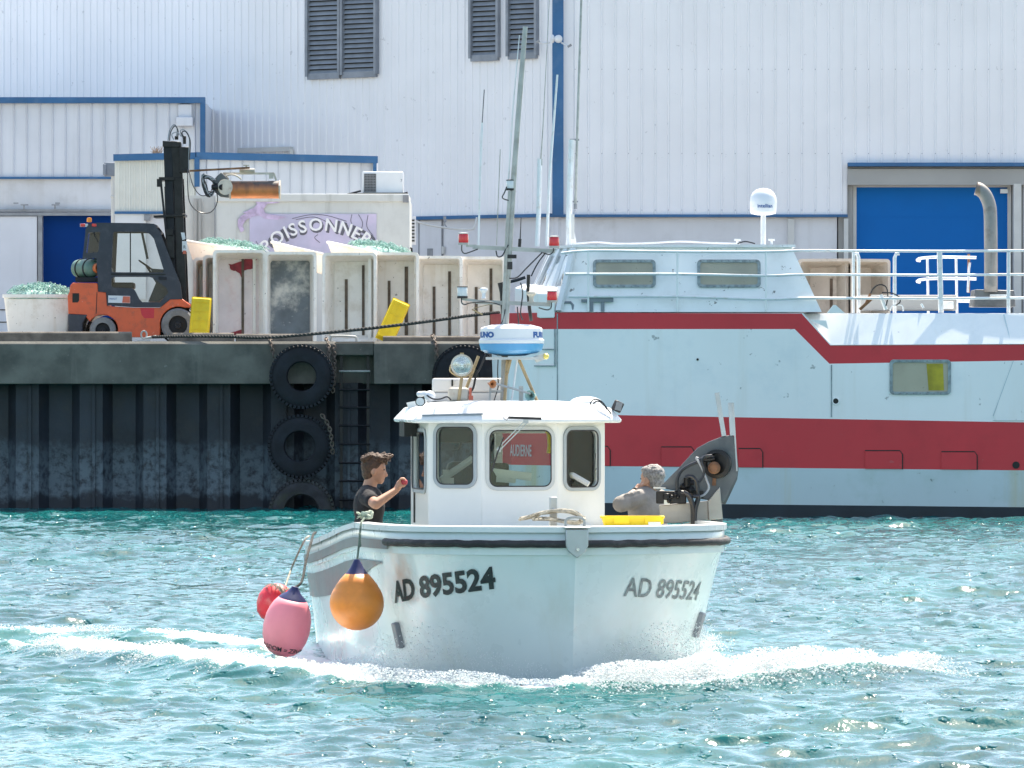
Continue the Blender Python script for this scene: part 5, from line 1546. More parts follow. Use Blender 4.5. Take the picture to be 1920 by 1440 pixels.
# name lettering on the folded bow plate, seen through the small boat's wheelhouse
def fold_text(txt, z, size, u0):
    v, f = text_geo(txt, size, offset=.004); L = (fb - fa).length
    m_ = MB(); m_.add_mesh([fp(u0 + a / L * .42, z + b, .02) for a, b in v], f)
    m_.build("name_lettering", mat("faded lettering", (.55, .42, .44), .6), sh, recalc=False, smooth=0)
fold_text("AUDIERNE", PZ(856, YS), .27, .03)
# round window in lower right
def shipwindow(px0, py0, px1, py1, dyf, r=.07, yellow=False, parent=sh, skew=0):
    x0, x1 = PX(px0, YS), PX(px1, YS); z1, z0 = PZ(py0, YS), PZ(py1, YS)
    zc_ = (z0 + z1) / 2
    m_ = MB()
    o = [(a, YS + dyf(b) - .03, b) for a, b in rrect(x0, z0, x1, z1, r)]
    i = [(a, YS + dyf(b) - .03, b) for a, b in rrect(x0 + .05, z0 + .05, x1 - .05, z1 - .05, r * .6)]
    m_.plate([o, i], (0, .05, 0)); fr = m_.build("window_frame", M['gasket'], parent)
    m_ = MB(); m_.plate([[(a, YS + dyf(b) - .012, b) for a, b in rrect(x0 + .03, z0 + .03, x1 - .03, z1 - .03, r * .6)]], (0, .02, 0)); m_.build("pane", M['shipwin'], fr)
    m_ = MB()
    n = 9
    for k in range(n):
        for zz_ in (z0 + .022, z1 - .022): m_.lathe([(.010, 0), (.012, .012)], (x0 + .06 + (x1 - x0 - .12) * k / (n - 1), YS + dyf(zz_) - .045, zz_), axis=(0, 1, 0), n=6)
    m_.build("bolts", M['steelgrey'], fr)
    return fr
fr = shipwindow(1668, 674, 1783, 740, lambda z: 0)
m_ = MB(); m_.prism([s2(a, b, -.016) for a, b in ((1737, 682), (1768, 682), (1770, 732), (1741, 732))], (0, .004, 0)); m_.build("yellow_blind", mat('yellow blind', (.42, .33, .02), .5, var=.25, vscale=3), fr)
# wheelhouse ------------------------------------------------------------
zr = PZ(463, YS); zdk = PZ(585, YS)
inn = lambda z: .02 + .30 * (z - zdk) / (zr - zdk)     # the side leans inboard
m_ = MB()
def wh(px, py): z = PZ(py, YS); return Vector((PX(px, YS), YS + inn(z), z))
bl, br, tr_, tl = (1050, 585), (1541, 585), (1486, 463), (1078, 463)
ymid, yfar = 102.0, 104.7
frontb = Vector((PX(985, 100.5), 100.6, zdk)); frontt = Vector((PX(1040, 100.5), 100.7, zr))
frontb2 = Vector((frontb.x, 103.4, zdk)); frontt2 = Vector((frontt.x, 103.3, zr))
far = lambda px, py: Vector((PX(px, YS), yfar - inn(PZ(py, YS)), PZ(py, YS)))
m_.face([wh(*bl), wh(*br), wh(*tr_), wh(*tl)])
m_.face([frontb, wh(*bl), wh(*tl), frontt]); m_.face([frontb, frontt, frontt2, frontb2]); m_.face([frontb2, far(*bl), far(*tl), frontt2])
m_.face([far(*bl), far(*br), far(*tr_), far(*tl)]); m_.face([wh(*br), far(*br), far(*tr_), wh(*tr_)])
whm = mat('chipped pale wheelhouse paint', (.84, .85, .855), .45, var=.05, vscale=1.2, spots=((.10, .085, .07), .8, 5.5), grime=((.55, .53, .48), .25, 2), bump=.06, bscale=4)
m_.build("wheelhouse_side", whm, sh, smooth=0)
m_ = MB(); m_.plate([[frontt + Vector((-.06, 0, 0)), wh(*tl) + Vector((-.04, -.08, 0)), wh(*tr_) + Vector((.06, -.08, 0)), far(*tr_) + Vector((.06, .08, 0)), far(*tl) + Vector((-.04, .08, 0)), frontt2 + Vector((-.06, 0, 0))]], (0, 0, .045)); m_.build("wheelhouse_roof", M['shipwhite'], sh)
# raked mullions and brow on the front
m_ = MB()
for u in (0.0, .33, .66, 1.0):
    a = frontb.lerp(wh(*bl), u); b = frontt.lerp(wh(*tl), u)
    m_ = MB(); m_.bar(a + Vector((-.02, -.05, .02)), b + Vector((-.02, -.05, -.02)), .10, .06); m_.build("front_mullion", M['shipwhite'], sh)
for u in (.33, .66):
    a = frontb.lerp(frontb2, u); b = frontt.lerp(frontt2, u); m_ = MB(); m_.bar(a + Vector((-.04, 0, 0)), b + Vector((-.04, 0, 0)), .1, .08); m_.build("front_mullion", M['shipwhite'], sh)
m_ = MB()
for u in (.06, .39, .72):
    a0 = frontb.lerp(wh(*bl), u); a1 = frontb.lerp(wh(*bl), u + .22); b0 = frontt.lerp(wh(*tl), u); b1 = frontt.lerp(wh(*tl), u + .22)
    n_ = Vector((-.01, -.025, .01))
    m_.face([a0.lerp(b0, .4) + n_, a1.lerp(b1, .4) + n_, a1.lerp(b1, .88) + n_, a0.lerp(b0, .88) + n_])
m_.build("front_pane", glassmat('wheelhouse front glass', (.5, .55, .6), .45), sh, solid=.01)
m_ = MB(); m_.prism([Vector((frontb.x - .18, 100.3, zdk + .42)), Vector((PX(1012, 99.3), 99.25, zdk + .30)), Vector((PX(1040, YS), YS + .02, zdk + .30)), Vector((PX(1045, YS), YS + .2, zdk + .42)), Vector((frontb.x, 100.6, zdk + .5))], (0, 0, -.40)); m_.build("brow_casing", M['ship'], sh, bevel=.02)
shipwindow(1112, 486, 1230, 539, inn); shipwindow(1308, 486, 1427, 539, inn)
# cables and fittings along the roof
m_ = MB(); m_.tube([wh(1080, 461) + Vector((0, .3, .05)), wh(1120, 458) + Vector((0, .3, .05)), wh(1160, 461) + Vector((0, .3, .05)), wh(1220, 462) + Vector((0, .3, .07)), wh(1280, 459) + Vector((0, .3, .07)), wh(1340, 462) + Vector((0, .3, .07)), wh(1390, 461) + Vector((0, .3, .05))], .018, n=6, smooth=4); m_.build("roof_conduit", M['rail'], sh)
m_ = MB(); m_.tube([wh(1385, 460) + Vector((0, .2, .04)), wh(1400, 456) + Vector((0, .2, .04)), wh(1418, 460) + Vector((0, .2, .04))], .012, n=6, smooth=4); m_.build("roof_cable", M['hose'], sh)
for px, py in ((1386, 452), (1450, 451)):
    m_ = MB(); p = wh(px, 462) + Vector((0, .4, .03)); m_.cyl(p, p + Vector((0, 0, .08)), .02, n=8); m_.box(p + Vector((0, 0, .095)), (.11, .08, .03)); m_.build("roof_fitting", M['rail'], sh)
# satellite dome
ps = wh(1437, 462) + Vector((0, .9, .0))
m_ = MB(); m_.cyl(ps, ps + Vector((0, 0, .56)), .045, n=14); mo = m_.build("dome_mast", M['rail'], sh)
m_ = MB(); z0 = ps.z + .55; m_.lathe([(.10, 0), (.20, .02), (.222, .06), (.228, .22), (.215, .30), (.175, .38), (.11, .43), (.01, .45)], (ps.x, ps.y, z0), n=32); dm = m_.build("satellite_dome", M['radar'], sh, smooth=60)
v, f = text_geo("intellian", .085, offset=.0015); m_ = MB()
pts = []
for a, b in v:
    th = (a - .11) / .229; pts.append((ps.x + math.sin(th) * .232, ps.y - math.cos(th) * .232, z0 + .12 + b))
m_.add_mesh(pts, f); m_.build("dome_lettering", M['navytext'], dm, recalc=False, smooth=0)
# masts and antennas
def pole(name, pts, r, mt, parent=sh, n=10):
    m_ = MB(); m_.tube(pts, r, n=n); return m_.build(name, mt, parent)
ya = 101.0
q1 = lambda px, py: P(px, py, ya)
pole("signal_mast", [q1(1067, 460), q1(1067, 400), q1(1072, 262)], .055, M['rail'])
pole("whip_antenna", [q1(1079, 385), q1(1082, 262), q1(1090, 0), q1(1092, -60)], [.025, .018], M['greysteel'])
m_ = MB(); m_.bar(q1(1068, 262), q1(1086, 262), .03); m_.bar(q1(1068, 378), q1(1084, 378), .025); m_.cyl(q1(1079, 392), q1(1079, 382), .03, n=8); m_.build("antenna_bracket", M['steelgrey'], sh)
pole("signal_mast", [q1(1007, 462), q1(1010, 400), q1(1012, 298)], .042, M['rail'])
pole("whip_antenna", [q1(1014, 300), q1(1018, 240), q1(1030, 0)], [.012, .006], M['greysteel'])
m_ = MB(); m_.box(q1(1013, 304), (.07, .06, .11)); m_.build("antenna_base", M['greysteel'], sh)
pole("whip_antenna", [q1(1025, 462), q1(1030, 340), q1(1045, 140)], [.03, .018], M['rail'])
m_ = MB(); m_.prism([q1(1060, 462), q1(1082, 462), q1(1078, 440), q1(1070, 405), q1(1066, 405)], (0, .03, 0)); m_.build("mast_gusset", M['rail'], sh)
m_ = MB(); m_.box(q1(1074, 425), (.055, .08, .42)); m_.build("mast_box", M['frame'], sh)
# rails along the side --------------------------------------------------
def rail_line(pts, r=.021):
    m_ = MB(); m_.tube(pts, r, n=8, smooth=3); m_.build("guard_rail", M['rail'], sh)
ro = -.02
for y_ in ((472, 470, 470), (514, 515, 517), (556, 559, 561)):
    st = (1052 if y_[0] == 472 else 1060 if y_[0] == 514 else 1066)
    rail_line([s2(st, y_[0] + (3 if y_[0] == 472 else 0), ro), s2(1110, y_[0] - (2 if y_[0] == 472 else 0), ro), s2(1270, y_[0], ro), s2(1435, y_[1] + 2, ro), s2(1500, y_[1], ro), s2(1620, y_[1], ro + .2), s2(1770, y_[1], ro + .45), s2(1900, y_[1] - 1, ro + .45), s2(XR - 20, y_[1] - 4, ro + .45)])
for px, dy in ((1103, 0), (1270, 0), (1436, 0)):
    pole("rail_post", [s2(px, 471, ro + dy), s2(px, 584, ro + dy)], .018, M['ship'], n=8)
for px, r in ((1603, .025), (1768, .045), (1895, .03), (2050, .04), (2300, .04)):
    pole("rail_post", [s2(px - 3 if px == 1768 else px, 471, .43), s2(px, 586, .45)], r, M['rail'], n=8)
for px in (1613, 1681):
    m_ = MB(); m_.tube([s2(px - 8 if px == 1613 else px + 9, 474, .5), s2(px - 2 if px == 1613 else px + 3, 475, .5), s2(px, 482, .5), s2(px, 586, .5)], .03, n=8); m_.build("rail_post", M['rail'], sh)
# inner stern rails, further inboard
yb = 2.2
for py in (479, 520, 563):
    m_ = MB(); m_.tube([s2(1850, py - 1, yb), s2(1780, py - 2, yb), s2(1745, py, yb), s2(1738, py + 3, yb + .2), s2(1745, py + 4, yb + .5)], .024, n=8, smooth=3); m_.build("guard_rail", M['rail'], sh)
for px in (1756, 1811): pole("rail_post", [s2(px, 478, yb), s2(px + 2, 586, yb)], .022, M['rail'], n=8)
for px in (1838, 1890): pole("rail_post", [s2(px, 470, yb + .3), s2(px, 545, yb + .3)], .022, M['rust'] if px == 1838 else M['rail'], n=8)
m_ = MB(); m_.tube([s2(1832, 545, yb - .2), s2(1834, 500, yb - .2), s2(1836, 488, yb - .2)], .02); m_.build("rail_stay", M['rail'], sh)
# grey fairlead frames left of the rail
m_ = MB(); m_.tube([s2(1047, 584, .05), s2(1047, 572, .05), s2(1051, 567, .05), s2(1070, 567, .05), s2(1074, 572, .05), s2(1074, 584, .05)], .022, n=8); m_.build("grab_frame", M['louvre'], sh)
m_ = MB(); m_.bar(s2(1105, 562, .04), s2(1150, 562, .04), .07); m_.bar(s2(1090, 564, .04), s2(1101, 564, .04), .05)
for px in (1109, 1130): m_.bar(s2(px, 562, .04), s2(px, 584, .04), .06)
m_.build("cleat_frame", M['louvre'], sh)
# exhaust
ex = .9
e2 = lambda px, py: s2(px, py, ex)
m_ = MB(); m_.tube([e2(1866, 546), e2(1866, 470), e2(1865, 400), e2(1862, 378), e2(1855, 362), e2(1846, 353), e2(1838, 350)], .112, n=24, smooth=4, cap=False); xo = m_.build("exhaust_pipe", M['exhaust'], sh, solid=.01, smooth=60)
m_ = MB(); m_.lathe([(.095, 0), (.1, .01)], e2(1840, 351), axis=(-1, 0, .1), n=20); m_.build("soot_mouth", M['dark'], xo)
m_ = MB(); m_.prism([e2(1832, 574), e2(1913, 574), e2(1911, 543), e2(1836, 541)], (0, .9, 0)); xb = m_.build("exhaust_box", M['haulplate'], sh, bevel=.02)
m_ = MB(); m_.box(e2(1880, 552) + Vector((0, -.02, 0)), (.28, .03, .025)); m_.build("box_handle", M['rail'], xb)
# deck clutter between the wheelhouse and the exhaust
m_ = MB(); m_.box(s2(1712, 566, 1.4), (1.6, .5, .26)); m_.build("deck_locker", M['beigepanel'], sh, bevel=.02)
m_ = MB(); m_.box(s2(1781, 571, .8), (.22, .3, .12)); m_.build("deck_fitting", M['rail'], sh, bevel=.01)
m_ = MB(); m_.bar(s2(1614, 580, .3), s2(1636, 560, .3), .05); m_.bar(s2(1626, 568, .3), s2(1634, 550, .3), .04); m_.build("rusty_lever", M['rust'], sh)
m_ = MB(); m_.cyl(s2(1664, 580, .4), s2(1654, 552, .4), .035, n=10); m_.cyl(s2(1735, 577, .4), s2(1730, 569, .4), .018, n=8); m_.build("davit_foot", M['rail'], sh)
for pts in ([(1634, 552), (1640, 540), (1652, 533), (1664, 538), (1667, 555), (1664, 573)], [(1656, 548), (1674, 549), (1688, 556), (1690, 566), (1682, 572)]):
    m_ = MB(); m_.tube([s2(a, b, .35) for a, b in pts], .012, n=6, smooth=4); m_.build("hydraulic_hose", M['hose'], sh)
m_ = MB(); m_.tube([s2(a, b, .44) for a, b in ((1672, 582), (1676, 573), (1686, 571), (1695, 573), (1697, 583))], .012, n=6, smooth=3); m_.build("loop_handle", M['rail'], sh)
# black stay wires and gear at the bow
for pts in ([(1033, 470), (1010, 500), (985, 520), (968, 524)], [(1043, 470), (1020, 500), (1005, 520)]):
    pass
m_ = MB(); m_.tube([P(a, b, 99.6) for a, b in ((945, 535), (950, 530), (970, 525), (985, 520))], .03, n=6, smooth=3); m_.build("wiper_cable", M['hose'], sh)

# ================================================================== THE SMALL FISHING BOAT
BT = Matrix.Translation((BS[0], BS[1], 0)) @ Matrix.Rotation(BA, 4, 'Z')
cB, sB = math.cos(BA), math.sin(BA)
def Lx(px, ly):
    """sideways position in the boat's frame of something seen at photo column px, ly metres abaft the stem"""
    k = (px - 960) / F
    return (BS[0] - ly * sB - k * BS[1] - k * ly * cB) / (k * sB - cB)
def Lz(py, lx, ly): return CH - (py - HY) / F * (BS[1] + lx * sB + ly * cB)
boat = thing("fishing_boat", "small white fishing boat with a square wheelhouse heading towards the camera", "fishing boat", (BS[0], BS[1], 0), BA)
GP = smooth_pts([(0, 0, 0), (.34, .10, 0), (.67, .22, 0), (.96, .39, 0), (1.18, .62, 0), (1.32, 1.02, 0), (1.39, 1.6, 0), (1.41, 2.4, 0), (1.42, 3.6, 0), (1.42, 4.7, 0), (1.38, 5.8, 0)], 6)
WP = smooth_pts([(0, .20, 0), (.25, .38, 0), (.50, .59, 0), (.76, .85, 0), (.98, 1.15, 0), (1.14, 1.55, 0), (1.23, 2.0, 0), (1.28, 2.7, 0), (1.30, 3.7, 0), (1.30, 4.7, 0), (1.26, 5.8, 0)], 6)
NS = len(GP)
def ztop(ly): return float(np.interp(ly, (0, 1.2, 2.1, 2.8, 3.6, 4.4, 5.2, 6), (1.175, 1.17, 1.165, 1.12, 1.05, .985, .935, .92)))
KD = .20
def hullpt(s, h, side, out=0.0):
    """s 0..NS-1 along the hull from stem to stern, h 0 = keel line .. 1 = knuckle .. 1+ up to the top edge at 2"""
    i = min(int(s), NS - 2); f = s - i
    g = GP[i].lerp(GP[i + 1], f); w_ = WP[i].lerp(WP[i + 1], f)
    zt = ztop(g.y)
    if h <= 1:
        e = h ** 1.45
        k = Vector((max(g.x - .02, 0), g.y + .012, 0))
        p = w_.lerp(k, e); p.z = -.3 + (zt - KD + .3) * h
    else:
        p = Vector((g.x, g.y, zt - KD + KD * (h - 1)))
    return Vector((p.x * side, p.y, p.z))
def hulln(s, h, side):
    a = hullpt(min(s + .2, NS - 1), h, side) - hullpt(max(s - .2, 0), h, side)
    b = hullpt(s, min(h + .02, 2), side) - hullpt(s, max(h - .02, 0), side)
    n_ = a.cross(b).normalized()
    if n_.x * side < 0: n_ = -n_
    if abs(n_.x) < .05 and n_.y > 0: n_ = -n_
    return n_
HS = [k / 10 for k in range(11)] + [1.001, 1.5, 2.0]
m_ = MB(BT)
for side in (-1, 1):
    m_.grid([[hullpt(s, h, side) for s in range(NS)] for h in HS])
# transom
tr = [hullpt(NS - 1, h, -1) for h in HS]; tr2 = [hullpt(NS - 1, h, 1) for h in HS]
m_.grid([tr, tr2])
m_.build("hull", M['hullgel'], boat, weld=True, smooth=28, solid=.03)
# gunwale cap
m_ = MB(BT)
for side in (-1, 1):
    rows = []
    for s in range(NS):
        g = hullpt(s, 2.0, side); n_ = hulln(s, 1.6, side); n_.z = 0; n_.normalize()
        if s == 0: n_ = Vector((0, -1, 0))
        rows.append([g + n_ * .018 + Vector((0, 0, -.03)), g + n_ * .018 + Vector((0, 0, .012)), g - n_ * .10 + Vector((0, 0, .018)), g - n_ * .10 + Vector((0, 0, -.03))])
    m_.grid(rows)
m_.build("gunwale_cap", M['gel'], boat, smooth=30, weld=True)
# foredeck, sole and bulkhead
m_ = MB(BT)
dk = [hullpt(s, 2.0, -1) for s in range(NS) if GP[s].y < 2.3]; dk2 = [hullpt(s, 2.0, 1) for s in range(NS) if GP[s].y < 2.3][::-1]
dd = [Vector((p.x * .985, p.y + .012, 1.135)) for p in dk + dk2[:-1]]
m_.plate([dd], (0, 0, -.04)); m_.build("foredeck", M['gel'], boat)
m_ = MB(BT)
so_ = [hullpt(s, .35, -1) for s in range(NS) if GP[s].y > 2.0]; so2 = [hullpt(s, .35, 1) for s in range(NS) if GP[s].y > 2.0][::-1]
m_.plate([[Vector((p.x * .97, p.y, .05)) for p in so_ + so2]], (0, 0, .02)); m_.build("cockpit_sole", M['greysteel'], boat)
# rub rail
for side, s0, s1, nm in ((-1, 0, 29.0, ""), (1, 0, 37, "")):
    m_ = MB(BT)
    pts = []
    n = 46
    for k in range(n + 1):
        s = s0 + (s1 - s0) * k / n
        p = hullpt(s, 1.42, side); n_ = hulln(s, 1.5, side); n_.z = 0
        if s < .5: n_ = Vector((side * .15 * s, -1, 0))
        n_.normalize()
        wob = mnoise.noise(Vector((s * .6, side, 2))) * .006
        pts.append(p + n_ * .022 + Vector((0, 0, wob)))
    m_.tube(pts, .029, n=10)
    ro_ = m_.build("rub_rail", M['rub'], boat, smooth=50)
m_ = MB(BT)
pts = [hullpt(s, 1.40, -1) + hulln(s, 1.5, -1) * .012 for s in np.linspace(28.8, NS - 1.2, 30)]
ptsl = [p + Vector((0, 0, -.05)) for p in pts]
m_.grid([[p + Vector((0, 0, .02)) for p in pts], ptsl]); m_.build("upper_grey_stripe", M['greystripe'], boat, smooth=0, solid=.003, recalc=True)
m_ = MB(BT)
A_, B_ = [], []
for s in np.linspace(31.5, NS - 1.2, 30):
    t = (s - 31.5) / (NS - 1.2 - 31.5)
    h1 = 1.0 - .02; h0 = .985 - .17 * min(1, t * 1.5 + .25)
    k_ = min(1, t * 3.5); A_.append(hullpt(s, h1 - .035, -1) + hulln(s, h1 - .04, -1) * .012); B_.append(hullpt(s, (h1 - .045) * (1 - k_) + (h0 - .06) * k_, -1) + hulln(s, h0, -1) * .012)
m_.grid([A_, B_]); m_.build("lower_grey_stripe", M['greystripe'], boat, smooth=0, solid=.003)
# registration lettering following the bow
def arc_len(side, h):
    L = [0]
    for s in range(1, NS): L.append(L[-1] + (hullpt(s, h, side) - hullpt(s - 1, h, side)).length)
    return L
def hull_text(txt, side, a0, h0, size, name, slope, mt, sx=1.0):
    v, f = text_geo(txt, size, offset=.009 if side < 0 else .003, subdiv=.06, sx=sx)
    W_ = max(a for a, b in v)
    Ls = arc_len(side, h0)
    m_ = MB(BT)
    pts = []
    for a, b in v:
        d = a0 + ((W_ - a) if side < 0 else a)
        hh = h0 + (b + slope * a) / 1.42
        s = float(np.interp(d, Ls, range(NS)))
        pts.append(hullpt(s, hh, side) + hulln(s, hh, side) * .007)
    m_.add_mesh(pts, f)
    return m_.build(name, mt, boat, smooth=0, recalc=False)
hull_text("AD 895524", -1, .60, .70, .25, "registration_lettering", .14, M['letter'], .92)
hull_text("AD 895524", 1, .44, .755, .225, "registration_lettering", -.07, mat('glare paled lettering', (.20, .22, .22), .5, var=.3, vscale=20), .80)  # port copy of the letters coloured paler, for the glare on that side
# stem plate
m_ = MB(BT)
m_.plate([[Vector((a, -.062, b)) for a, b in ((-.085, 1.17), (.085, 1.17), (.085, 1.05), (.06, 1.0), (0, .955), (-.06, 1.0), (-.085, 1.05))]], (0, .05, 0)); m_.box((0, .03, 1.185), (.20, .2, .012))
m_.build("stem_plate", M['alu'], boat, bevel=.006)
m_ = MB(BT); m_.lathe([(.012, 0), (.012, .012)], (0, -.075, 1.02), axis=(0, -1, 0), n=8); m_.build("stem_bolt", M['chrome'], boat)
m_ = MB(BT)
for p in (-.07, .07): m_.tube([(p, .05, 1.19), (p, .05, 1.235), (p * .6, .05, 1.255), (0, .05, 1.26)], .011, n=6, smooth=3)
m_.build("fairlead_loop", M['greysteel'], boat)
# post with rope on foredeck
bx = Lx(1037, .9)
m_ = MB(BT); m_.box((bx, .9, 1.26), (.055, .05, .27)); m_.lathe([(.012, 0), (.012, .02)], (bx, .87, 1.3), axis=(0, -1, 0), n=8); m_.build("bow_post", M['alu'], boat, bevel=.004)
# small square vents/sacrificial plates under the flare
for side, s, h in ((-1, 28.5, .50), (1, 25.5, .56)):
    m_ = MB(BT); p = hullpt(s, h, side); n_ = hulln(s, h, side)
    up = (hullpt(s, h + .1, side) - hullpt(s, h - .1, side)).normalized(); r_ = up.cross(n_).normalized()
    m_.box(p + n_ * .02, (.07, .05, .20), Matrix((r_, n_, up)).transposed() @ Matrix.Rotation(R(18 * side), 3, 'Y')); m_.build("hull_skin_fitting", M['steelgrey'], boat, bevel=.01)

# ---- wheelhouse ----------------------------------------------------
WB = [(-.80, 3.40), (Lx(803, 2.28), 2.28), (Lx(903, 2.03), 2.03), (Lx(1046, 2.03), 2.03), (Lx(1134, 2.34), 2.34), (Lx(1134, 2.34) - .0, 3.40)]
zc0, zc1 = 1.10, 1.985
wins = [(None, 790, 803, 815, 905), ((WB[1], WB[2]), 817, 891, 797, 911), ((WB[2], WB[3]), 915, 1036, 803, 915), ((WB[3], WB[4]), 1058, 1122, 804, 916)]
cabin = MB(BT)
glass_jobs = []
def panel(a, b, win, z0=zc0, z1=zc1, frame_mat='winframe'):
    a3, b3 = Vector((a[0], a[1], 0)), Vector((b[0], b[1], 0))
    d = (b3 - a3); L = d.length; d.normalize()
    n_ = Vector((d.y, -d.x, 0))          # outward for left-to-right order seen from the front
    P3 = lambda u, z, o=0.0: a3 + d * u + n_ * o + Vector((0, 0, z))
    outer = [P3(0, z0), P3(L, z0), P3(L, z1), P3(0, z1)]
    loops = [outer]
    if win:
        u0, u1, w0, w1 = win
        loops.append([P3(u, z) for u, z in rrect(u0, w0, u1, w1, .065)])
        glass_jobs.append((P3, u0, u1, w0, w1, frame_mat))
    cabin.plate(loops, -n_ * .045)
def win_uv(a, b, px0, px1, py0, py1):
    """where along the panel a-b the window edges stand"""
    def u_of(px):
        lo, hi = 0.0, 1.0
        for _ in range(40):
            m = (lo + hi) / 2
            x = a[0] + (b[0] - a[0]) * m; y = a[1] + (b[1] - a[1]) * m
            if x < Lx(px, y): lo = m
            else: hi = m
        return m
    L = math.hypot(b[0] - a[0], b[1] - a[1])
    xm, ym = (a[0] + b[0]) / 2, (a[1] + b[1]) / 2
    return (u_of(px0) * L, u_of(px1) * L, Lz(py1, xm, ym), Lz(py0, xm, ym))
panel(WB[0], WB[1], (.18, .98, 1.42, 1.88), z0=.1, frame_mat='winframe2')
panel(WB[1], WB[2], win_uv(WB[1], WB[2], 819, 889, 800, 909), frame_mat='winframe2')
panel(WB[2], WB[3], win_uv(WB[2], WB[3], 917, 1034, 806, 913))
panel(WB[3], WB[4], win_uv(WB[3], WB[4], 1060, 1120, 806, 914), frame_mat='winframe2')
panel(WB[4], WB[5], (.2, .95, 1.38, 1.88), z0=.1, frame_mat='winframe2')
# rear wall: posts, header and low bulkhead with an open doorway to starboard
for x0, x1, z0, z1 in ((-.80, -.72, .1, zc1), (WB[5][0] - .08, WB[5][0], .1, zc1), (-.72, WB[5][0] - .08, 1.86, zc1), (-.1, WB[5][0] - .08, .1, 1.16), (-.12, -.06, 1.16, 1.86)):
    cabin.box(((x0 + x1) / 2, 3.38, (z0 + z1) / 2), (x1 - x0, .04, z1 - z0))
cabin.build("wheelhouse", M['gelcabin'], boat, bevel=.006)
for P3, u0, u1, w0, w1, fm in glass_jobs:
    m_ = MB(BT)
    m_.plate([[P3(u, z, .001) for u, z in rrect(u0 - .028, w0 - .028, u1 + .028, w1 + .028, .09)], [P3(u, z, .001) for u, z in rrect(u0 + .008, w0 + .008, u1 - .008, w1 - .008, .055)]], (P3(0, 0, 1) - P3(0, 0, 0)) * .014)
    wf = m_.build("window_frame", M[fm], boat, bevel=.003)
    m_ = MB(BT); m_.tube([P3(u, z, .012) for u, z in rrect(u0 + .004, w0 + .004, u1 - .004, w1 - .004, .058)], .006, n=5, closed=True); m_.build("black_gasket", M['rub'], wf)
    m_ = MB(BT); m_.plate([[P3(u, z, -.02) for u, z in rrect(u0 - .01, w0 - .01, u1 + .01, w1 + .01, .06)]], (P3(0, 0, 1) - P3(0, 0, 0)) * .005); m_.build("pane", M['glass'], wf)
m_ = MB(BT); m_.bar((-.812, 3.1, 1.15), (-.812, 3.1, 1.42), .012, .012); m_.build("door_slot", M['dark'], boat)
# roof
def ring_off(o, z, back=None):
    c = Vector((sum(p[0] for p in WB) / 6, sum(p[1] for p in WB) / 6))
    out = []
    for i, p in enumerate(WB):
        p0 = Vector(WB[i - 1]); p1 = Vector(p); p2 = Vector(WB[(i + 1) % 6])
        d1 = (p1 - p0).normalized(); d2 = (p2 - p1).normalized()
        n1 = Vector((d1.y, -d1.x)); n2 = Vector((d2.y, -d2.x))
        b = (n1 + n2); b = b / max(b.dot(n1), .3)
        q_ = p1 + b * o
        out.append(Vector((q_.x, q_.y, z)))
    return out
m_ = MB(BT)
r0 = ring_off(-.02, 1.965); r1 = ring_off(.115, 1.95); r2 = ring_off(.13, 1.972); r3 = ring_off(.05, 2.065); r4 = ring_off(-.08, 2.105); r5 = ring_off(-.35, 2.125)
m_.grid([r0, r1, r2, r3, r4, r5], closed_u=True)
m_.face(r5); m_.face(r0[::-1])
roof = m_.build("roof", M['gel'], boat, bevel=.012, weld=True)
m_ = MB(BT); m_.ball((Lx(1097, 2.6), 2.55, 2.105), (.13, .2, .055)); m_.build("roof_hump", M['gel'], boat)
m_ = MB(BT); a = Vector((Lx(792, 2.2), 2.2, 2.012)); b = Vector((Lx(905, 1.93), 1.925, 2.025)); m_.bar(a, b, .014, .014, up=(0, 1, 0)); m_.build("drip_rail", M['louvre'], boat)
m_ = MB(BT); m_.box((Lx(765, 3.0), 3.0, 1.90), (.10, .3, .12)); m_.build("side_lamp_board", M['dark'], boat)
m_ = MB(); m_.prism([P(a, b, 47.9) for a, b in ((762, 755), (800, 748), (800, 762), (766, 767))], (0, .25, 0)); m_.build("roof_side_ledge", M['gel'], boat)
# wiper
wz = lambda px, py, o=0.0: P(px, py, 46.82 - o)
m_ = MB(); m_.bar(wz(953, 783, .03), wz(1015, 785, .03), .018, .02); m_.tube([wz(953, 783, .03), wz(950, 788, .03), wz(945, 785, .03), wz(943, 782, .03)], .003, n=5); m_.build("wiper_rail", M['rub'], boat)
m_ = MB(); m_.bar(wz(983, 790, .05), wz(933, 841, .06), .008); m_.bar(wz(990, 791, .05), wz(938, 843, .06), .008); m_.box(wz(986, 790, .04), (.04, .04, .03)); m_.box(wz(935, 844, .06), (.03, .02, .03)); m_.build("wiper_arm", M['alu'], boat)
m_ = MB(); m_.bar(wz(944, 820, .07), wz(934, 847, .07), .01); m_.bar(wz(934, 845, .07), wz(922, 885, .07), .016, .012); m_.build("wiper_blade", M['rub'], boat)
m_ = MB(); m_.bar(P(1117, 850, 46.95), P(1113, 885, 46.95), .006); m_.bar(P(1113, 885, 46.95), P(1119, 878, 46.95), .005); m_.build("wiper_blade", M['rub'], boat)
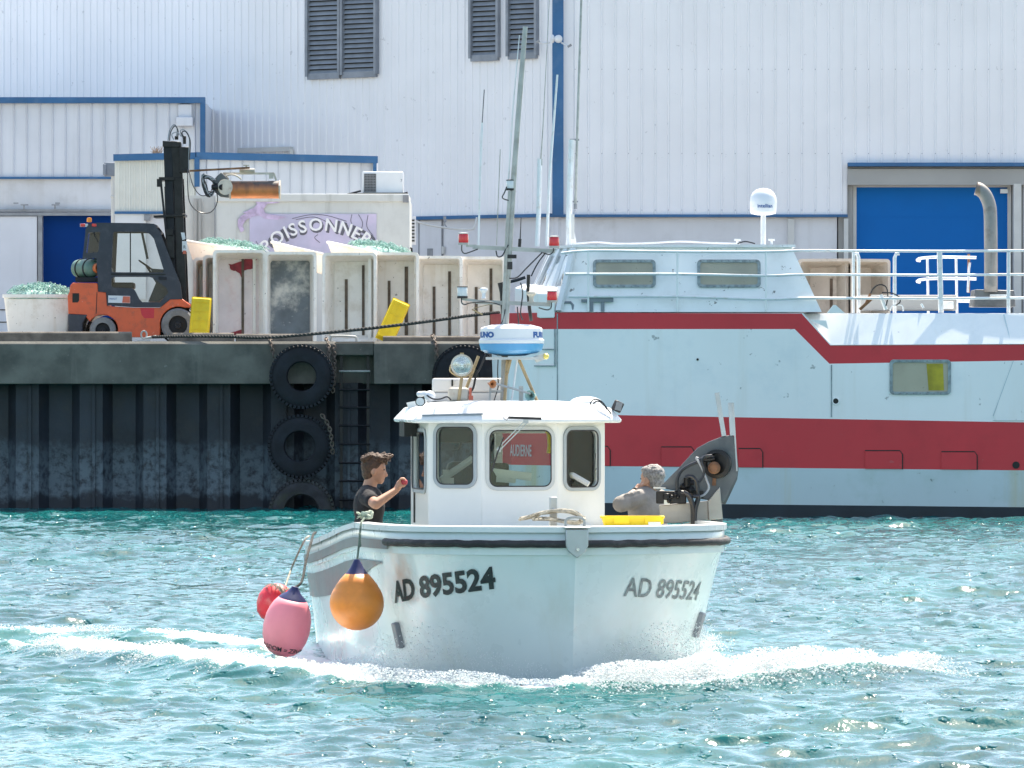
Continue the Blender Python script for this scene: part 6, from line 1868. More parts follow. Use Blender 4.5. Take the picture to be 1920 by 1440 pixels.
# inside the wheelhouse
m_ = MB(BT); m_.box((Lx(960, 2.5), 2.42, 1.26), (.62, .5, .22)); m_.build("dashboard", M['olive'], boat, bevel=.02)
m_ = MB(BT); m_.box((Lx(938, 2.6), 2.75, 1.50), (.16, .2, .26)); m_.build("helm_screen", M['olive'], boat, bevel=.02)
m_ = MB(); 
for pts in ([(922, 878), (998, 887), (996, 902), (931, 893)], [(931, 892), (968, 899), (966, 906), (930, 904)]): m_.prism([P(a, b, 47.12) for a, b in pts], (0, .10, 0))
m_.build("chart_card", M['paper'], boat)
m_ = MB(); m_.tube([P(1062, 884, 47.2), P(1104, 908, 47.15)], .022, n=8); m_.tube([P(824, 902, 47.4), P(886, 860, 47.5)], .028, n=8); m_.build("inner_brace", M['frame'], boat)
m_ = MB(BT); m_.box((Lx(868, 2.9), 2.9, 1.42), (.26, .2, .44)); m_.box((Lx(868, 2.9), 2.8, 1.15), (.3, .4, .1)); m_.build("helm_seat", M['seat'], boat, bevel=.05)
m_ = MB(); m_.box(P(853, 797 + 18, 48.0), (.28, .2, .13)); m_.build("overhead_radio", M['dark'], boat, bevel=.01)
m_ = MB(); m_.tube([P(864, 828, 47.6), P(860, 840, 47.6), P(848, 846, 47.6)], .009, n=6, smooth=3); m_.build("radio_cord", M['hose'], boat)
m_ = MB(); m_.box(P(836, 895, 47.4), (.05, .05, .12)); m_.box(P(838, 903, 47.4), (.11, .08, .06)); m_.build("cup_holder", M['frame'], boat)
m_ = MB(); m_.tube([P(1024, 808, 47.6), P(1029, 812, 47.6), P(1031, 835, 47.6), P(1029, 850, 47.6)], .018, n=8); m_.build("hanging_strap", M['yellow'], boat)
m_ = MB(); m_.box(P(1098, 865, 47.7), (.05, .04, .06)); m_.bar(P(1100, 806, 47.7), P(1100, 878, 47.7), .03); m_.build("inner_post", M['frame'], boat)

# ---- mast and everything on the roof -------------------------------
YM = 48.0
r2_ = lambda px, py, dy=0.0: P(px, py, YM + dy)
gz = 2.10
m_ = MB(); m_.tube([r2_(944, 753), r2_(947, 640), r2_(952, 520), r2_(964, 320), r2_(976, 160), r2_(985, 50)], [.026, .025, .024, .022, .021, .019], n=12)
mast = m_.build("mast", M['greysteel'], boat, smooth=60)
m_ = MB(); m_.tube([r2_(943, 612, -.02), r2_(951, 430, -.02), r2_(956, 358, -.02)], .015, n=8)
lmp = m_.build("lamp_pole", M['greysteel'], boat)
def nav(px, py, colm, parent=boat, w_=.075, h_=.085, dy=0.0):
    c = r2_(px, py, dy)
    m_ = MB(); m_.lathe([(w_ * .5, -h_ * .5), (w_ * .54, -h_ * .3), (w_ * .54, h_ * .35), (w_ * .5, h_ * .42)], c, n=18); o = m_.build("navigation_lamp", M[colm], parent)
    m_ = MB(); m_.lathe([(w_ * .57, -h_ * .62), (w_ * .57, -h_ * .42), (w_ * .5, -h_ * .40)], c, n=18); m_.lathe([(w_ * .57, h_ * .42), (w_ * .57, h_ * .5), (w_ * .3, h_ * .54)], c, n=18); m_.build("lamp_housing", M['greysteel'] if colm != 'whitelens' else M['rub'], o)
    return o
nav(957, 346, 'whitelens', w_=.062, h_=.075)
nav(869, 447, 'redlens'); nav(1039, 453, 'redlens'); nav(867, 547, 'whitelens'); nav(1035, 555, 'redlens')
m_ = MB(); m_.bar(r2_(874, 461), r2_(893, 461), .02, .02); m_.bar(r2_(886, 463), r2_(1040, 471), .032, .03, up=(0, 1, 0)); m_.build("upper_crossarm", M['greysteel'], boat)
m_ = MB(); m_.bar(r2_(866, 560), r2_(898, 565), .022, .02, up=(0, 1, 0)); m_.bar(r2_(892, 566), r2_(1032, 571), .032, .03, up=(0, 1, 0)); m_.build("lower_crossarm", M['greysteel'], boat)
m_ = MB(); m_.box(r2_(958, 481), (.09, .06, .03)); m_.box(r2_(955, 498), (.05, .05, .06)); m_.build("mast_clamp", M['rub'], boat)
for px, py, s_ in ((907, 549, 1.0), (996, 556, 1.2)):
    c = r2_(px, py)
    m_ = MB(); m_.lathe([(.02 * s_, -.045), (.014 * s_, -.03), (.016 * s_, .0), (.026 * s_, .012), (.034 * s_, .022), (.03 * s_, .036), (.01, .04)], c, n=16); m_.build("gps_antenna", M['radar'] if s_ == 1 else M['cream'], boat)
pole("whip_antenna", [r2_(897, 462), r2_(900, 330), r2_(904, 230)], .009, M['rail'], boat, 6)
pole("whip_antenna", [r2_(904, 230), r2_(908, 168)], .004, M['haulplate'], boat, 5)
pole("whip_antenna", [r2_(953, 345, .02), r2_(962, 200, .02), r2_(974, 66, .02)], [.008, .004], M['rail'], boat, 6)
pole("whip_antenna", [r2_(931, 460), r2_(938, 280)], .004, M['greysteel'], boat, 5)
pole("whip_antenna", [r2_(975, 455), r2_(977, 408)], [.006, .003], M['rub'], boat, 6)
m_ = MB(); m_.cyl(r2_(974, 463), r2_(975, 448), .013, n=8); m_.build("antenna_base", M['rub'], boat)
for pts in ([(866, 458), (866, 470), (871, 475), (880, 473), (896, 467)], [(1038, 464), (1037, 472), (1030, 477), (1018, 474)], [(865, 559), (866, 568), (872, 571), (882, 568), (915, 566), (938, 572)], [(1034, 567), (1033, 577), (1026, 581), (1010, 577)], [(953, 459), (947, 470), (941, 480), (933, 481), (930, 470)], [(950, 350), (946, 361), (942, 371), (954, 376)],
            [(1017, 473), (1000, 490), (985, 505), (970, 520), (955, 522)], [(1023, 474), (1012, 488), (1003, 503), (996, 518)], [(976, 530), (980, 550), (976, 585), (980, 600)], [(947, 580), (943, 600), (936, 612)], [(970, 575), (973, 612)]):
    m_ = MB(); m_.tube([r2_(a, b, -.03) for a, b in pts], .0055, n=5, smooth=4); m_.build("cable", M['hose'], boat)
m_ = MB(); m_.tube([r2_(a, b, .05) for a, b in ((938, 530), (942, 548), (944, 580), (945, 606))], .022, n=8); m_.tube([r2_(a, b, .06) for a, b in ((991, 515), (990, 545), (993, 580), (996, 602))], .014, n=8); m_.build("folded_boom", M['rub'], boat)
m_ = MB(); m_.bar(r2_(885, 580, -.02), r2_(905, 590, -.02), .012); m_.bar(r2_(888, 578, -.02), r2_(930, 568, .0), .006); m_.build("small_gaff", M['tan'], boat)
# radar
rc = r2_(959, 640); rr_ = .262
m_ = MB(); m_.lathe([(rr_ * .97, -.02), (rr_ * 1.0, -.005), (rr_, .01), (rr_ * .955, .02), (rr_ * .945, .10), (rr_ * .9, .112), (rr_ * .6, .132), (.01, .14)], rc, n=48)
rd = m_.build("radar_dome", M['radar'], boat, smooth=40)
m_ = MB(); m_.lathe([(.11, -.115), (.16, -.10), (rr_ * .78, -.095), (rr_ * .93, -.07), (rr_ * .985, -.02)], rc, n=48); m_.build("radar_base", M['radarblue'], rd, smooth=40)
for a_mid in (-70, 80):
    v, f = text_geo("FURUNO", .068, offset=.005, subdiv=.03); W_ = max(a for a, b in v); m_ = MB(); pts = []
    for a, b in v:
        th = R(a_mid) + (a - W_ / 2) * 1.12 / (rr_ * .95); r_ = rr_ * .955
        pts.append((rc.x + math.sin(th) * r_, rc.y - math.cos(th) * r_, rc.z + .032 + b * .85))
    m_.add_mesh(pts, f); m_.build("radar_lettering", M['navytext'], rd, recalc=False, smooth=0)
m_ = MB(); m_.box(r2_(960, 672), (.42, .3, .02)); m_.box(r2_(955, 664), (.2, .16, .03)); m_.prism([r2_(1000, 668, -.1), r2_(1026, 661, -.1), r2_(1028, 672, -.1), r2_(1005, 680, -.1)], (0, .12, 0)); rp_ = m_.build("radar_platform", M['frame'], boat)
m_ = MB(); m_.lathe([(.02, 0), (.024, .014), (.014, .03)], r2_(1023, 668, -.10), axis=(.3, -1, 0), n=14); m_.build("yellow_lamp", M['amberlamp'], rp_)
for a, b in (((897, 668), (868, 745)), ((952, 672), (946, 752)), ((957, 674), (951, 700)), ((972, 672), (1009, 757))):
    m_ = MB(); m_.tube([r2_(*a, -.05), r2_(*b, -.12)], .013, n=8); m_.build("platform_leg", M['tan'], boat)
m_ = MB(); m_.tube([r2_(912, 662, -.1), r2_(900, 690, -.12), r2_(893, 702, -.14), r2_(887, 728, -.15), r2_(878, 738, -.15)], .010, n=6, smooth=4); m_.build("cable", M['rub'], boat)
m_ = MB(); m_.tube([r2_(970, 674, -.08), r2_(959, 752, -.1)], .007, n=8); m_.build("white_stay", M['rail'], boat)
m_ = MB(); m_.tube([r2_(934, 672), r2_(933, 700), r2_(934, 725), r2_(926, 752)], .005, n=6, smooth=3); m_.build("cable", M['hose'], boat)
# searchlight
sc_ = r2_(866, 685, -.25)
m_ = MB(); m_.lathe([(.02, .10), (.06, .085), (.078, .04), (.082, .0), (.088, -.005), (.088, -.02), (.074, -.022), (.074, -.01)], sc_, axis=(0, 1, 0), n=32, cap=False)
slg = m_.build("searchlight", M['cream'], boat)
m_ = MB(); m_.lathe([(.074, -.008), (.05, .02), (.015, .04), (.01, .015), (.001, .012)], sc_, axis=(0, 1, 0), n=28, cap=False); m_.build("reflector", M['reflector'], slg)
m_ = MB(); m_.lathe([(.076, -.018), (.04, -.026), (.001, -.028)], sc_, axis=(0, 1, 0), n=28, cap=False); m_.build("lens", glassmat('lamp lens', (.85, .9, .9), .15), slg)
m_ = MB(); m_.tube([sc_ + Vector((-.085, 0, 0)), sc_ + Vector((-.09, .02, -.05)), sc_ + Vector((0, .02, -.095)), sc_ + Vector((.09, .02, -.05)), sc_ + Vector((.085, 0, 0))], .008, n=6, smooth=4)
m_.tube([sc_ + Vector((0, .02, -.09)), r2_(860, 752, -.22)], .013, n=8); m_.box(sc_ + Vector((0, .03, .09)), (.03, .03, .02)); m_.build("searchlight_bracket", M['tan'], boat)
# raft box and small case
def sbox(name, x0, x1, y0, y1, dy, depth, mt, r=.02):
    a = r2_(x0, y0, dy); b = r2_(x1, y1, dy)
    m_ = MB(); m_.box(((a.x + b.x) / 2, a.y + depth / 2, (a.z + b.z) / 2), (abs(b.x - a.x), depth, abs(a.z - b.z))); return m_.build(name, mt, boat, bevel=r)
lrm = mat('off white raft case', (.66, .64, .62), .45, var=.04, grime=((.6, .47, .38), .5, 3))
sbox("raft_case", 809, 948, 736, 753, .12, .42, lrm, .008); sbox("raft_case_lid", 810, 946, 709, 735.5, .12, .42, lrm, .018)
sbox("battery_case", 840, 879, 727, 752, -.22, .2, M['cream'], .02)
m_ = MB(); m_.bar(r2_(848, 712, .11), r2_(848, 724, .11), .014, .01); m_.build("lid_catch", M['dark'], boat)
m_ = MB(); m_.box(r2_(882, 735, -.2), (.02, .03, .07)); m_.box(r2_(883, 746, -.2), (.035, .04, .035)); m_.build("red_switch", M['labelred'], boat)
# twin horns
m_ = MB(); hx0, hx1 = r2_(921, 719, -.2), r2_(990, 737, -.25)
m_.tube([r2_(928, 719, -.2), r2_(995, 738, -.28)], .009, n=8); m_.bar(r2_(920, 722, -.18), r2_(918, 752, -.18), .016); m_.bar(r2_(918, 733, -.18), r2_(942, 733, -.1), .012); m_.box(r2_(977, 738, -.22), (.035, .03, .12)); m_.build("horn_pipe", M['greysteel'], boat)
m_ = MB(); m_.lathe([(.008, .06), (.02, .02), (.032, -.005), (.034, -.01), (.012, .0)], r2_(923, 720, -.22), axis=(-.5, .8, .1), n=20, cap=False); m_.build("horn_bell", M['horn'], boat, solid=.003)
m_ = MB(); m_.lathe([(.010, .08), (.024, .04), (.042, -.005), (.045, -.012), (.014, .01)], r2_(995, 742, -.28), axis=(.45, .9, .05), n=20, cap=False); m_.build("horn_bell", M['teal'], boat, solid=.003)
# corner work lamps with cables
m_ = MB(); m_.lathe([(.022, .05), (.036, .03), (.04, 0), (.034, -.004)], P(788, 753, 47.35), axis=(.1, 1, .1), n=20); o = m_.build("work_lamp", M['rub'], boat); m_ = MB(); m_.lathe([(.032, -.008), (.001, -.012)], P(788, 753, 47.35), axis=(.1, 1, .1), n=20, cap=False); m_.build("lens", M['whitelens'], o)
m_ = MB(); m_.capsule(P(786, 739, 47.5), P(797, 738, 47.5), .022, .02); m_.ball(P(806, 743, 47.5), (.045, .05, .045)); m_.build("white_sounder_lamp", M['radar'], boat)
m_ = MB(); m_.tube([P(a, b, 47.4) for a, b in ((800, 741), (812, 748), (826, 748), (838, 744), (846, 750))], .007, n=6, smooth=4); m_.build("cable", M['hose'], boat)
m_ = MB(); m_.box(P(1158, 762, 47.4), (.075, .05, .085), Matrix.Rotation(R(25), 3, 'Y') @ Matrix.Rotation(R(35), 3, 'Z')); m_.bar(P(1150, 772, 47.4), P(1144, 778, 47.4), .02); o = m_.build("flood_lamp", M['rub'], boat, bevel=.015)
m_ = MB(); m_.box(P(1160, 762, 47.33), (.05, .02, .065), Matrix.Rotation(R(15), 3, 'Y')); m_.build("lens", M['steelgrey'], o)
for pts in ([(1106, 760), (1110, 751), (1120, 749), (1130, 755), (1140, 768), (1146, 776)], [(1112, 757), (1120, 752), (1130, 757), (1138, 768)]):
    m_ = MB(); m_.tube([P(a, b, 47.3) for a, b in pts], .006, n=6, smooth=4); m_.build("cable", M['hose'], boat)

# ---- net hauler on the port quarter --------------------------------
YHL = 47.6
n2 = lambda x, y, dy=0.0: P(1100 + x / 4.8, 700 + y / 4.8, YHL + dy)
nh = thing("net_hauler", "dull grey net hauler with hoses and two upright guide posts on the port gunwale", "net hauler", (n2(1150, 1400).x, YHL, 1.05))
m_ = MB(); m_.prism([n2(a, b) for a, b in ((655, 1030), (850, 830), (935, 735), (1000, 670), (1100, 615), (1210, 572), (1310, 552), (1335, 580), (1360, 860), (1352, 945), (1240, 1160), (1090, 1140), (960, 1120), (820, 1060))], (0, .03, 0)); m_.build("side_plate", M['haulplate'], nh, bevel=.006)
m_ = MB(); m_.prism([n2(a, b, .16) for a, b in ((1180, 620), (1335, 580), (1368, 860), (1356, 955), (1250, 1180), (1100, 1160))], (0, .03, 0)); m_.build("rear_plate", M['haulplate'], nh, bevel=.006)
m_ = MB(); m_.bar(n2(1172, 175, .03), n2(1236, 565, .01), .036, .03); m_.build("guide_post", M['alu'], nh)
m_ = MB(); m_.bar(n2(1295, 265, .03), n2(1312, 560, .01), .038, .03); m_.bar(n2(1318, 265, .02), n2(1352, 880, .0), .012, .03); m_.build("guide_post", M['alu'], nh)
m_ = MB(); m_.lathe([(.105, 0), (.115, -.01), (.115, -.05), (.085, -.055), (.08, -.02), (.03, -.02)], n2(1185, 815, -.0), axis=(.35, 1, 0), n=32); m_.build("sheave", M['darksteel'], nh)
m_ = MB(); m_.lathe([(.045, 0), (.05, -.04), (.03, -.06)], n2(1150, 850, -.04), axis=(.1, 1, 0), n=20); m_.prism([n2(a, b, -.035) for a, b in ((1135, 930), (1165, 930), (1165, 1010), (1130, 1010))], (0, .03, 0)); m_.build("rusty_hub", M['rust'], nh)
m_ = MB(); m_.prism([n2(a, b, -.06) for a, b in ((655, 1190), (1095, 1150), (1100, 1320), (790, 1350), (665, 1345))], (0, .14, 0)); m_.build("cross_beam", M['stain'], nh, bevel=.006)
m_ = MB(); m_.prism([n2(a, b, -.09) for a, b in ((1090, 1150), (1200, 1020), (1212, 1160), (1226, 1310), (1100, 1322))], (0, .18, 0)); m_.build("end_bracket", M['stain'], nh, bevel=.006)
m_ = MB(); m_.cyl(n2(1170, 1310), n2(1170, 1345), .05, n=14); m_.prism([n2(a, b, -.05) for a, b in ((1130, 1340), (1205, 1340), (1210, 1420), (1095, 1420))], (0, .1, 0)); m_.build("pedestal", M['haulplate'], nh)
m_ = MB(); m_.box(n2(760, 1115, -.05), (.24, .1, .10)); m_.cyl(n2(720, 1140, -.1), n2(720, 1080, -.1), .03, n=10)
for a, b in ((765, 1112), (822, 1112), (740, 1150), (800, 1090)): m_.ball(n2(a, b, -.12), .017, 6)
m_.build("valve_block", M['darksteel'], nh, bevel=.008)
m_ = MB(); m_.box(n2(722, 1150, -.11), (.045, .012, .05)); m_.build("valve_plate", M['paper'], nh)
m_ = MB(); m_.bar(n2(600, 1030, -.05), n2(710, 1036, -.05), .012, .04, up=(0, 1, 0)); m_.build("hauler_tray", M['alu'], nh)
m_ = MB(); m_.cyl(n2(905, 940, -.04), n2(905, 1020, -.04), .028, n=10); m_.cyl(n2(880, 985, -.04), n2(965, 985, -.04), .02, n=8); m_.ball(n2(940, 1050, -.05), .03, 8); m_.cyl(n2(850, 1010, -.04), n2(1000, 1100, -.02), .025, n=8); m_.box(n2(1000, 1090, -.03), (.09, .06, .06)); m_.cyl(n2(1040, 775, -.05), n2(1150, 765, -.05), .022, n=10); m_.build("hydraulic_motor", M['darksteel'], nh)
for k, (pts, r_) in enumerate((([(815, 1050), (815, 960), (850, 880), (920, 830), (1000, 795), (1050, 760), (1130, 740)], .013), ([(1005, 765), (985, 762), (1010, 800), (1045, 870), (1080, 960), (1100, 1030), (1060, 1090), (1000, 1115)], .009), ([(1130, 740), (1060, 750), (1035, 800), (1055, 860), (1050, 920), (1010, 980)], .010),
        ([(895, 940), (910, 925), (950, 930), (985, 970), (998, 1040), (1000, 1120), (975, 1200), (960, 1360)], .015), ([(850, 1070), (900, 1085), (930, 1140), (950, 1200), (955, 1365)], .016), ([(870, 1065), (925, 1100), (950, 1160), (965, 1230), (965, 1370)], .016), ([(960, 1110), (1000, 1105), (1010, 1130), (985, 1220), (975, 1360)], .013))):
    m_ = MB(); m_.tube([n2(a, b, -.10 - .015 * k) for a, b in pts], r_, n=8, smooth=5); m_.build("hydraulic_hose", M['hose'] if k != 1 else M['hoselight'], nh)

# ---- yellow crate on the foredeck ----------------------------------
YC = 46.75
t = thing("fish_crate", "bright yellow fish crate lying on the small boat's deck below the grey haired man", "crate", (PX(1186, YC), YC, 1.14))
m_ = MB(); zc = 1.145; x0, x1 = PX(1128, YC), PX(1243, YC); h_ = .085
outl = lambda ins, z: [(a, b, z) for a, b in rrect(x0 + ins, YC - .16 + ins, x1 - ins, YC + .16 - ins, .03)]
m_.grid([outl(.02, zc), outl(0, zc + h_ - .015), outl(-.01, zc + h_ - .015), outl(-.01, zc + h_), outl(.015, zc + h_), outl(.035, zc + .015)], closed_u=True); m_.plate([outl(.02, zc)], (0, 0, .012)); m_.build("crate_shell", M['yellow'], t)
for a, b in ((1150, 1180), (1208, 1243)):
    m_ = MB(); m_.box(((PX(a, YC) + PX(b, YC)) / 2, YC - .163, zc + h_ * .62), (PX(b, YC) - PX(a, YC), .012, h_ * .6)); m_.build("raised_side_panel", M['yellow'], t, bevel=.004)
m_ = MB(); m_.box((PX(1226, YC), YC - .172, zc + .03), (.095, .006, .025)); m_.build("crate_label", M['paper'], t)

# ---- rope on the foredeck ------------------------------------------
m_ = MB(); rs = random.Random(9)
for k in range(9):
    w_ = .05 * k * .25
    pts = []
    for (a, b) in ((978, 972), (1000, 966), (1025, 960), (1055, 957), (1078, 962), (1092, 972), (1086, 979), (1060, 977), (1030, 972), (1000, 973)):
        pts.append(P(a + rs.uniform(-5, 5), b + rs.uniform(-1.5, 3) , 45.75 + rs.uniform(-.2, .2)))
        pts[-1].z = max(pts[-1].z, 1.15 + .004 * k)
    m_.tube(pts, .0095, n=6, smooth=5)
o = m_.build("rope_coil", M['rope'], smooth=60); tag(o, "beige rope coil heaped on the foredeck against the bow post", "rope")
# knot with drop line (left gunwale)
m_ = MB(); kp = P(687, 966, 46.2)
for k in range(5):
    pts = [kp + Vector((rs.uniform(-.045, .045), rs.uniform(-.03, .03), rs.uniform(-.02, .03))) for _ in range(7)]
    m_.tube(pts, .011, n=6, smooth=4, closed=True)
for k in range(8): m_.tube([kp + Vector((-.03, 0, 0)), kp + Vector((-.06 - rs.uniform(0, .03), rs.uniform(-.02, .02), rs.uniform(-.03, .03)))], .004, n=4)
tag(m_.build("rope_knot", M['ropegreen'], smooth=60), "frayed pale green rope knot on the gunwale above the orange buoy", "rope knot")

# ---- buoys ----------------------------------------------------------
GB = "fender buoys hung over the starboard side"
# orange
bc = P(669, 1131, 45.86)
t = thing("fender_buoy", "round orange buoy with a navy neck hung on the starboard bow", "buoy", (bc.x, bc.y, bc.z - .21), group=GB)
m_ = MB(); prof = []
Rb = .208
for k in range(0, 15):
    a = R(-90 + k * 9.2)
    prof.append((Rb * math.cos(a), Rb * math.sin(a)))
prof += [(.163, .135), (.125, .185), (.088, .225)]
m_.lathe(prof, bc, n=44); m_.build("buoy_body", M['buoyorange'], t, smooth=60)
m_ = MB(); m_.lathe([(.089, .222), (.07, .245), (.045, .285), (.025, .325), (.02, .335), (.001, .337)], bc, n=32); m_.build("buoy_neck", M['navy'], t)
m_ = MB(); top_ = bc + Vector((0, 0, .325)); m_.tube([top_ + Vector((0, 0, -.01)), P(671, 1040, 45.9), P(674, 1010, 45.93), P(677, 982, 45.98), P(680, 976, 46.1), kp], .0085, n=7, smooth=5)
for k in range(5): m_.tube([P(674 + rs.uniform(-3, 3), 1000 + k * 5, 45.9), P(676, 1003 + k * 5, 45.9), P(673, 1006 + k * 5, 45.9)], .008, n=5)
m_.build("lanyard", mat('green grey lanyard', (.16, .20, .16), .9, var=.3, vscale=20), t)
# pink
def tilted(c, tiltx, tilty): return Matrix.Rotation(R(tiltx), 3, 'Y') @ Matrix.Rotation(R(tilty), 3, 'X')
pc = P(538, 1174, 48.5); TQ = tilted(pc, 12, 6)
t = thing("fender_buoy", "oval pink buoy with handwritten letters hung low at the starboard quarter", "buoy", (pc.x, pc.y, pc.z - .25), group=GB)
m_ = MB(); m_.lathe([(.001, -.25), (.06, -.243), (.11, -.22), (.155, -.17), (.182, -.10), (.192, -.02), (.186, .07), (.17, .13), (.145, .185), (.115, .225)], pc, n=44, M=TQ); m_.build("buoy_body", M['buoypink'], t, smooth=60)
m_ = MB(); m_.lathe([(.116, .223), (.10, .245), (.06, .275), (.035, .31), (.025, .33), (.001, .332)], pc, n=32, M=TQ); m_.build("buoy_neck", M['navy'], t)
v, f = text_geo("MENEZ = MOUSTER", .058, offset=.0005, subdiv=.04); W_ = max(a for a, b in v); pts = []
for a, b in v:
    th = R(0) - (a - W_ / 2) / .17; zz_ = -.155 - b
    r_ = float(np.interp(zz_, (-.25, -.243, -.22, -.17, -.10), (.0, .06, .11, .155, .182))) + .004
    pts.append(pc + TQ @ Vector((math.sin(th) * r_, -math.cos(th) * r_, zz_)))
m_ = MB(); m_.add_mesh(pts, f); m_.build("buoy_lettering", M['letter'], t, recalc=False, smooth=0)
ptop = pc + TQ @ Vector((0, 0, .325))
m_ = MB(); m_.tube([ptop, P(566, 1090, 48.55), P(574, 1050, 48.8), P(584, 1014, 49.1), P(587, 1003, 49.2), P(592, 998, 49.25)], .011, n=7, smooth=4); m_.build("lanyard", M['ropedark'], t)
# red, net covered
rc_ = P(516, 1131, 49.2)
t = thing("fender_buoy", "red buoy wrapped in pale net string behind the pink one", "buoy", (rc_.x, rc_.y, rc_.z - .17), group=GB)
TQ2 = tilted(rc_, 20, 0)
m_ = MB(); m_.lathe([(.001, -.165), (.07, -.15), (.12, -.11), (.148, -.04), (.15, .03), (.13, .09), (.09, .135), (.04, .16), (.001, .165)], rc_, n=36, M=TQ2); m_.build("buoy_body", M['buoyred'], t, smooth=60)
m_ = MB(); knot = P(531, 1113, 49.1) + Vector((0, -.11, 0))
for k in range(14):
    a = 2 * PI * k / 14
    d = TQ2 @ Vector((math.cos(a) * .12, math.sin(a) * .12, .10 + rs.uniform(-.02, .02)))
    m_.tube([knot, (knot + rc_ + d * 1.05) / 2 + Vector((0, -.035, .05)), rc_ + d * 1.06], .004, n=4, smooth=3)
m_.build("net_string", M['rope'], t)
m_ = MB(); m_.tube([knot, P(545, 1070, 49.8), P(560, 1035, 49.6), P(572, 1012, 49.5), P(580, 1005, 49.6)], .008, n=6, smooth=4); m_.build("lanyard", M['rope'], t)

# ================================================================== PEOPLE
def make_young():
    Y0 = 48.75
    q = lambda px, py, dy=0.0: P(px, py, Y0) + Vector((0, dy, 0))
    t = thing("person", "young man in a black tee holding a small red object up beside the wheelhouse", "person", (q(692, 0).x, Y0, .06))
    hc = q(702, 882)
    b = MB()
    # head and neck
    b.ball(hc + Vector((-.005, 0, .02)), (.096, .074, .095)); b.ball(hc + Vector((.025, 0, -.03)), (.065, .058, .075))
    b.ball(hc + Vector((.048, 0, -.085)), (.030, .032, .026))          # chin
    b.ball(hc + Vector((.030, 0, -.070)), (.05, .05, .03))             # jaw
    b.capsule(hc + Vector((.078, 0, .012)), hc + Vector((.097, 0, -.040)), .010, .013)   # nose
    b.ball(hc + Vector((.098, 0, -.042)), (.013, .014, .010))
    b.ball(hc + Vector((.074, 0, -.064)), (.012, .022, .006)); b.ball(hc + Vector((.072, 0, -.074)), (.012, .02, .006))
    b.ball(hc + Vector((.070, 0, .030)), (.022, .05, .010))            # brow
    for s_ in (-1, 1): b.ball(hc + Vector((-.002, s_ * .076, -.012)), (.017, .010, .028))
    b.capsule(hc + Vector((-.02, 0, -.05)), q(692, 917), .052, .060)
    sh_n, sh_f = q(689, 931, -.17), q(690, 931, .17)
    b.capsule(q(691, 921), sh_n, .055, .058); b.capsule(q(691, 921), sh_f, .055, .058)
    b.ball(q(692, 948), (.115, .165, .17)); b.ball(q(691, 985), (.105, .145, .16)); b.ball(q(690, 1022), (.115, .16, .12))
    # near arm
    el, wr = q(707, 943, -.40), q(744, 918, -.30)
    b.capsule(sh_n, el, .052, .044); b.capsule(el, wr, .044, .027)
    # far arm raised the same way
    el2, wr2 = q(700, 985, .24), q(716, 1030, .22)
    b.capsule(sh_f, el2, .050, .042); b.capsule(el2, wr2, .040, .027)
    # hand: palm, fingers curled round the red thing, thumb
    pm = q(749, 910, -.29)
    b.capsule(wr, pm, .026, .030); b.ball(pm + Vector((.005, 0, .012)), (.028, .034, .036))
    ob = q(758, 903, -.29)
    for k, (dy, ln) in enumerate(((-.026, .9), (-.009, 1.0), (.009, .95), (.026, .8))):
        p0 = pm + Vector((.002, dy, .035)); p1 = p0 + Vector((.016, 0, .026 * ln)); p2 = p1 + Vector((.026 * ln, 0, .002)); p3 = p2 + Vector((.010, 0, -.018 * ln))
        b.capsule(p0, p1, .0098, .0092, 8); b.capsule(p1, p2, .0092, .0085, 8); b.capsule(p2, p3, .0085, .0075, 8)
    b.capsule(pm + Vector((.012, -.028, .0)), pm + Vector((.038, -.030, -.002)), .0115, .0105, 8); b.capsule(pm + Vector((.038, -.030, -.002)), pm + Vector((.052, -.018, .008)), .0105, .009, 8)
    # far hand
    pm2 = wr2 + Vector((.035, -.01, -.05)); b.capsule(wr2, pm2, .025, .028); b.ball(pm2, (.036, .032, .022))
    for k in range(4):
        p0 = pm2 + Vector((.028, -.024 + .016 * k, .004)); p1 = p0 + Vector((.03, 0, .004)); b.capsule(p0, p1, .0092, .0085, 8); b.capsule(p1, p1 + Vector((.018, 0, -.014)), .0085, .0075, 8)
    b.capsule(pm2 + Vector((.0, -.03, .01)), pm2 + Vector((.03, -.036, .022)), .010, .009, 8)
    # legs
    for s_ in (-1, 1):
        hp = q(690, 1030, s_ * .09); kn = Vector((hp.x + .03, hp.y, .52)); ak = Vector((hp.x - .0, hp.y, .13))
        b.capsule(hp, kn, .085, .058); b.capsule(kn, ak, .056, .038); b.capsule(ak, ak + Vector((.14, 0, -.04)), .036, .028)
    body = b.build("body", M['skin'], t, remesh=.0075, sm_iter=2)
    # eyes
    for s_ in (-1, 1):
        e = MB(); e.ball(hc + Vector((.079, s_ * .030, .006)), (.008, .011, .007), 8); e.build("eye", M['eye'], t)
    # tee
    c = MB()
    c.ball(q(692, 950), (.130, .182, .180)); c.ball(q(691, 985), (.120, .163, .18)); c.ball(q(690, 1018), (.128, .168, .12))
    c.capsule(q(690, 923, 0), sh_n, .072, .072); c.capsule(q(690, 923, 0), sh_f, .072, .072)
    c.lathe([(.055, 0), (.068, -.012), (.08, -.04)], q(691, 912), n=20)
    c.capsule(sh_n, sh_n.lerp(el, .55), .071, .064); c.capsule(sh_f, sh_f.lerp(el2, .55), .071, .062)
    o = c.build("tee_shirt", M['tshirt'], t, remesh=.009, sm_iter=2)
    tr_ = MB()
    tr_.ball(q(690, 1036), (.135, .175, .11))
    for s_ in (-1, 1):
        hp = q(690, 1034, s_ * .09); kn = Vector((hp.x + .03, hp.y, .52)); ak = Vector((hp.x, hp.y, .14))
        tr_.capsule(hp, kn, .10, .075); tr_.capsule(kn, ak, .074, .06)
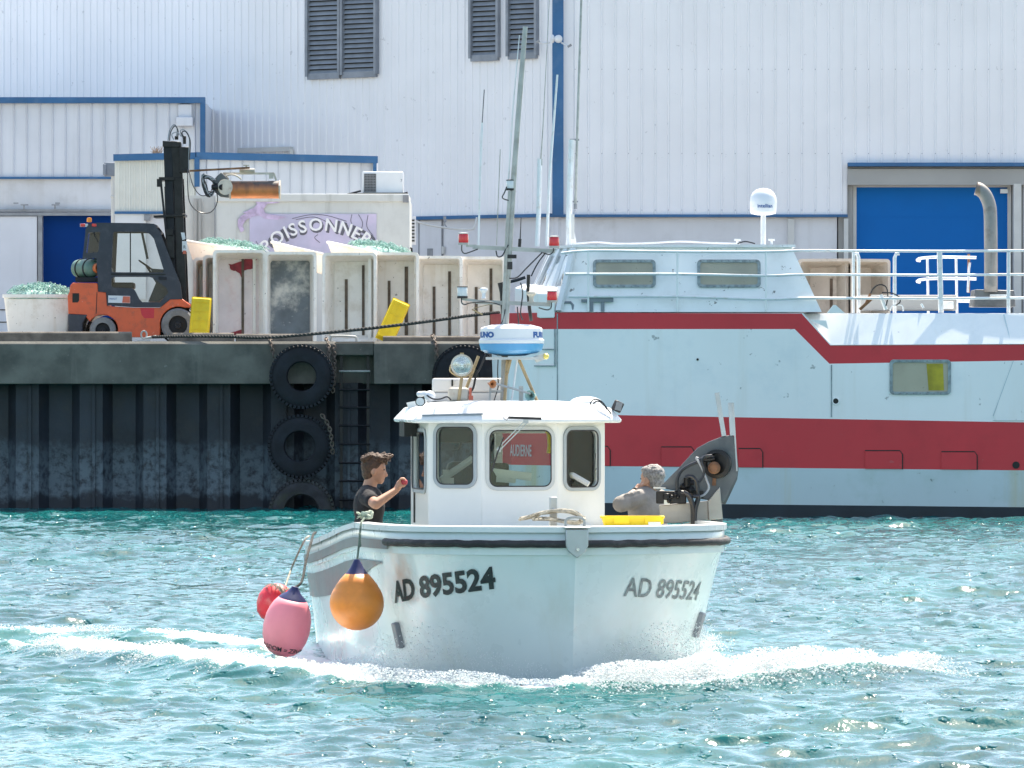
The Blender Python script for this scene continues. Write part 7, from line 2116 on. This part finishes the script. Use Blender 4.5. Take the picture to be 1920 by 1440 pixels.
    tr_.build("trousers", M['jeans'], t, remesh=.012, sm_iter=2)
    # hair: short at the back and sides, tall waves on top
    h = MB(); rs = random.Random(5)
    h.ball(hc + Vector((-.016, 0, .035)), (.096, .080, .090)); h.ball(hc + Vector((-.045, 0, -.02)), (.058, .068, .07)); h.ball(hc + Vector((.0, 0, .085)), (.088, .066, .048))
    for k in range(46):
        u = rs.uniform(-.095, .085); v_ = rs.uniform(-.055, .055)
        base = hc + Vector((u, v_, .085 + .02 * rs.random()))
        tip = base + Vector((.035 + rs.uniform(-.01, .03), rs.uniform(-.02, .02), .018 + rs.uniform(-.012, .024)))
        h.capsule(base, tip, .022, .013, 6)
    for k in range(14):
        v_ = rs.uniform(-.05, .05); base = hc + Vector((.06, v_, .085)); tip = base + Vector((.035, rs.uniform(-.01, .01), rs.uniform(-.03, .03))); h.capsule(base, tip, .022, .015, 6)
    h.build("hair", M['hairbrown'], t, remesh=.0065, sm_iter=2)
    h2_ = MB()
    for k in range(420):
        u = rs.uniform(-.1, .075); v_ = rs.uniform(-.06, .06)
        base = hc + Vector((u, v_, .085 + .028 * rs.random() - abs(v_) * .3))
        cu = rs.uniform(.02, .055); lf = rs.uniform(.006, .026)
        h2_.tube([base, base + Vector((cu * .3, rs.uniform(-.01, .01), lf)), base + Vector((cu, rs.uniform(-.02, .02), lf * .8)), base + Vector((cu * 1.3, rs.uniform(-.02, .02), lf * .1))], [.0035, .0012], n=4, cap=False)
    h2_.build("hair_strands", M['hairbrown'], t)
    # the little red thing
    r_ = MB(); r_.ball(ob, (.033, .030, .030)); 
    tag(r_.build("red_packet", mat('crumpled red wrap', (.45, .05, .07), .5, var=.25, vscale=30, bump=1, bscale=40), smooth=60), "small crumpled red object held up in the young man's hand", "packet")
make_young()
def make_old():
    Y0 = 48.3
    q = lambda px, py, dy=0.0: P(px, py, Y0) + Vector((0, dy, 0))
    t = thing("person", "grey haired man in a grey sweater with a hand at his face seen from behind", "person", (q(1215, 0).x, Y0, .06))
    f = Vector((-.80, .60, 0)); l = Vector((-.60, -.80, 0)); up = Vector((0, 0, 1))
    hc = q(1222, 899)
    RM = Matrix((f, l, up)).transposed()
    H_ = lambda a, b_, c: hc + f * a + l * b_ + up * c
    b = MB()
    b.ball(H_(-.005, 0, .02), (.098, .076, .096), M=RM); b.ball(H_(.022, 0, -.03), (.07, .062, .078), M=RM)
    b.ball(H_(.05, 0, -.088), (.03, .034, .026), M=RM); b.capsule(H_(.08, 0, .01), H_(.102, 0, -.04), .010, .014); b.ball(H_(.072, 0, .03), (.02, .05, .010), M=RM)
    b.ball(H_(.076, 0, -.066), (.010, .022, .007), M=RM)
    for s_ in (-1, 1): b.ball(H_(-.0, s_ * .079, -.012), (.019, .010, .031), M=RM)
    nb = q(1216, 930); b.capsule(H_(-.02, 0, -.05), nb, .058, .066)
    cc = q(1214, 955)
    shl = q(1204, 934) + l * .15 - Vector((l.x * .12, 0, 0)); shr = cc - l * .17 + up * .085
    b.capsule(nb, shl, .06, .06); b.capsule(nb, shr, .06, .06)
    b.ball(cc, (.12, .18, .18), M=RM); b.ball(q(1213, 1000), (.125, .17, .2), M=RM); b.ball(q(1213, 1035), (.13, .17, .12), M=RM)
    el = q(1163, 944, -.22); wr = q(1190, 922, -.06)
    b.capsule(shl, el, .054, .045); b.capsule(el, wr, .044, .028)
    pm = q(1199, 914, -.03); b.capsule(wr, pm, .028, .030); b.ball(pm, (.036, .032, .034))
    for k in range(4):
        p0 = pm + Vector((.018, -.028 + .016 * k, .018)); p1 = p0 + Vector((.020, .004, .012)); p2 = p1 + Vector((.014, .004, -.014))
        b.capsule(p0, p1, .0105, .0098, 8); b.capsule(p1, p2, .0098, .0085, 8)
    b.capsule(pm + Vector((.0, -.028, -.012)), pm + Vector((.030, -.034, -.020)), .0115, .010, 8)
    elr = cc - l * .24 + f * .05 + up * -.16; wrr = elr + f * .22 + up * .06
    b.capsule(shr, elr, .054, .045); b.capsule(elr, wrr, .044, .028); b.ball(wrr + f * .05, (.045, .035, .025), M=RM)
    for k in range(4):
        p0 = wrr + f * .085 + l * (-.024 + .016 * k); b.capsule(p0, p0 + f * .03 + up * -.008, .0098, .0088, 8); b.capsule(p0 + f * .03 + up * -.008, p0 + f * .045 + up * -.026, .0088, .008, 8)
    b.capsule(wrr + f * .03 + l * .03, wrr + f * .065 + l * .045, .011, .0095, 8)
    for s_ in (-1, 1):
        hp = q(1213, 1040) + l * s_ * .09; kn = Vector((hp.x, hp.y, .50)) + f * .03; ak = Vector((hp.x, hp.y, .13))
        b.capsule(hp, kn, .088, .06); b.capsule(kn, ak, .058, .04); b.capsule(ak, ak + f * .14 - up * .04, .038, .03)
    b.build("body", M['skin2'], t, remesh=.0075, sm_iter=2)
    for s_ in (-1, 1):
        e = MB(); e.ball(H_(.082, s_ * .03, .006), (.008, .010, .007), 8, M=RM); e.build("eye", M['eye'], t)
    c = MB()
    c.ball(cc, (.137, .20, .20), M=RM); c.ball(q(1213, 1000), (.145, .19, .21), M=RM)
    c.capsule(nb - up * .025, shl, .070, .076); c.capsule(nb - up * .025, shr, .070, .076); c.lathe([(.064, 0), (.078, -.02), (.09, -.05)], nb + up * .012, n=20)
    c.capsule(shl, el, .078, .068); c.capsule(el, el.lerp(wr, .30), .067, .055); c.capsule(shr, elr, .076, .062); c.capsule(elr, wrr, .060, .045)
    rs = random.Random(8)
    for k in range(10):     # folds across the sleeve
        p = shl.lerp(el, .25 + .07 * k); d = Vector((rs.uniform(-.02, .02), -.03, .05)); c.capsule(p + d + Vector((-.02, 0, -.03)), p + d + Vector((.02, 0, .02)), .014, .012, 6)
    c.build("sweater", M['sweat'], t, remesh=.0095, sm_iter=2)
    tr_ = MB(); tr_.ball(q(1213, 1045), (.14, .175, .12), M=RM)
    for s_ in (-1, 1):
        hp = q(1213, 1040) + l * s_ * .09; kn = Vector((hp.x, hp.y, .50)) + f * .03; ak = Vector((hp.x, hp.y, .14))
        tr_.capsule(hp, kn, .105, .08); tr_.capsule(kn, ak, .078, .062)
    tr_.build("trousers", M['jeans'], t, remesh=.012, sm_iter=2)
    h = MB(); h.ball(H_(-.018, 0, .034), (.096, .083, .090), M=RM); h.ball(H_(-.048, 0, -.022), (.060, .072, .072), M=RM); h.ball(H_(.01, 0, .075), (.085, .068, .040), M=RM)
    for k in range(150):
        a = rs.uniform(0, 2 * PI); e_ = rs.uniform(.0, 1.3)
        d = Vector((math.cos(a) * math.cos(e_), math.sin(a) * math.cos(e_), math.sin(e_)))
        if d.x > .5 and d.z < .6: continue
        p = H_(-.018, 0, .034) + f * d.x * .094 + l * d.y * .081 + up * d.z * .09; h.capsule(p - f * .004, p + f * -.016 + up * -.016 - (f * d.x + l * d.y) * .006, .006, .004, 6)
    h.build("hair", M['hairgrey'], t, remesh=.0065, sm_iter=1)
    w_ = MB(); w_.lathe([(.031, 0), (.033, .01), (.031, .02)], wr.lerp(pm, .1), axis=(pm - wr), n=16, cap=False); w_.build("wristband", M['rub'], t, solid=.003)
make_old()
